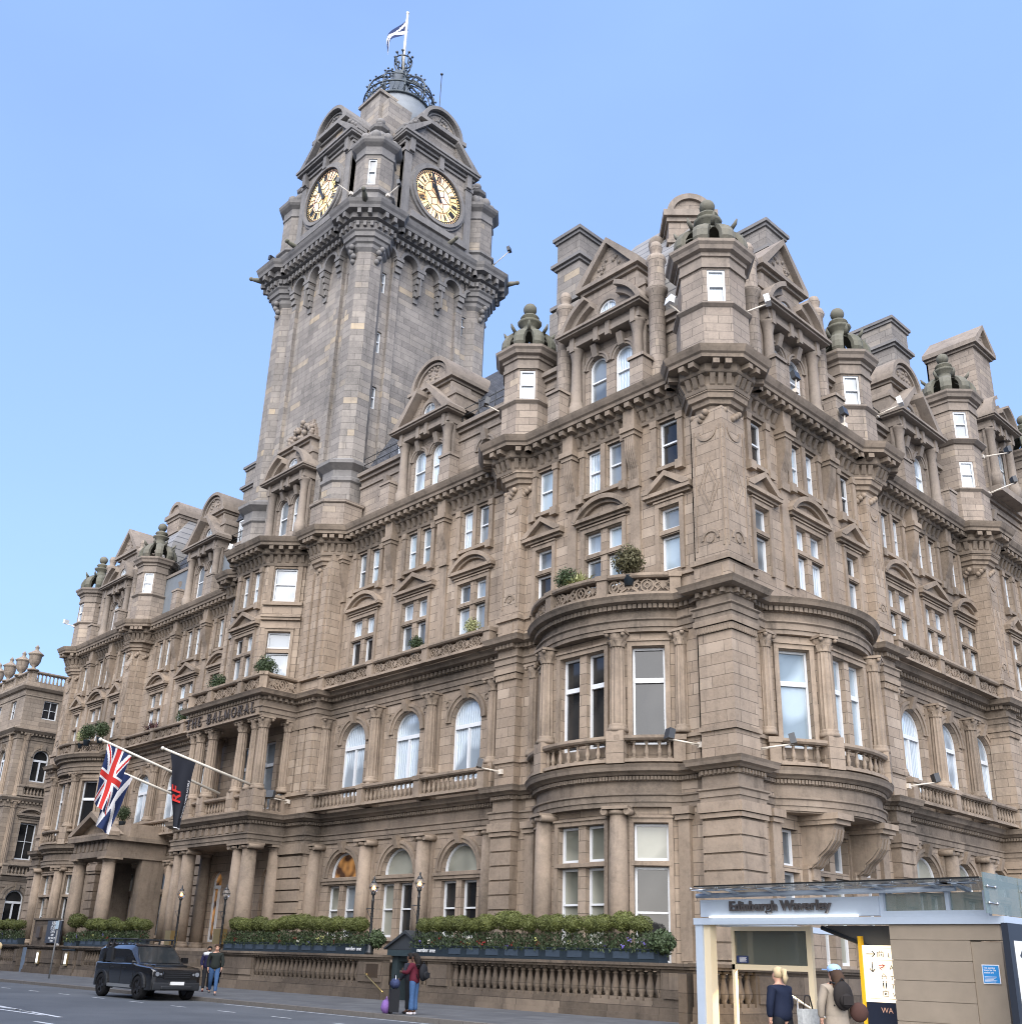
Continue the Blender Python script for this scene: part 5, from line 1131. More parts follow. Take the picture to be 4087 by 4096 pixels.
# ------------------------------------------------------------------ lamps
def globe_mat():
    k = NT('clear_lamp_glass'); k.put(k.b.inputs['Transmission Weight'], .9); k.put(k.b.inputs['Alpha'], .38); return k.col((.9, .92, .95, 1), .03, .6)
GLS = globe_mat()
k = NT('glowing_lamp_bulb'); k.put(k.b.inputs['Emission Color'], (1, .42, .10, 1)); k.put(k.b.inputs['Emission Strength'], 3.2); BULB = k.col((1, .6, .3, 1))
def lamp(x, y, z0, z1, rz, label, lit=True):
    o = thing('street_lamp', label, 'lamp', (x, y, z0), rz, 'globe lamps along the hotel parapet'); h = z1 - z0 - .45
    b = MB(); b.lathe(0, 0, [(.16, 0), (.16, .1), (.11, .16), (.12, .3), (.07, .38), (.055, .45), (.05, h - .35), (.07, h - .33), (.05, h - .28), (.05, h - .1), (.09, h - .06), (.1, h), (.06, h + .04)], 12)
    b.tube([(0, 0, h - .62), (.42, 0, h - .62)], .016, 5); b.tube([(0, 0, h - .62), (-.12, 0, h - .62)], .016, 5); b.tube([(.4, 0, h - .62), (0.04, 0, h - 1.05)], .012, 5)
    t = 0; pts = [(.06 * cos(q * .9), .06 * sin(q * .9), .5 + q * (h - 1.2) / 40) for q in range(41)]; b.tube(pts, .014, 5)
    b.build('post', M['iron'], o)
    g = MB().sphere((0, 0, h + .22), .2, 18, 12, 1.12); g.build('globe', GLS, o)
    c = MB(); c.tube([(.205 * cos(q * pi / 12), .205 * sin(q * pi / 12), h + .22) for q in range(25)], .012, 5)
    for q in range(4): c.tube([(.21 * sin(pi * j / 10) * cos(q * pi / 2), .21 * sin(pi * j / 10) * sin(q * pi / 2), h + .22 - .23 * cos(pi * j / 10)) for j in range(11)], .009, 4)
    c.lathe(0, 0, [(.13, h + .38), (.1, h + .44), (.05, h + .5), (.03, h + .55), (.04, h + .58), (.015, h + .66)], 12); c.build('cage', M['iron'], o)
    MB().lathe(0, 0, [(.05, h + .02), (.045, h + .12), (.02, h + .14)], 10).build('burner', M['iron'], o)
    if lit: MB().sphere((0, 0, h + .2), .055, 10, 7, 1.3).build('bulb', BULB, o)
lamp(*FA.p(16.05, 2.95), 1.77, 4.62, pi, 'lit globe lamp on the parapet left of the restaurant doorway'); lamp(*FA.p(13.05, 2.95), 1.77, 4.7, pi, 'lit globe lamp on the parapet right of the restaurant doorway')
lamp(*FA.p(32.7, 3.0), .3, 4.7, pi, 'lit globe lamp at the portico above the parked car'); lamp(*FA.p(28.5, 2.75), .5, 4.65, pi, 'unlit globe lamp half hidden by the right portico columns', False)

# restaurant doorway between the two parapets
o = thing('doorway_canopy', 'small dark pedimented restaurant doorway with warm light inside', 'doorway', FA.p(14, 2.2, 0)); L0 = Vector(FA.p(14, 2.2, 0)); b = MB()
b.box(FA, 13.0, 13.25, 1.2, 2.6, -.4, 1.9); b.box(FA, 14.6, 14.93, 1.2, 2.6, -.4, 1.9); b.box(FA, 12.9, 15.1, 1.2, 2.75, 1.75, 1.98); b.box(FA, 13.2, 14.7, 1.2, 2.5, 1.55, 1.75)
b.build('frame', simple('dark_teal_door_paint', (.03, .045, .052), .45, .4), o).location = -L0
r = MB(); r.extr(FA, [(12.75, 1.99), (14.0, 2.6), (15.25, 1.99)], 1.0, 2.7); r.extr(FA, [(12.7, 1.98), (12.7, 2.05), (14.0, 2.72), (14.0, 2.6)], .95, 2.8); r.extr(FA, [(15.3, 1.98), (15.3, 2.05), (14.0, 2.72), (14.0, 2.6)], .95, 2.8)
r.box(FA, 14.0, 15.3, -.4, .99, 2.0, 2.5); r.build('pediment_roof', simple('dark_slate_paint', (.035, .04, .046), .5, .4, nz=.2), o).location = -L0
MB().box(FA, 13.3, 14.55, 1.25, 1.3, -.4, 1.55).build('lit_glass', M['lit'], o).location = -L0
h = MB(); h.tube([FA.p(15.9, 3.15, 1.02), FA.p(15.75, 3.3, 1.05), FA.p(14.6, 3.3, .45), FA.p(14.5, 3.3, .4)], .03, 8); h.tube([FA.p(15.9, 3.0, 1.02), FA.p(15.9, 3.15, 1.02)], .03, 8); h.build('handrail', simple('polished_brass', (.55, .38, .14), .25, .5, .9), None, label='polished brass handrail on the pier left of the restaurant doorway', cat='handrail')
o = MB().box(FA, 15.25, 16.05, 3.0, 3.06, .92, 1.42).build('wall_plaque', simple('dull_bronze', (.07, .05, .035), .5, .4, .4), None, label='dull bronze plaque on the pier left of the restaurant doorway', cat='plaque')

# pedimented porch on the left
o = thing('columned_porch', 'pedimented stone porch with two plain columns left of the main portico', 'porch', FA.p(46.7, 0, 0)); L0 = Vector(FA.p(46.7, 0, 0)); b = MB(); c0 = 46.7
b.box(FA, c0 - 2.7, c0 + 2.7, -1.4, 2.5, 6.95, 7.3); b.box(FA, c0 - 2.6, c0 + 2.6, -1.4, 2.4, 7.3, 7.95); b.box(FA, c0 - 2.95, c0 + 2.95, -1.4, 2.75, 7.95, 8.2)
for i in range(8): b.box(FA, c0 - 2.45 + i * .65, c0 - 2.1 + i * .65, 2.4, 2.48, 7.34, 7.92)
b.box(FA, c0 - 2.6, c0 - 1.9, -1.4, .1, .1, 6.95); b.box(FA, c0 + 1.9, c0 + 2.6, -1.4, .1, .1, 6.95)
b.build('entablature', M['cornice'], o).location = -L0; b = MB(); ped_tri(b, FA, c0, 3.0, 8.35, 1.45, 2.0, .75, .3); b.extr(FA, [(c0 - 2.7, 8.35), (c0, 9.55), (c0 + 2.7, 8.35)], 1.6, 2.1); b.box(FA, c0 - 2.9, c0 + 2.9, -1.4, 1.3, 8.2, 9.0); b.build('pediment', M['trim'], o).location = -L0
for q in (-2.15, 2.15): k = column(o, FA, c0 + q, 2.0, 1.5, 6.95, .44, 'doric'); k.location = k.location - L0
MB().box(FA, c0 - 2.7, c0 + 2.7, 0, 2.6, .0, 1.5).build('step_base', M['street'], o).location = -L0
# brass boxes, wall notices, signs
BR = simple('brass_cladding', (.45, .33, .15), .3, .5, .8)
for s, n, z, lb in ((33.9, 2.75, 1.95, 'brass clad box on the left portico column base'), (29.0, 2.65, 2.05, 'brass clad box on the right portico column base')): MB().box(FA, s - .32, s + .32, n - .3, n + .1, z, z + .72).build('brass_box', BR, None, label=lb, cat='box')
PL_ = simple('black_notice', (.02, .02, .024), .35, .5)
o = thing('wall_notice', 'black hotel plaque with a pale letter beside the portico', 'plaque', FA.p(31.3, .85, 2.9)); L0 = Vector(FA.p(31.3, .85, 2.9)); MB().box(FA, 31.05, 31.55, .8, .86, 2.9, 3.75).box(FA, 31.1, 31.5, .8, .85, 2.3, 2.75).build('plate', PL_, o).location = -L0
MB().box(FA, 31.22, 31.28, .86, .87, 3.1, 3.55).box(FA, 31.28, 31.42, .86, .87, 3.49, 3.55).box(FA, 31.28, 31.38, .86, .87, 3.3, 3.35).build('emblem', M['white'], o).location = -L0
o = thing('menu_board', 'black bar food board with white lettering on the stone gate block', 'sign', FA.p(48.7, 3.0, 1.9)); L0 = Vector(FA.p(48.7, 3.0, 1.9))
MB().box(FA, 47.55, 49.75, 2.95, 3.06, 1.9, 3.22).build('board', PL_, o).location = -L0
for i, (tx, sz) in enumerate((('BAR', .36), ('FOOD', .3), ('OPEN', .24), ('DAILY', .16), ('BAR SNACKS', .2), ('MENU', .17))):
    me = textmesh(tx, sz, .004); me.materials.append(M['white']); w = max(v.co.x for v in me.vertices); q = obj('lettering', me, o, Vector((-w / 2, -.07, (1.02, .78, .57, .41, .22, .06)[i])), 0); q.rotation_euler = (pi / 2, 0, 0)
o = thing('gate_block', 'tall stone gate block with a small bronze post box', 'gate pier', FA.p(51, 2.9, 1.77)); MB().box(F((0, 0), (-1, 0), -1), -2.1, 1.1 + .1, -.25, .04, 0, 1.5).box(F((0, 0), (-1, 0), -1), -2.2, 1.3, -.3, .12, 1.5, 1.6).build('block', M['street'], o); MB().box(F((0, 0), (-1, 0), -1), -.3, .3, .04, .2, .45, 1.1).build('post_box', simple('dark_bronze', (.06, .045, .035), .5), o)
k = NT('lit_notice'); k.put(k.b.inputs['Emission Color'], (.9, .92, .95, 1)); k.put(k.b.inputs['Emission Strength'], .35); NO = k.col((.8, .8, .8, 1))
for s, lb in ((50.3, 'lit menu case on the wall under the bar food board'), (45.9, 'lit menu case on the pier under the square planter')):
    o = thing('menu_case', lb, 'menu case', FA.p(s, 3.06, 1.0)); MB().box(FW, -.22, .22, 0, .08, -.35, .42).build('case', BR, o); MB().box(FW, -.14, .14, .075, .09, -.25, .32).build('menu_sheet', NO, o)
MB().box(FA, 52.65, 53.95, 2.6, 2.75, .1, 1.6).build('door_panel', simple('blue_grey_gate', (.12, .16, .22), .5), None, label='flat blue grey gate panel in the parapet near the far left', cat='gate')
o = thing('sign_pole', 'thin leaning bus stop pole with a small pale plate', 'sign pole', (-38.47, -6.86, .12)); MB().tube([(0, 0, 0), (.03, 0, 2.9)], .045, 8).build('pole', simple('grey_pole_paint', (.16, .165, .17), .5), o); MB().box(F((0, 0), (1, 0), 1), -.17, .2, .05, .07, 2.45, 2.85).build('plate', simple('pale_blue_plate', (.4, .5, .58), .5), o)
MB().box(FA, 51.7 - .1, 51.8, 1.0, 3.2, 2.2, 3.5) if 0 else None
o = thing('timber_frame', 'dark timber frame over the steps beside the square planter', 'frame', FA.p(45.5, 1.6, 1.5)); MB().box(FW, -1.0, -.8, 0, .2, 0, 1.75).box(FW, -1.0, 1.0, 0, .2, 1.752, 1.95).build('beam', simple('dark_timber', (.045, .025, .017), .6), o)

# ------------------------------------------------------------------ floodlights on arms
def flood(base, tip, label, up=True, white=False):
    B_, T_ = Vector(base), Vector(tip); o = thing('floodlight', label, 'floodlight', B_, 0, 'floodlights bracketed to the hotel'); d = T_ - B_
    MB().tube([(0, 0, 0), d], .035, 6).box(FW, -.1, .1, -.1, .1, -.1, .1).tube([(0, 0, -.08), d * .55], .012, 4).build('arm', M['bracket'], o)
    h = F((d.x, d.y), (d.y, -d.x) if abs(d.x) + abs(d.y) > .01 else (1, 0), 1); b = MB(); b.extr_side(h, -.2, .2, [(-.12, .02), (.1, -.02), (.17, .32), (-.04, .38)]); q = b.build('lamp_head', M['white'] if white else M['lampblack'], o); q.location = (0, 0, d.z)
    return o
flood(FA.p(1.36, .02, 9.05), FA.p(1.9, 1.15, 9.15), 'black floodlight on an arm left of the corner pier above the ground cornice'); flood(FB.p(1.3, .02, 8.95), FB.p(1.95, 1.15, 9.1), 'black floodlight on an arm right of the corner pier above the ground cornice')
flood(FA.p(11.3, .37, 9.05), FA.p(11.9, 1.1, 9.2), 'black floodlight at the right end of the arched balcony on the street front'); flood(FB.p(11.8, .37, 9.0), FB.p(12.7, 1.2, 9.2), 'black floodlight on a cream arm at the first arch of the side front')
flood(FA.p(27.6, .36, 9.15), FA.p(26.8, 1.9, 9.1), 'black floodlight on an arm right of the portico loggia')
flood(FA.p(12.1, .0, 26.3), FA.p(12.7, .9, 26.75), 'black floodlight on an arm at the turret left of the corner gable'); flood(FA.p(1.1, -.2, 26.5), FA.p(1.5, 1.0, 27.1), 'white floodlight on an arm left of the corner turret', white=True)
flood(FB.p(.9, .2, 26.6), FB.p(1.6, 1.5, 27.0), 'cream bracket arm right of the corner turret', white=True); flood(FB.p(4.2, .95, 24.25), FB.p(4.2, 1.0, 24.8), 'black floodlight standing on the cornice before the side gable windows'); flood(FB.p(8.2, .9, 24.25), FB.p(8.2, .95, 24.75), 'black floodlight standing on the cornice beside the side turret'); flood(FB.p(12.0, .6, 26.4), FB.p(12.3, 1.7, 26.7), 'cream arm at the foot of the side turret', white=True)
flood(FB.p(25.1, .3, 26.9), FB.p(26.2, 1.4, 27.6), 'black floodlight on an arm at the two storey turret'); flood(FB.p(25.3, .2, 29.3), FB.p(26.6, 1.2, 29.7), 'black floodlight on the upper stage beyond the two storey turret')
flood((TX - TH - .2, TY - TH + .2, 48.6), (TX - TH - 1.4, TY - TH, 49.6), 'black floodlight on the left corner of the tower cornice'); flood((TX + TH + .1, TY + TH, 48.6), (TX + TH + 1.3, TY + TH + .5, 49.5), 'black floodlight on the right corner of the tower cornice'); flood((-27.1, -.75, 48.0), (-27.7, -1.5, 48.7), 'black floodlight by the left clock dial'); flood((-25.6, 1.1, 48.1), (-25.0, 1.5, 48.8), 'black floodlight by the right clock dial')
flood(FL.p(0, .6, 26.3), FL.p(-1.3, .9, 26.7), 'pale floodlight on an arm at the far left turret', white=True); flood(FA.p(34.8, .6, 24.6), FA.p(35.6, 1.4, 25.1), 'white security camera on an arm above the oriel roof', white=True)

# ------------------------------------------------------------------ flags
NAVY = simple('navy_flag_cloth', (.017, .03, .09), .8, .2, nz=.15); FRED = simple('red_flag_cloth', (.5, .035, .03), .8, .2); FWHT = simple('white_flag_cloth', (.66, .66, .68), .8, .2); FBLK = simple('black_flag_cloth', (.016, .018, .026), .75, .25)
def union(b, a):
    x, y = b * 60, a * 30
    if abs(y - 15) < 3 or abs(x - 30) < 3: return 1
    if abs(y - 15) < 5 or abs(x - 30) < 5: return 2
    for s in (1, -1):
        d = ((x - 30) * s * .5 - (y - 15)) / 1.118
        if abs(d) < 3:
            q = d * (1 if (x > 30) else -1)
            return 1 if -2 < q * 1 < .0 else 2
    return 0
def saltire(b, a): x, y = b * 50, a * 30; return 2 if min(abs((x - 25) * .6 - (y - 15)), abs((x - 25) * .6 + (y - 15))) < 3.6 else 0
def cloth(par, X, C4, pat, nu=54, nv=84, amp=.07, ph=0., thick=.02):
    vs = []; (a0, a1, b0, b1) = C4                    # top outer, top inner, bottom outer, bottom inner as (y, z)
    def P(a, b):
        y = (a0[0] * (1 - a) + a1[0] * a) * (1 - b) + (b0[0] * (1 - a) + b1[0] * a) * b; z = (a0[1] * (1 - a) + a1[1] * a) * (1 - b) + (b0[1] * (1 - a) + b1[1] * a) * b
        return (X + amp * (.25 + b) * sin(a * 9 + ph + b * 2.2) + amp * .6 * sin(b * 5 + ph), y + .03 * sin(b * 9 + a * 3), z)
    b_ = MB(); vs = [P(i / nu, j / nv) for j in range(nv + 1) for i in range(nu + 1)]; fs = [(j * (nu + 1) + i, j * (nu + 1) + i + 1, (j + 1) * (nu + 1) + i + 1, (j + 1) * (nu + 1) + i) for j in range(nv) for i in range(nu)]
    me = bpy.data.meshes.new('cloth'); me.from_pydata(vs, [], fs)
    for m_ in (NAVY, FRED, FWHT, FBLK): me.materials.append(m_)
    for q, p in enumerate(me.polygons): p.material_index = pat((q // nu + .5) / nv, 1 - (q % nu + .5) / nu); p.use_smooth = True
    return obj('cloth', me, par), P
def pole(label, X, n0, n1, z0, z1): return MB().tube([(X, -n0, z0), (X, -n1, z1)], [.075, .06], 8).sphere((X, -n1 - .05, z1), .1, 8, 6).build('flagpole', M['pole'], None, label=label, cat='flagpole', group='flagpoles on the portico balcony')
pole('cream flagpole carrying the red white and blue flag', -31.7, 2.1, 9.0, 9.7, 11.52); pole('cream flagpole carrying the black banner', -28.4, 2.1, 7.2, 9.85, 10.97); pole('cream flagpole hidden behind the red white and blue flag', -35, 2.1, 6.9, 9.55, 10.75)
o = thing('flag', 'red white and blue crossed flag hanging from the left pole', 'flag', (-31.7, -8, 11)); q, _ = cloth(o, -31.7, ((-8.68, 11.42), (-7.32, 10.95), (-8.86, 8.45), (-8.06, 7.87)), union); q.location = (31.7, 8, -11)
o = thing('flag', 'blue flag with a white diagonal cross hanging behind the red white and blue one', 'flag', (-35, -6, 10.6)); q, _ = cloth(o, -35, ((-6.75, 10.7), (-5.6, 10.4), (-7.2, 7.7), (-6.4, 7.3)), saltire, ph=1.5); q.location = (35, 6, -10.6)
o = thing('banner', 'black hanging banner with a red monogram and white lettering', 'banner', (-28.4, -6, 10.6)); q, P = cloth(o, -28.4, ((-6.82, 10.82), (-5.42, 10.52), (-6.14, 7.3), (-5.73, 7.22)), lambda b, a: 2 if b > .985 else 3, amp=.04, ph=.6); q.location = (28.4, 6, -10.6)
def on_cloth(txt, sz, a0, b0, mat, bold=0., sx=1., nm='lettering'):
    me = textmesh(txt, sz, .0, bold); w = max(v.co.x for v in me.vertices)
    for v in me.vertices:
        x, y = v.co.x * sx, v.co.y; p = Vector(P(a0 - y / 1.4, b0 - x / 3.4)); v.co = p + Vector((.03, 0, 0)) - Vector((-28.4, -6, 10.6))
    me.materials.append(mat); obj(nm, me, o)
on_cloth('ROCCO FORTE HOTELS', .17, .93, .84, FWHT, .004, 1.02); on_cloth('RF', 1.0, .52, .66, FRED, .02, .75, 'emblem')
o = thing('flag', 'drooping blue and white flag flying at the top of the clock tower', 'flag', (TX, TY, 71)); b = MB()
vs = []; nu, nv = 20, 16
def TP(a, b_): r = .12 + 2.6 * b_ - .5 * b_ * b_; return (-r * .72 + .12 * sin(b_ * 7 + a * 2), -r * .3 + .22 * sin(b_ * 6 + a), 1.5 - a * 1.5 - b_ * b_ * 2.1 - .12 * b_ * sin(a * 4) + a * b_ * .35)
me = bpy.data.meshes.new('cloth'); me.from_pydata([TP(i / nu, j / nv) for j in range(nv + 1) for i in range(nu + 1)], [], [(j * (nu + 1) + i, j * (nu + 1) + i + 1, (j + 1) * (nu + 1) + i + 1, (j + 1) * (nu + 1) + i) for j in range(nv) for i in range(nu)])
for m_ in (NAVY, FRED, FWHT, FBLK): me.materials.append(m_)
for q, p in enumerate(me.polygons): p.material_index = saltire((q // nu + .5) / nv, (q % nu + .5) / nu); p.use_smooth = True
obj('cloth', me, o)

# ------------------------------------------------------------------ neighbouring building across the side street
nb = thing('corner_building', 'lower grey brown stone building with urns and a balustrade left of the hotel', 'building', (-71.3, 0, 0)); NF = F((0, 0), (-1, 0), -1); NS = F((0, 0), (0, 1), 1); w = MB(); t = MB()
_tr = tr; tr = t
def nwin(f, s, z, wd, h, kind, pm='dark'): win(nb, f, s, z, -.25, wd, h, kind, pm)
for f, cols in ((NS, (2.25, 6.5, 10.5)), (NF, (2.6, 6.2, 9.8, 13.4))):
    o = []
    for c in cols:
        o += [(c, 1.25, 19.9, 21.5, 0), (c, 1.3, 14.6, 16.6, 1), (c, 1.35, 8.3, 11.2, 0), (c, 1.4, 3.2, 5.2, 1)]
        nwin(f, c, 19.9, 1.25, 1.6, 'cross'); nwin(f, c, 14.6, 1.3, 2.0, 'arch'); nwin(f, c, 8.3, 1.35, 2.9, 'cross'); nwin(f, c, 3.2, 1.4, 2.0, 'arch')
        arch_trim(t, f, c, .66, 16.6, 0, .25); arch_trim(t, f, c, .75, 5.2, 0, .5); frame_mould(f, c - .68, c + .68, 8.3, 11.25, 0); ped_seg(t, f, c, 1.1, 11.95, .5, 0, .3, .15)
        for z0, z1 in ((7.6, 12.9), (13.2, 18.5)):
            for q in (-1.5, 1.5): column(nb, f, c + q, .05, z0, z1, .26)
    wall(w, f, 0, 16, 0, 23, 0, o, .3, 0)
npth = [NF.p(16, 0), (0, 0), NS.p(16, 0)]
for z, e, dn in ((6.6, .3, 0), (12.9, .45, 1), (18.5, .7, 1), (22.2, .5, 0)):
    t.sweep(npth, [(-.1, z - .5), (.08, z - .5), (.1, z - .05), (e * .6, z), (e, z + .22), (e, z + .34), (-.1, z + .42)], 1)
    if dn: t.along(npth, 1, .3, .15, .1, e * .6, z - .15, z)
a_ = w.build('wall', M['nbstone'], nb); tr = _tr; t.build('mouldings', M['nbstone'], nb)
balustrade(nb, [NS.p(.4, -.2), NS.p(4.5, -.2), NS.p(9, -.2)], 1, 22.6, 23.9, .32, 'nbstone', name='roof_balustrade'); balustrade(nb, [NF.p(.4, -.2), NF.p(3.4, -.2), NF.p(6.4, -.2), NF.p(9.4, -.2)], -1, 22.6, 23.9, .32, 'nbstone', name='roof_balustrade')
balustrade(nb, [NS.p(.9, .3), NS.p(3.6, .3)], 1, 13.3, 14.2, .3, 'nbstone'); balustrade(nb, [NS.p(.9, .3), NS.p(3.6, .3)], 1, 7.0, 7.9, .3, 'nbstone')
for i in range(4):
    p = NF.p(.1 + i * 3.0, -.2); MB().lathe(p[0], p[1], [(r * .66, 23.85 + (z - 23.85) * .78) for r, z in [(.7, 23.85), (.75, 24.0), (.3, 24.1), (.22, 24.3), (.5, 24.5), (.72, 24.9), (.78, 25.5), (.85, 25.6), (1.0, 25.7), (.9, 25.8), (.4, 26.1), (.25, 26.2), (.22, 26.4), (.3, 26.5), (.02, 26.85)]], 16).build('urn', M['nbstone'], nb)
MB().box(NS, .8, 16, -16, -.8, 0, 22.5).build('inner_core', M['nbstone'], nb)

# unseen terrace added behind the viewpoint: blocks low sky to darken the lower storeys
ot = thing('light_blocking_terrace', 'long stone terrace across the street behind the viewpoint', 'building', (-60, -38, 0)); b = MB(); OF = F((-60 + 60, 0), (-1, 0), 1); 
OFR = F((70, 0), (-1, 0), 1); ops = [(4 + i * 4.2, 1.3, z0, z0 + 2.2, 0) for i in range(29) for z0 in (5.5, 9.5, 13.5, 17.5, 21)]
wall(b, OFR, 0, 126, 0, 25, 0, ops, .3, 0); b.box(OFR, 0, 126, -12, -.35, 0, 24.9); b.box(OFR, 0, 126, -12, .5, 25, 25.6); b.build('wall', M['nbstone'], ot)
# ------------------------------------------------------------------ station entrance
SY = 9.0                                              # front plane at y = -9
st = thing('station_entrance', 'glass topped station entrance with a pale blue fascia and ribbed stone panel', 'station entrance', (8.5, -9, 0)); L0 = Vector((8.5, -9, 0))
def part(mb, name, mat, par=st): o = mb.build(name, mat, par); o.location = -L0; return o
M['alu'] = simple('pale_blue_cladding', (.36, .42, .50), .4, .4, nz=.05); M['steel'] = simple('brushed_steel', (.5, .5, .5), .3, .5, .9); M['cream'] = simple('cream_lit_frame', (.55, .47, .33), .5, .3)
k = NT('greenish_canopy_glass'); k.put(k.b.inputs['Alpha'], .6); CG = k.col((.15, .20, .195, 1), .2, .6)
k = NT('smoky_side_glass'); k.put(k.b.inputs['Alpha'], .86); WG = k.col((.075, .085, .075, 1), .08, .8)
FR = F((0, 0), (1, 0), 1)
def fb(m, x0, x1, y0, y1, z0, z1): return m.box(FR, x0, x1, y0, y1, z0, z1)   # y measured towards the street
b = MB(); fb(b, 4.9, 12.15, SY - .35, SY + .12, 2.6, 2.745); fb(b, 11.8, 12.15, -2, SY - .35, 2.6, 2.745); fb(b, 4.9, 5.25, -1, SY - .35, 2.6, 2.745); part(b, 'beam', M['alu'])
b = MB(); fb(b, 4.92, 5.12, SY - .2, SY + .08, 0, 2.6); part(b, 'post', M['alu']); b = MB(); fb(b, 5.122, 5.3, SY - .22, SY + .02, 0, 2.598); part(b, 'post_lining', M['cream'])
b = MB(); fb(b, 5.1, 9.62, SY - .05, SY + .1, 2.77, 3.15); part(b, 'fascia', M['alu'])
me = textmesh('Edinburgh Waverley', .33, .035, .006); w = max(v.co.x for v in me.vertices); me.materials.append(simple('dull_steel_letters', (.11, .10, .10), .4, .5, .5)); o = obj('lettering', me, st, Vector((5.98, -9.19, 2.89)) - L0); o.rotation_euler = (pi / 2, 0, 0); o.scale = (2.6 / w, .92, 1)
k = NT('light_strip'); k.put(k.b.inputs['Emission Color'], (1, .97, .9, 1)); k.put(k.b.inputs['Emission Strength'], .9); LS = k.col((.8, .8, .8, 1))
b = MB(); fb(b, 5.38, 9.15, SY + .1, SY + .16, 2.75, 2.785); part(b, 'light_strip', LS)
b = MB(); b.tube([(5.05, -SY - .16, 3.24), (11.3, -SY - .16, 3.26)], .055, 10); part(b, 'support_tube', M['alu'])
for x in (5.45, 6.2, 7.25, 8.55, 9.8, 11.0, 11.45):
    b = MB(); b.extr_side(FR, x - .05, x + .05, [(SY - .1, 3.2), (SY - .1, 3.28), (SY + .55, 3.33), (SY + .55, 3.31)]); fb(b, x - .3, x + .3, SY + .2, SY + .5, 3.335, 3.35); part(b, 'bracket', M['alu'])
    for q in (-.35, .35):
        b = MB(); b.tube([(x, -SY - .35, 3.36), (x + q, -SY - .45, 3.38)], .012, 5).sphere((x + q, -SY - .45, 3.385), .03, 6, 5).tube([(x + q, -SY - .45, 3.38), (x + q * 1.6, -SY - .2, 3.37)], .01, 5); part(b, 'spider_fitting', M['steel'])
b = MB(); b.extr_side(FR, 5.42, 12.05, [(SY + .75, 3.395), (SY + .75, 3.415), (SY - 1.7, 3.375), (SY - 1.7, 3.355)]); part(b, 'glass_canopy', CG)
b = MB(); b.extr_side(FR, 5.42, 12.05, [(SY + .755, 3.39), (SY + .775, 3.42), (SY + .755, 3.42)]); part(b, 'canopy_edge', M['iron'])
for x0, x1 in ((9.72, 11.0), (11.1, 11.75)): b = MB(); fb(b, x0, x1, SY - .04, SY - .02, 2.86, 3.2); part(b, 'glass_panel', CG)
b = MB(); fb(b, 9.62, 11.85, SY - .1, SY + .04, 2.75, 2.86); part(b, 'glass_rail', M['alu']); 
for x in (9.66, 11.05, 11.8): b = MB(); fb(b, x - .04, x + .04, SY - .1, SY + .04, 2.862, 3.22); part(b, 'glass_mullion', M['alu'])
for y0, y1 in ((9.75, 8.2), (8.15, 6.4), (6.35, 4.6)):
    b = MB(); fb(b, 12.1, 12.12, y1, y0, 2.76, 3.5); part(b, 'side_glass', CG)
    b = MB()
    for zz in (2.95, 3.25): b.tube([(12.14, -y0 + .1, zz), (12.14, -y0 + .45, zz)], .012, 5).sphere((12.14, -y0 + .1, zz), .03, 6, 5).sphere((12.14, -y0 + .45, zz), .03, 6, 5)
    part(b, 'glass_fixing', M['steel'])
b = MB(); fb(b, 5.3, 7.45, SY - .9, SY - .8, 2.5, 2.6); fb(b, 7.32, 7.45, SY - .9, SY - .8, 0, 2.5); fb(b, 5.3, 7.32, SY - .9, SY - .8, 1.64, 1.76); fb(b, 5.3, 5.38, SY - .9, SY - .8, 0, 2.5); part(b, 'window_frame', M['cream'])
b = MB(); fb(b, 5.38, 7.32, SY - .86, SY - .84, 1.76, 2.5); part(b, 'window_glass', WG)
b = MB(); fb(b, 5.42, 5.74, SY - .83, SY - .825, 1.79, 1.95); o = part(b, 'notice', NAVY); b = MB()
for i in range(5): fb(b, 5.5, 5.7 - .02 * (i % 2), SY - .822, SY - .82, 1.81 + i * .025, 1.82 + i * .025)
part(b, 'notice_lines', FWHT)
# ribbed stone panel
b = MB(); z = 2.595
for i, h in enumerate((.3, .385, .375, .375, .38, .38, .36)):
    fb(b, 9.78, 12.02 if i == 0 else 11.42, SY - .5, SY + .05 - .0, z - h + .012, z); z -= h
fb(b, 9.8, 11.4, SY - .5, SY + .03, 0, 2.58); fb(b, 11.42, 12.0, SY - .5, SY + .02, 0, 2.28); part(b, 'stone_panel', simple('honed_buff_stone', (.235, .195, .15), .7, .3, nz=.18, nscale=2.5, bump=.2))
b = MB(); b.extr(FR, [(7.94, 2.598), (9.75, 2.598), (9.75, 2.0), (9.6, 1.98)], 8.4, 8.46); part(b, 'stair_roof', simple('grey_soffit', (.09, .088, .085), .5)); b = MB(); b.tube([(7.94, -8.55, 2.56), (9.7, -8.55, 1.94)], .05, 6); part(b, 'roof_edge', M['iron'])
b = MB(); b.tube([(8.75, -7.0, 2.35), (8.65, -7.0, 2.45), (8.5, -7.0, 2.4), (8.48, -7.0, 2.2), (8.6, -7.0, 2.12)], .02, 6); fb(b, 8.58, 8.78, 6.95, 7.05, 2.06, 2.16); part(b, 'security_camera', M['iron'])
for x, c in ((7.0, 0), (8.2, 1)):
    b = MB(); b.tube([(x - .3, -SY + .6, 1.12), (x, -SY + .6, 1.12), (x + .75, -SY + 1.2, .55), (x + 1.1, -SY + 1.5, .25)], .024, 8); b.tube([(x + .1, -SY + .65, 0), (x + .1, -SY + .65, 1.08)], .02, 6); part(b, 'handrail', M['steel'])
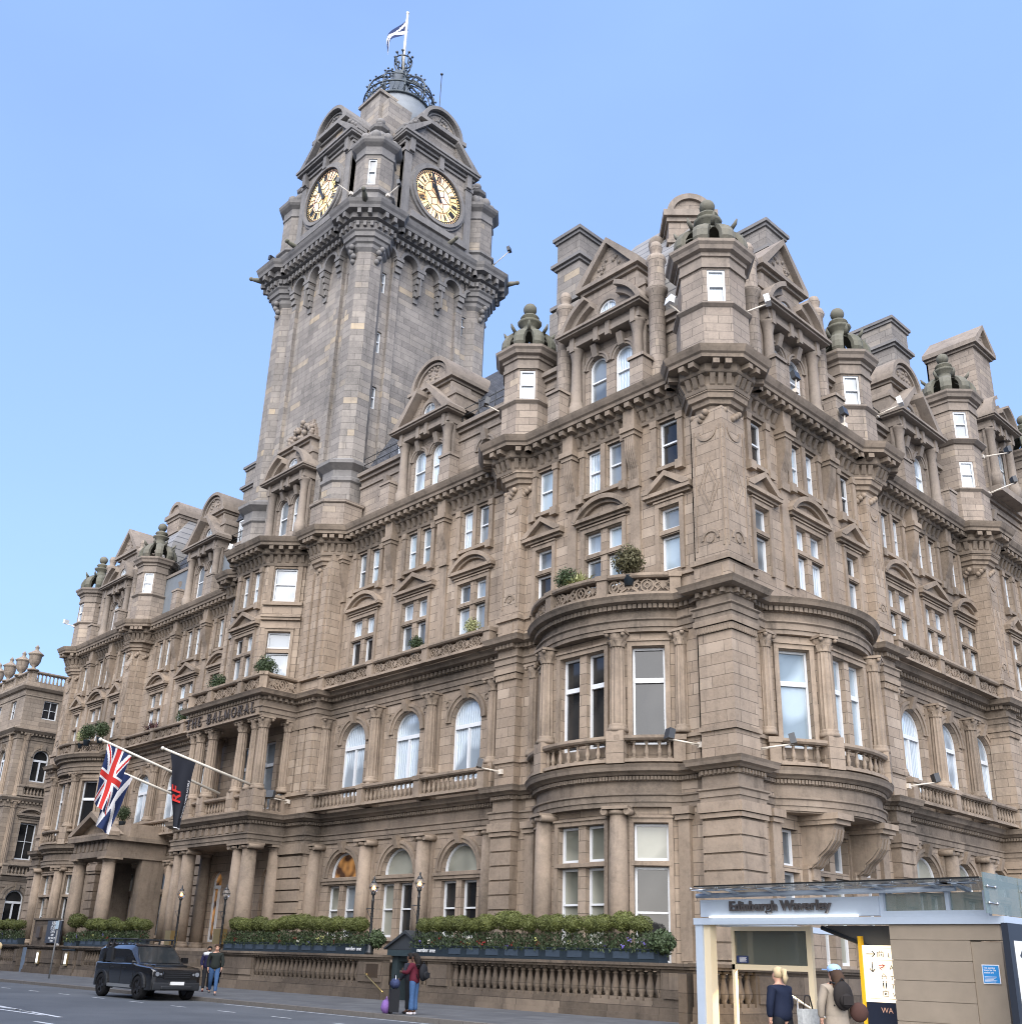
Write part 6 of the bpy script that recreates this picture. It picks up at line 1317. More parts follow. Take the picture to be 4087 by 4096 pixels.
blt = bpy.data.lights.new('ceiling_lamp', 'AREA'); bo = bpy.data.objects.new('ceiling_lamp', blt); COL.objects.link(bo); blt.energy = 260; blt.size = .5; blt.color = (1, .72, .36); bo.location = (6.2, -7.3, 2.45); bo.parent = st; bo.location = Vector((6.2, -7.0, 2.42)) - L0
# name plate on the steps wall
o = thing('street_sign', 'cream street name plate with black lettering on the steps wall', 'sign', (2.42, -2.45, 1.26)); MB().box(FR, -.0, .03, -.43, .43, -.16, .16).build('plate', simple('cream_enamel', (.62, .58, .46), .4), o)
for tx, zz in (('WAVERLEY', .015), ('STEPS', -.125)):
    me = textmesh(tx, .155, .003, .003); me.materials.append(PL_); w = max(v.co.x for v in me.vertices); q = obj('lettering', me, o, (.035, -w * .5 * min(1, .76 / w), zz)); q.rotation_euler = (pi / 2, 0, pi / 2); q.scale = (min(1, .76 / w), 1, 1)
# wayfinding totem
o = thing('wayfinding_sign', 'lit cream wayfinding board with a yellow edge and black symbols', 'sign', (9.52, -8.62, 0)); k = NT('lit_sign_face'); k.put(k.b.inputs['Emission Color'], (1, .80, .52, 1)); k.put(k.b.inputs['Emission Strength'], .38); SG = k.col((.7, .62, .5, 1), .4)
MB().box(FR, -.58, .6, 0, .06, 1.1, 2.2).build('face', SG, o); MB().box(FR, -.58, .6, .0, .06, 0, 1.098).build('base_panel', simple('navy_sign_panel', (.012, .016, .03), .4, .5), o); MB().box(FR, -.66, -.582, -.02, .08, 0, 2.38).build('edge', simple('yellow_sign_edge', (.75, .42, .02), .4), o)
ic = MB(); q = lambda x0, x1, z0, z1: ic.box(FR, x0, x1, .06, .064, z0, z1)
q(-.5, .5, 2.145, 2.152); q(-.5, .5, 1.91, 1.917); q(-.5, .5, 1.165, 1.172)
def arrow(x, z, a, s=.1):
    for p0, p1 in (((-1, 0), (1, 0)), ((1, 0), (.35, .6)), ((1, 0), (.35, -.6))):
        P = [(x + s * (u * cos(a) - v * sin(a)), z + s * (u * sin(a) + v * cos(a))) for u, v in (p0, p1)]; d = Vector((P[1][0] - P[0][0], P[1][1] - P[0][1])).normalized() * .009
        ic.extr(FR, [(P[0][0] - d.y, P[0][1] + d.x), (P[1][0] - d.y, P[1][1] + d.x), (P[1][0] + d.y, P[1][1] - d.x), (P[0][0] + d.y, P[0][1] - d.x)], .06, .066)
arrow(-.4, 2.03, 0); arrow(-.38, 1.78, -pi / 2)
def frame_(x, z, w, h):
    for a in ((x - w, x + w, z + h - .01, z + h), (x - w, x + w, z - h, z - h + .01), (x - w, x - w + .01, z - h, z + h), (x + w - .01, x + w, z - h, z + h)): q(*a)
frame_(-.18, 2.02, .07, .05); q(-.22, -.2, 1.99, 2.05); q(-.16, -.14, 1.99, 2.04); q(-.2, -.19, 2.07, 2.1); q(-.15, -.14, 2.07, 2.1)
frame_(-.14, 1.575, .05, .03); 
for sg in (-1, 1): ic.extr(FR, [(-.14, 1.66), (-.14, 1.648), (-.14 + sg * .05, 1.6), (-.14 + sg * .06, 1.605)], .06, .066)
for x in (-.165, -.105): q(x - .014, x + .014, 1.41, 1.475); q(x - .01, x + .01, 1.365, 1.41); ic.sphere(FR.p(x, .062, 1.495), .014, 8, 6)
frame_(-.13, 1.265, .06, .05); q(-.155, -.135, 1.24, 1.29); q(-.125, -.105, 1.24, 1.29); q(-.15, -.11, 1.32, 1.33)
for tx, zz in (('L', 1.99), ('A', 1.74), ('T', 1.57), ('T', 1.4), ('W', 1.23)): pass
ic.build('symbols', PL_, o)
rl = MB()
for sg in (-1, 1): rl.box(FR, -.235, -.09, .06, .066, 1.785 + sg * .022 - .007, 1.785 + sg * .022 + .007)
for x0, z0, x1, z1 in ((-.16, 1.845, -.1, 1.807), (-.16, 1.725, -.22, 1.763), (-.21, 1.763, -.11, 1.807)): rl.extr(FR, [(x0, z0), (x1, z1), (x1, z1 - .014), (x0, z0 - .014)], .06, .066)
rl.build('rail_symbol', FRED, o)
for tx, zz, sz, mt, x in (('L', 1.97, .13, PL_, -.02), ('A', 1.73, .13, PL_, -.0), ('T', 1.53, .12, PL_, .0), ('T', 1.37, .12, PL_, .01), ('W', 1.21, .12, PL_, .02), ('WA', .9, .15, simple('copper_lettering', (.55, .32, .22), .4), -.26)):
    me = textmesh(tx, sz, .002); me.materials.append(mt); t_ = obj('lettering', me, o, (x, -.064, zz)); t_.rotation_euler = (pi / 2, 0, 0)
# blue notice, black arrow panel
o = thing('notice', 'blue notice with a white border on the station stone panel', 'notice', (11.75, -9.03, 1.7)); MB().box(FR, -.165, .165, 0, .012, -.17, .17).build('border', FWHT, o); MB().box(FR, -.15, .15, .012, .016, -.155, .155).build('sheet', simple('bright_blue_sheet', (.03, .22, .52), .4), o)
for i, tx in enumerate(('The opening', 'hours for the', 'station are')): me = textmesh(tx, .042, .001, .001); me.materials.append(FWHT); t_ = obj('lettering', me, o, (-.13, -.018, .1 - i * .042)); t_.rotation_euler = (pi / 2, 0, 0)
b = MB()
for i in range(5): b.box(FR, -.13, .1 - .03 * (i % 3), .016, .018, -.05 - i * .022, -.042 - i * .022)
b.build('small_print', FWHT, o)
o = thing('arrow_sign', 'tall black framed white board with an upward arrow at the station corner', 'sign', (12.42, -9.1, 0)); MB().box(FR, 0, .12, -.75, .85, 0, 2.58).build('frame', simple('blue_black_frame', (.013, .017, .026), .4, .5), o); MB().box(FR, .12, .13, -.6, .66, .12, 2.28).build('panel', simple('white_sign_panel', (.62, .64, .66), .4), o)
b = MB(); g = F((.13, 0), (0, 1), 1); b.extr(g, [(-.33, 1.92), (-.33, 2.1), (-.27, 2.1), (-.27, 1.92)], 0, .006)
for sg in (-1, 1): b.extr(g, [(-.3, 2.2), (-.3, 2.12), (-.3 + sg * .16, 1.99), (-.3 + sg * .19, 2.03)], 0, .007)
b.build('arrow', PL_, o)

# ------------------------------------------------------------------ people
SKIN = [simple('fair_skin', (.42, .24, .17), .55, .3), simple('tan_skin', (.27, .15, .095), .55, .3), simple('brown_skin', (.10, .052, .034), .55, .3)]
def skin(name, pts, edges, rad, mat, par, sub=2):
    me = bpy.data.meshes.new(name); me.from_pydata(pts, edges, []); o = bpy.data.objects.new(name, me); COL.objects.link(o)
    o.modifiers.new('s', 'SKIN'); sv = me.skin_vertices[0].data
    for i, r in enumerate(rad): sv[i].radius = r if isinstance(r, tuple) else (r, r)
    sv[0].use_root = True; md = o.modifiers.new('d', 'SUBSURF'); md.levels = sub; md.render_levels = sub
    dg = bpy.context.evaluated_depsgraph_get(); m2 = bpy.data.meshes.new_from_object(o.evaluated_get(dg)); bpy.data.objects.remove(o); m2.materials.clear(); m2.materials.append(mat); m2.name = name
    for p in m2.polygons: p.use_smooth = True
    return obj(name, m2, par)
def person(label, loc, rz, top, bottom, shoes, hair, sk=0, H_=1.72, arms=((0, 0, .1), (0, 0, .1)), stride=.0, lean=0., longhair=False, coat=0., skirt=0., bun=False, hood=False, flare=0., beard=False):
    o = thing('person', label, 'person', loc, rz); s = H_ / 1.72; o.scale = (s, s, s); V = []; E = []; Rr = []
    def v(p, r, par=None):
        V.append(p); Rr.append(r)
        if par is not None: E.append((par, len(V) - 1))
        return len(V) - 1
    ly = lambda z: -lean * (z - .9)
    pel = v((0, 0, .95), (.15, .11)); wa = v((0, ly(1.1), 1.1), (.135, .10), pel); ch = v((0, ly(1.3), 1.3), (.165, .11), wa); nb_ = v((0, ly(1.44), 1.44), (.09, .07), ch); nk = v((0, ly(1.5), 1.5), (.052, .055), nb_); hd = v((0, ly(1.56) - .015, 1.565), (.066, .08), nk); h2 = v((0, ly(1.63) - .015, 1.635), (.076, .094), hd); v((0, ly(1.69), 1.695), (.055, .07), h2); v((0, ly(1.58) - .115, 1.585), (.012, .014), hd)
    wr = {}
    for q, a in zip((-1, 1), arms):                   # a = (elbow forward, hand forward, hand raise)
        sh_ = v((q * .19, ly(1.4), 1.4), .058, nb_); el = v((q * (.25 + .02), ly(1.13) - a[0], 1.14 + a[2] * .12), .042, sh_); w_ = v((q * (.26 - a[1] * .35), ly(.9) - a[0] - a[1], .9 + a[2]), .03, el); wr[q] = (V[el], V[w_])
        d = (Vector(V[w_]) - Vector(V[el])).normalized(); pm_ = v(tuple(Vector(V[w_]) + d * .06), (.02, .036), w_)
        sd = d.cross(Vector((q, 0, 0))).normalized()
        for j in range(4):
            b0 = Vector(V[pm_]) + d * .025 + sd * (j - 1.5) * .019; f1 = v(tuple(b0), .0085, pm_); f2 = v(tuple(b0 + d * (.045 - abs(j - 1.4) * .006) - Vector((q * .012, 0, 0))), .0078, f1); v(tuple(b0 + d * (.07 - abs(j - 1.4) * .01) - Vector((q * .03, 0, 0))), .0065, f2)
        t1 = v(tuple(Vector(V[w_]) + d * .03 - sd * .03), .0095, w_); v(tuple(Vector(V[w_]) + d * .065 - sd * .05), .0075, t1)
    ank = {}
    for q in (-1, 1):
        st_ = stride * q; hip = v((q * .095, 0, .9), .092, pel); kn = v((q * .1, -st_ * .45 - (.04 if stride else 0), .5), .062, hip); an = v((q * .1, -st_ + (.05 if stride and q * stride < 0 else 0), .09 + (.05 if q * stride < 0 else 0)), .04, kn); v((q * .105, V[an][1] - .13, V[an][2] - .045), (.036, .028), an); ank[q] = V[an]; wr[q + 5] = V[kn]
    skin('body', V, E, Rr, SKIN[sk], o)
    # jacket
    P = [(0, 0, .84), (0, ly(1.1), 1.1), (0, ly(1.3), 1.3), (0, ly(1.43), 1.43), (0, ly(1.46), 1.475)]; E2 = [(0, 1), (1, 2), (2, 3), (3, 4)]; R2 = [(.25, .19), (.19, .15), (.2, .15), (.14, .105), (.085, .08)]
    for q in (-1, 1): n_ = len(P); P += [(q * .195, ly(1.4), 1.395), wr[q][0], tuple(Vector(wr[q][1]) * .93 + Vector(wr[q][0]) * .07)]; E2 += [(3, n_), (n_, n_ + 1), (n_ + 1, n_ + 2)]; R2 += [.085, .068, .052]
    skin('jacket', P, E2, R2, top, o)
    if coat or skirt:
        z1 = .98; z0 = coat or skirt; b = MB(); n = 20; pr = [(.195, z1, 0), (.22, z1 - (z1 - z0) * .5, .4), (.27 + .03 * bool(coat), z0, 1)]
        b.v = [(r * cos(2 * pi * i / n) * (1 + .06 * f * sin(5 * 2 * pi * i / n)), r * .78 * sin(2 * pi * i / n) * (1 + .06 * f * sin(4 * 2 * pi * i / n)), z) for r, z, f in pr for i in range(n)]; b.f = [[j * n + i, j * n + (i + 1) % n, (j + 1) * n + (i + 1) % n, (j + 1) * n + i] for j in range(2) for i in range(n)]; b.sm = set(range(len(b.f))); b.build('coat_skirt' if coat else 'skirt', top if coat else bottom, o)
    for q in (-1, 1):
        kn, an = wr[q + 5], ank[q]; skin('trouser_leg', [(q * .07, 0, 1.04), (q * .1, 0, .86), kn, tuple(Vector(an) + Vector((0, 0, .02)))], [(0, 1), (1, 2), (2, 3)], [(.11, .12), .115, .08, .066 + flare], bottom, o)
        skin('shoe', [(an[0], an[1] + .05, an[2] - .045), (an[0], an[1] - .05, an[2] - .045), (an[0] + q * .01, an[1] - .16, an[2] - .05)], [(0, 1), (1, 2)], [(.045, .042), (.046, .045), (.04, .032)], shoes, o)
    hy = ly(1.62)
    b = MB(); b.sphere((0, hy + .012, 1.66), .108, 14, 10, .95, .95, 1.08)
    b.v = [(x, y, z) if not (y < hy - .035 and z < 1.69) else (x * .8, max(y, hy - .03), z + .0) for x, y, z in b.v]
    if longhair: b.tube([(0, hy + .04, 1.66), (0, hy + .1, 1.55), (0.01, hy + .13, 1.42), (0, hy + .12, 1.3)], [.09, .11, .1, .03], 10)
    if bun: b.tube([(0, hy + .07, 1.69), (0, hy + .14, 1.68), (0, hy + .17, 1.58), (0, hy + .15, 1.48)], [.05, .06, .05, .02], 8)
    if beard: b.sphere((0, hy - .055, 1.575), .06, 10, 7, .8)
    b.build('hair', hair, o)
    b = MB()
    for q in (-1, 1): b.sphere((q * .032, hy - .088, 1.645), .011, 7, 5)
    b.build('eyes', PL_, o); b = MB(); b.sphere((0, hy - .1, 1.555), .02, 8, 5, .35, 1.1, .5); b.build('mouth', simple('lips', (.26, .09, .075), .5), o)
    b = MB()
    for q in (-1, 1): b.sphere((q * .082, hy + .0, 1.63), .026, 8, 6, 1.2, .4, .8)
    b.build('ears', SKIN[sk], o)
    return o
cl = lambda n, c, nz=.15: simple(n, c, .85, .2, nz=nz, nscale=20)
BLK = cl('black_cloth', (.012, .013, .016)); DENIM = cl('blue_denim', (.04, .085, .18), .3); HB = cl('black_hair', (.012, .01, .009)); HBR = cl('brown_hair', (.05, .03, .02)); HBL = cl('blonde_hair', (.42, .33, .2)); WSH = cl('white_trainers', (.5, .48, .5)); DKG = cl('dark_olive_jacket', (.018, .022, .02)); NVY = cl('navy_jacket', (.008, .012, .028)); MAR = cl('maroon_padded_jacket', (.075, .01, .02)); TRN = cl('beige_trench_coat', (.26, .22, .175)); BRN = cl('brown_jacket', (.09, .045, .025)); CRM = cl('cream_top', (.5, .48, .45))
pf = thing  # noqa
wr_ = person('woman in a maroon padded jacket and flared jeans beside the suitcase', (-5.05, -9.4, .12), radians(-70), MAR, DENIM, WSH, HB, 2, 1.66, ((.08, .3, .35), (.1, .25, .3)), 0, .03, longhair=True, flare=.035)
person('person in a dark patterned jacket and black trousers standing behind the suitcase', (-5.5, -9.2, .12), radians(-70), cl('dark_patterned_jacket', (.022, .024, .034), .5), BLK, BLK, HB, 2, 1.66, ((.06, .3, .12), (.05, .2, .05)), 0, .06)
person('man in a dark olive jacket and blue jeans striding along the pavement', (-18.4, -8.5, .12), radians(62), DKG, DENIM, cl('grey_shoes', (.08, .08, .09)), HBR, 0, 1.8, ((-.04, .05, .0), (.06, .06, .02)), .26, .05)
pm2 = person('bearded man in a navy tracksuit top with white shoulders near the parked car', (-21.7, -7.0, .12), radians(62), cl('navy_tracksuit_top', (.012, .012, .04)), BLK, cl('dark_red_shoes', (.07, .02, .02)), HB, 1, 1.74, ((.05, .1, .06), (-.03, .05, 0)), -.2, .04, beard=True)
b = MB(); b.tube([(-.2, -.03, 1.41), (0, -.06, 1.47), (.2, -.03, 1.41)], [.095, .09, .095], 10); b.build('white_yoke', cl('white_nylon', (.5, .52, .54)), pm2)
person('blonde person in a cream top and dark skirt walking at the far left edge', (-54.4, -4.1, .12), radians(-40), CRM, BLK, BLK, HBL, 0, 1.7, ((.05, .05, 0), (.05, .05, 0)), .2, .03, longhair=True, skirt=.35)
person('woman with a blonde ponytail in a navy jacket walking past the station entrance', (10.33, -14.0, 0), radians(-98), NVY, BLK, BLK, HBL, 0, 1.66, ((.03, .08, .05), (.02, .05, .02)), .24, .08, bun=True)
pc = person('woman in a beige trench coat and pale blue cap seen from behind', (11.27, -13.9, 0), radians(-117), TRN, TRN, WSH, HBR, 0, 1.72, ((.02, .05, .02), (.02, .05, .02)), .1, .0, longhair=True, coat=.3)
b = MB(); b.sphere((0, .01, 1.685), .113, 16, 10, .72, 1, 1.08); b.box(FR, -.09, .09, .08, .21, 1.665, 1.685); b.build('cap', cl('pale_blue_cap', (.28, .42, .66)), pc)
# bags and cases
def pack(label, p, rz, mat, s=1.):
    o = thing('backpack', label, 'backpack', p, rz); o.scale = (s, s, s); b = MB(); b.sphere((0, 0, 0), .17, 14, 10, 1.3, 1, .55); b.sphere((0, -.09, -.07), .12, 12, 8, .9, 1, .5); b.build('bag', mat, o); b = MB()
    for q in (-1, 1): b.tube([(q * .09, .06, .18), (q * .11, .16, .2), (q * .11, .22, .06), (q * .1, .1, -.16)], .016, 5)
    b.build('straps', BLK, o); MB().box(FR, -.09, .09, .135, .15, -.13, .0).build('pocket', mat, o); MB().tube([(-.04, 0, .21), (0, 0, .26), (.04, 0, .21)], .012, 5).build('handle', BLK, o)
pack('black backpack with pale trim worn by the woman in maroon', (-4.8, -9.28, 1.28), radians(110), BLK, 1.1); pack('black leather backpack worn over the beige trench coat', (11.46, -14.0, 1.29), radians(63), cl('black_leather', (.02, .017, .016)), 1.0)
o = thing('suitcase', 'black upright suitcase with a raised handle on the pavement', 'suitcase', (-5.45, -9.8, .12), radians(-30)); b = MB(); b.box(FR, -.21, .21, -.13, .13, .06, .68); b.build('shell', BLK, o); b = MB()
for q in (-.14, 0, .14): b.box(FR, q - .02, q + .02, .13, .14, .1, .64)
b.build('ribs', cl('dark_grey_ribs', (.03, .03, .035)), o); MB().tube([(-.12, 0, .68), (-.12, 0, 1.05), (.12, 0, 1.05), (.12, 0, .68)], .013, 6).build('handle', M['steel'], o)
for q in (-.17, .17): MB().tube([(q - .02, -.08, .035), (q + .02, -.08, .035)], .035, 10).build('wheel', BLK, o)
o = thing('bag', 'purple crumpled carrier bag beside the suitcase', 'bag', (-5.75, -9.85, .12)); b = MB(); b.sphere((0, 0, .19), .17, 12, 9, 1.15, 1, .8); random.seed(9); b.v = [(x * random.uniform(.9, 1.12), y * random.uniform(.9, 1.12), max(0, z * random.uniform(.95, 1.08))) for x, y, z in b.v]; b.build('sack', cl('purple_plastic', (.18, .10, .30), .3), o); MB().tube([(-.06, 0, .36), (0, .02, .46), (.06, 0, .36)], .018, 6).build('handles', cl('purple_handles', (.2, .12, .3)), o)
o = thing('holdall', 'black checked holdall resting on top of the suitcase', 'holdall', (-5.45, -9.8, .95), radians(-30)); b = MB(); b.sphere((0, 0, 0), .2, 14, 9, .75, 1.1, .75); b.build('sack', cl('dark_blue_checked_cloth', (.03, .04, .09), .8), o); MB().tube([(-.12, 0, .1), (0, -.02, .26), (.12, 0, .1)], .014, 6).build('handles', BLK, o)
o = thing('shopping_bag', 'white patterned shopping bag carried by the woman in navy', 'bag', (10.72, -13.85, .86), radians(75)); b = MB(); b.extr(FR, [(-.17, -.26), (-.19, .2), (.19, .2), (.16, -.26)], -.06, .06); b.build('sack', cl('white_patterned_bag', (.42, .43, .42), .5), o); MB().tube([(-.1, 0, .2), (-.05, 0, .4), (.05, 0, .4), (.1, 0, .2)], .012, 6).build('handles', BLK, o)
o = thing('shoulder_bag', 'brown leather shoulder bag at the side of the trench coat', 'bag', (11.55, -13.7, 1.05), radians(60)); b = MB(); b.sphere((0, 0, 0), .15, 12, 8, 1, 1.1, .55); b.build('sack', cl('brown_leather', (.06, .03, .024)), o); MB().tube([(-.1, 0, .1), (-.14, .0, .35), (-.2, .05, .42)], .012, 6).build('strap', BLK, o)

# ------------------------------------------------------------------ parked four-wheel-drive
car = thing('parked_car', 'black boxy four wheel drive with a roof rack parked at the kerb', 'car', (-18.65, -11.15, 0), 0)
k = NT('black_car_paint'); k.put(k.b.inputs['Coat Weight'], 1.); PAINT = k.col((.007, .0075, .009, 1), .15, .6); DG = k = None
k = NT('dark_car_glass'); k.put(k.b.inputs['Coat Weight'], 1.); DG = k.col((.02, .024, .027, 1), .05, .9); RUB = simple('black_rubber', (.012, .012, .013), .8, .2); TRIM = simple('grey_cladding', (.014, .015, .017), .55, .4)
def loft(b, secs):                                    # closed cross-sections joined nose to tail
    n = len(secs[0]); o = len(b.v)
    for s in secs: b.v += s
    for j in range(len(secs) - 1):
        for i in range(n): b.f.append([o + j * n + i, o + j * n + (i + 1) % n, o + (j + 1) * n + (i + 1) % n, o + (j + 1) * n + i])
    b.f.append([o + i for i in range(n)]); b.f.append([o + (len(secs) - 1) * n + i for i in range(n)])
def sec(x, w, z0, z1, r=.08, tw=None):
    tw = w if tw is None else tw
    return [(x, -w, z0), (x, -w, z0 + (z1 - z0) * .72), (x, -tw, z1 - r * .6), (x, -tw + r, z1), (x, tw - r, z1), (x, tw, z1 - r * .6), (x, w, z0 + (z1 - z0) * .72), (x, w, z0)]
b = MB(); loft(b, [sec(2.42, .8, .42, .95, .06), sec(2.36, .93, .34, 1.02, .06), sec(2.2, .97, .33, 1.1, .06), sec(1.2, .985, .33, 1.16, .07), sec(.95, .99, .33, 1.2, .06), sec(-2.2, .99, .36, 1.2, .05), sec(-2.32, .95, .42, 1.18, .05)]); b.bev = .05; b.build('body', PAINT, car)
b = MB(); loft(b, [sec(1.05, .9, 1.17, 1.2, .02, .88), sec(.42, .9, 1.17, 1.8, .06, .76), sec(.2, .9, 1.17, 1.86, .07, .75), sec(-1.9, .9, 1.17, 1.88, .07, .75), sec(-2.18, .9, 1.17, 1.82, .07, .75), sec(-2.26, .9, 1.17, 1.3, .05, .86)]); b.bev = .05; b.build('cabin', PAINT, car)
b = MB(); loft(b, [sec(1.9, .62, 1.1, 1.17, .03), sec(1.0, .64, 1.15, 1.22, .03)]); b.bev = .02; b.build('bonnet', PAINT, car)
def side_glass(x0, x1, x2=None, x3=None, nm='window'):
    for sg in (-1, 1):
        yb, yt = .912, .792; b = MB(); P = [(x0, yb, 1.24), (x1, yb, 1.24), (x2 if x2 is not None else x1, yt, 1.73), (x3 if x3 is not None else x0, yt, 1.73)]
        b.add([(x, sg * y, z) for x, y, z in P] + [(x, sg * (y - .03), z) for x, y, z in P], [(0, 1, 2, 3), (4, 5, 6, 7), (0, 1, 5, 4), (1, 2, 6, 5), (2, 3, 7, 6), (3, 0, 4, 7)]); b.build(nm, DG, car)
side_glass(.05, .88, .38, .05); side_glass(-.95, -.05); side_glass(-2.05, -1.45)
b = MB(); b.add([(1.03, -.78, 1.23), (1.03, .78, 1.23), (.47, .68, 1.76), (.47, -.68, 1.76), (1.0, -.78, 1.2), (1.0, .78, 1.2), (.44, .68, 1.73), (.44, -.68, 1.73)], [(0, 1, 2, 3), (4, 5, 6, 7), (0, 1, 5, 4), (1, 2, 6, 5), (2, 3, 7, 6), (3, 0, 4, 7)]); b.build('windscreen', DG, car)
for x in (-1.5, 1.52):
    for sg in (-1, 1):
        w_ = obj('wheel', None, car, (x, sg * .905, .405)); b = MB(); C_ = lambda r, y, n=28: [(r * cos(2 * pi * i / n), y, r * sin(2 * pi * i / n)) for i in range(n)]
        o0 = [(.27, -.12), (.38, -.125), (.405, -.09), (.405, .09), (.38, .125), (.27, .12)]; n = 28
        for r, y in o0: b.v += C_(r, y)
        for j in range(5):
            for i in range(n): b.f.append([j * n + i, j * n + (i + 1) % n, (j + 1) * n + (i + 1) % n, (j + 1) * n + i])
        b.sm = set(range(len(b.f))); b.build('tyre', RUB, w_)
        r_ = MB(); 
        for y0, y1, ra, rb in ((sg * .05, sg * .11, .25, .275), (sg * -.1, sg * .02, .0, .27)):
            o1 = len(r_.v); r_.v += C_(max(ra, .01), y0) + C_(rb, y0) + C_(rb, y1) + C_(max(ra, .01), y1)
            for a_, c_ in ((0, 1), (1, 2), (2, 3), (3, 0)):
                for i in range(n): r_.f.append([o1 + a_ * n + i, o1 + a_ * n + (i + 1) % n, o1 + c_ * n + (i + 1) % n, o1 + c_ * n + i])
        for i in range(5):
            t = 2 * pi * i / 5; d = (cos(t), sin(t)); e = (-d[1], d[0]); ya, yb = sg * .03, sg * .105; P = [(d[0] * .03 + e[0] * .05, d[1] * .03 + e[1] * .05), (d[0] * .265 + e[0] * .035, d[1] * .265 + e[1] * .035), (d[0] * .265 - e[0] * .035, d[1] * .265 - e[1] * .035), (d[0] * .03 - e[0] * .05, d[1] * .03 - e[1] * .05)]
            r_.add([(x_, ya, z_) for x_, z_ in P] + [(x_, yb, z_) for x_, z_ in P], [(0, 1, 2, 3), (4, 5, 6, 7), (0, 1, 5, 4), (1, 2, 6, 5), (2, 3, 7, 6), (3, 0, 4, 7)])
        r_.build('rim', simple('dark_alloy', (.05, .05, .055), .35, .5, .7), w_)
        a = MB(); arc = [(x + .53 * cos(pi * i / 14), .42 + .50 * sin(pi * i / 14)) for i in range(15)]; arc2 = [(x + .43 * cos(pi * i / 14), .40 + .44 * sin(pi * i / 14)) for i in range(15)]
        f_ = F((0, 0), (1, 0), 1); fr_ = (-.7, -1.05) if sg > 0 else (.7, 1.05)
        for i in range(14): a.extr(f_, [arc[i], arc[i + 1], arc2[i + 1], arc2[i]], *fr_)
        a.build('wheel_arch', TRIM, car)
        a = MB(); a.extr(f_, arc2 + [(x - .43, .3), (x + .43, .3)], *((-.72, -.993) if sg > 0 else (.72, .993))); a.build('wheel_well', RUB, car)
b = MB(); b.box(FR, -.95, .98, .96, 1.03, .38, .48).box(FR, -.95, .98, -1.03, -.96, .38, .48).build('sill', simple('satin_sill', (.3, .31, .32), .4, .5, .5), car)
b = MB(); b.box(FR, 2.38, 2.46, -.5, .5, .72, .98); b.build('grille', RUB, car); b = MB()
for i in range(3): b.box(FR, 2.455, 2.475, -.48, .48, .76 + i * .07, .785 + i * .07)
b.build('grille_bars', TRIM, car)
HL = simple('headlamp_lens', (.25, .27, .3), .1, .8, .3)
for q in (-1, 1): b = MB(); b.box(FR, 2.3, 2.43, q * .72 - .17, q * .72 + .17, .78, .96); b.build('headlight_housing', RUB, car); b = MB(); b.tube([(2.42, -q * .76, .87), (2.45, -q * .76, .87)], .075, 14); b.tube([(2.42, -q * .62, .87), (2.44, -q * .62, .87)], .04, 10); b.build('headlight', HL, car)
b = MB(); b.box(FR, 2.2, 2.46, -.9, .9, .34, .6); b.box(FR, 2.3, 2.5, -.6, .6, .36, .5); b.bev = .04; b.build('bumper', TRIM, car); MB().box(FR, 2.462, 2.51, -.26, .26, .52, .63).build('number_plate', simple('white_plate', (.65, .65, .63), .4), car)
for q in (-1, 1): b = MB(); b.box(FR, .62, .78, q * 1.1 - .11, q * 1.1 + .11, 1.22, 1.42); b.box(FR, .66, .74, q * .95 - .06, q * .95 + .06, 1.22, 1.28); b.build('wing_mirror', PAINT, car)
for q in (-1, 1):
    for x in (.2, -.85): MB().box(FR, x, x + .2, q * 1.0 - .025, q * 1.0 + .025, 1.02, 1.06).build('door_handle', TRIM, car)
b = MB()
for q in (-.72, .72): b.tube([(.45, q, 2.02), (-2.0, q, 2.02)], .03, 6)
for i in range(9): b.box(FR, .4 - i * .29, .46 - i * .29, -.72, .72, 2.0, 2.035)
for q in (-.68, .68):
    for x in (.3, -.7, -1.8): b.box(FR, x, x + .1, q - .02, q + .02, 1.86, 2.0)
b.build('roof_rack', TRIM, car)
b = MB(); b.tube([(-1.3, -.93, 1.2), (-1.35, -.86, 1.72), (-1.5, -.72, 1.98)], .05, 6).tube([(-1.75, -.93, 1.2), (-1.78, -.86, 1.72), (-1.85, -.72, 1.98)], .04, 6); b.build('side_ladder', RUB, car); b = MB(); b.box(FR, -1.42, -1.02, .9, .98, 1.22, 1.72); b.build('side_box', TRIM, car)
b = MB()
for sg in (-1, 1):
    for x in (.98, -.02, -1.0): b.box(FR, x - .008, x + .008, sg * .985 - .01, sg * .985 + .01, .5, 1.14)
b.build('door_seam', RUB, car)
b = MB(); b.tube([(-2.3, .3, .95), (-2.5, .3, .95)], .39, 22); b.build('spare_wheel', RUB, car)
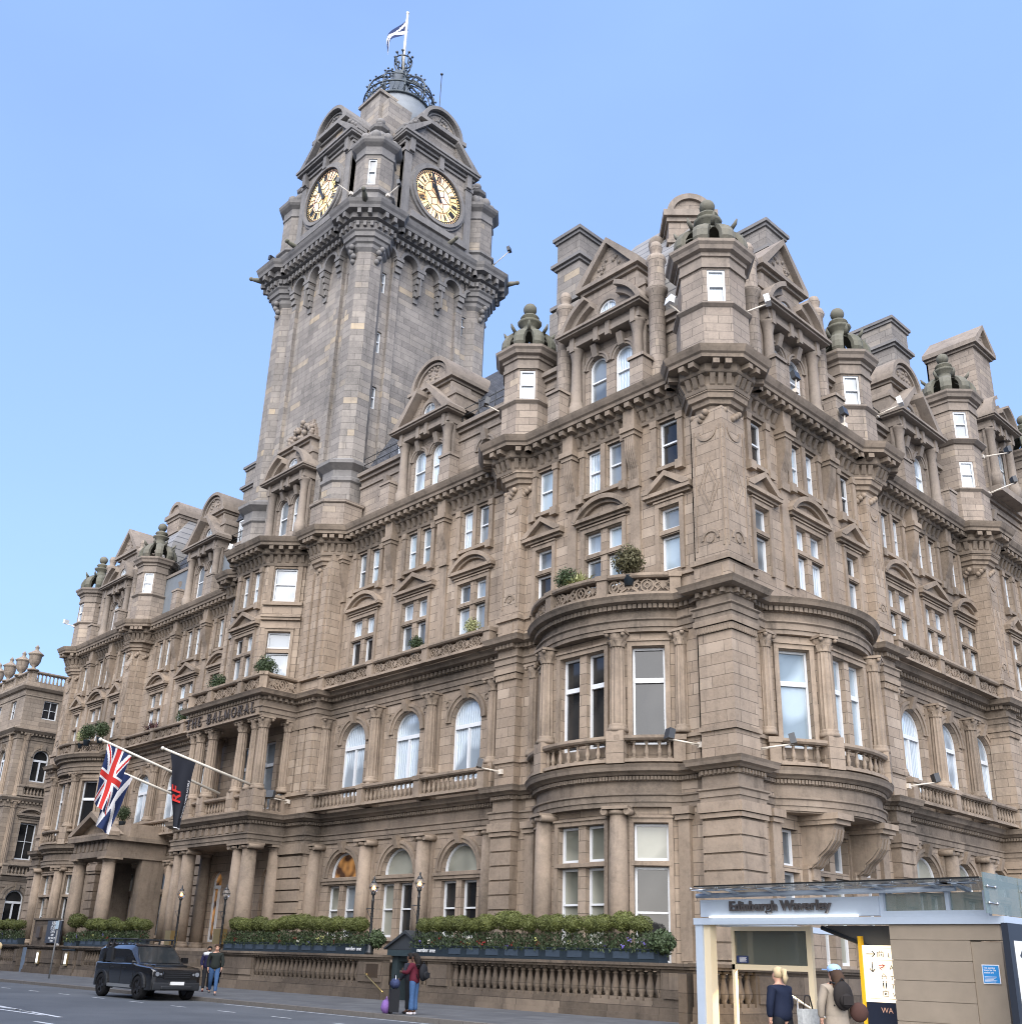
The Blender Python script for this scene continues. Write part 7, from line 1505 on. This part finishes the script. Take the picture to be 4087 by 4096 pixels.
# ------------------------------------------------------------------ camera, sky, light
cam = bpy.data.cameras.new('camera'); co = bpy.data.objects.new('camera', cam); COL.objects.link(co); S.camera = co
cam.sensor_fit = 'HORIZONTAL'; cam.sensor_width = 36; cam.lens = 36.973; cam.shift_y = .04974; cam.clip_end = 5000; cam.clip_start = .1
Rm = Matrix(((0.69235654, 0.23721396, 0.68144843), (0.72086656, -0.26865931, -0.63888464), (0.03152511, 0.93356934, -0.35700764)))
co.matrix_world = Matrix.Translation((20.83, -30.35, 1.6)) @ Rm.to_4x4()
SUN_EL, SUN_ROT = radians(42), radians(140)
nt = W.node_tree; bg = nt.nodes['Background']
sky = nt.nodes.new('ShaderNodeTexSky'); sky.sky_type = 'NISHITA'; sky.sun_disc = False; sky.sun_elevation = SUN_EL; sky.sun_rotation = SUN_ROT; sky.air_density = 1.2; sky.dust_density = 1.5; sky.ozone_density = 2.
tc = nt.nodes.new('ShaderNodeTexCoord'); mp = nt.nodes.new('ShaderNodeMapping'); mp.inputs['Scale'].default_value = (1, 1, 2.2); nt.links.new(tc.outputs['Generated'], mp.inputs[0])
nz = nt.nodes.new('ShaderNodeTexNoise'); nz.inputs['Scale'].default_value = 2.2; nz.inputs['Detail'].default_value = 6; nz.inputs['Roughness'].default_value = .5; nt.links.new(mp.outputs[0], nz.inputs['Vector'])
mr = nt.nodes.new('ShaderNodeMapRange'); mr.inputs['From Min'].default_value = .35; mr.inputs['From Max'].default_value = .8; mr.inputs['To Min'].default_value = VEIL0; mr.inputs['To Max'].default_value = VEIL1; nt.links.new(nz.outputs['Fac'], mr.inputs[0])
mx = nt.nodes.new('ShaderNodeMix'); mx.data_type = 'RGBA'; nt.links.new(mr.outputs[0], mx.inputs[0]); nt.links.new(sky.outputs[0], mx.inputs[6]); mx.inputs[7].default_value = VEILC
nt.links.new(mx.outputs[2], bg.inputs['Color']); bg.inputs['Strength'].default_value = SKYS
sd = bpy.data.lights.new('sun', 'SUN'); so = bpy.data.objects.new('sun', sd); COL.objects.link(so); sd.energy = SUNS; sd.angle = radians(SUNA); sd.color = (1, .95, .88)
az = SUN_ROT; dv = Vector((sin(az) * cos(SUN_EL), cos(az) * cos(SUN_EL), sin(SUN_EL)))
so.rotation_euler = dv.to_track_quat('Z', 'Y').to_euler(); so.location = (40, -60, 60)
S.view_settings.view_transform = 'Standard'; S.view_settings.look = 'None'; S.view_settings.gamma = 1; S.view_settings.exposure = EXPO
S.render.engine = 'CYCLES'
S.cycles.pixel_filter_type = 'BLACKMAN_HARRIS'; S.cycles.filter_width = 1.05
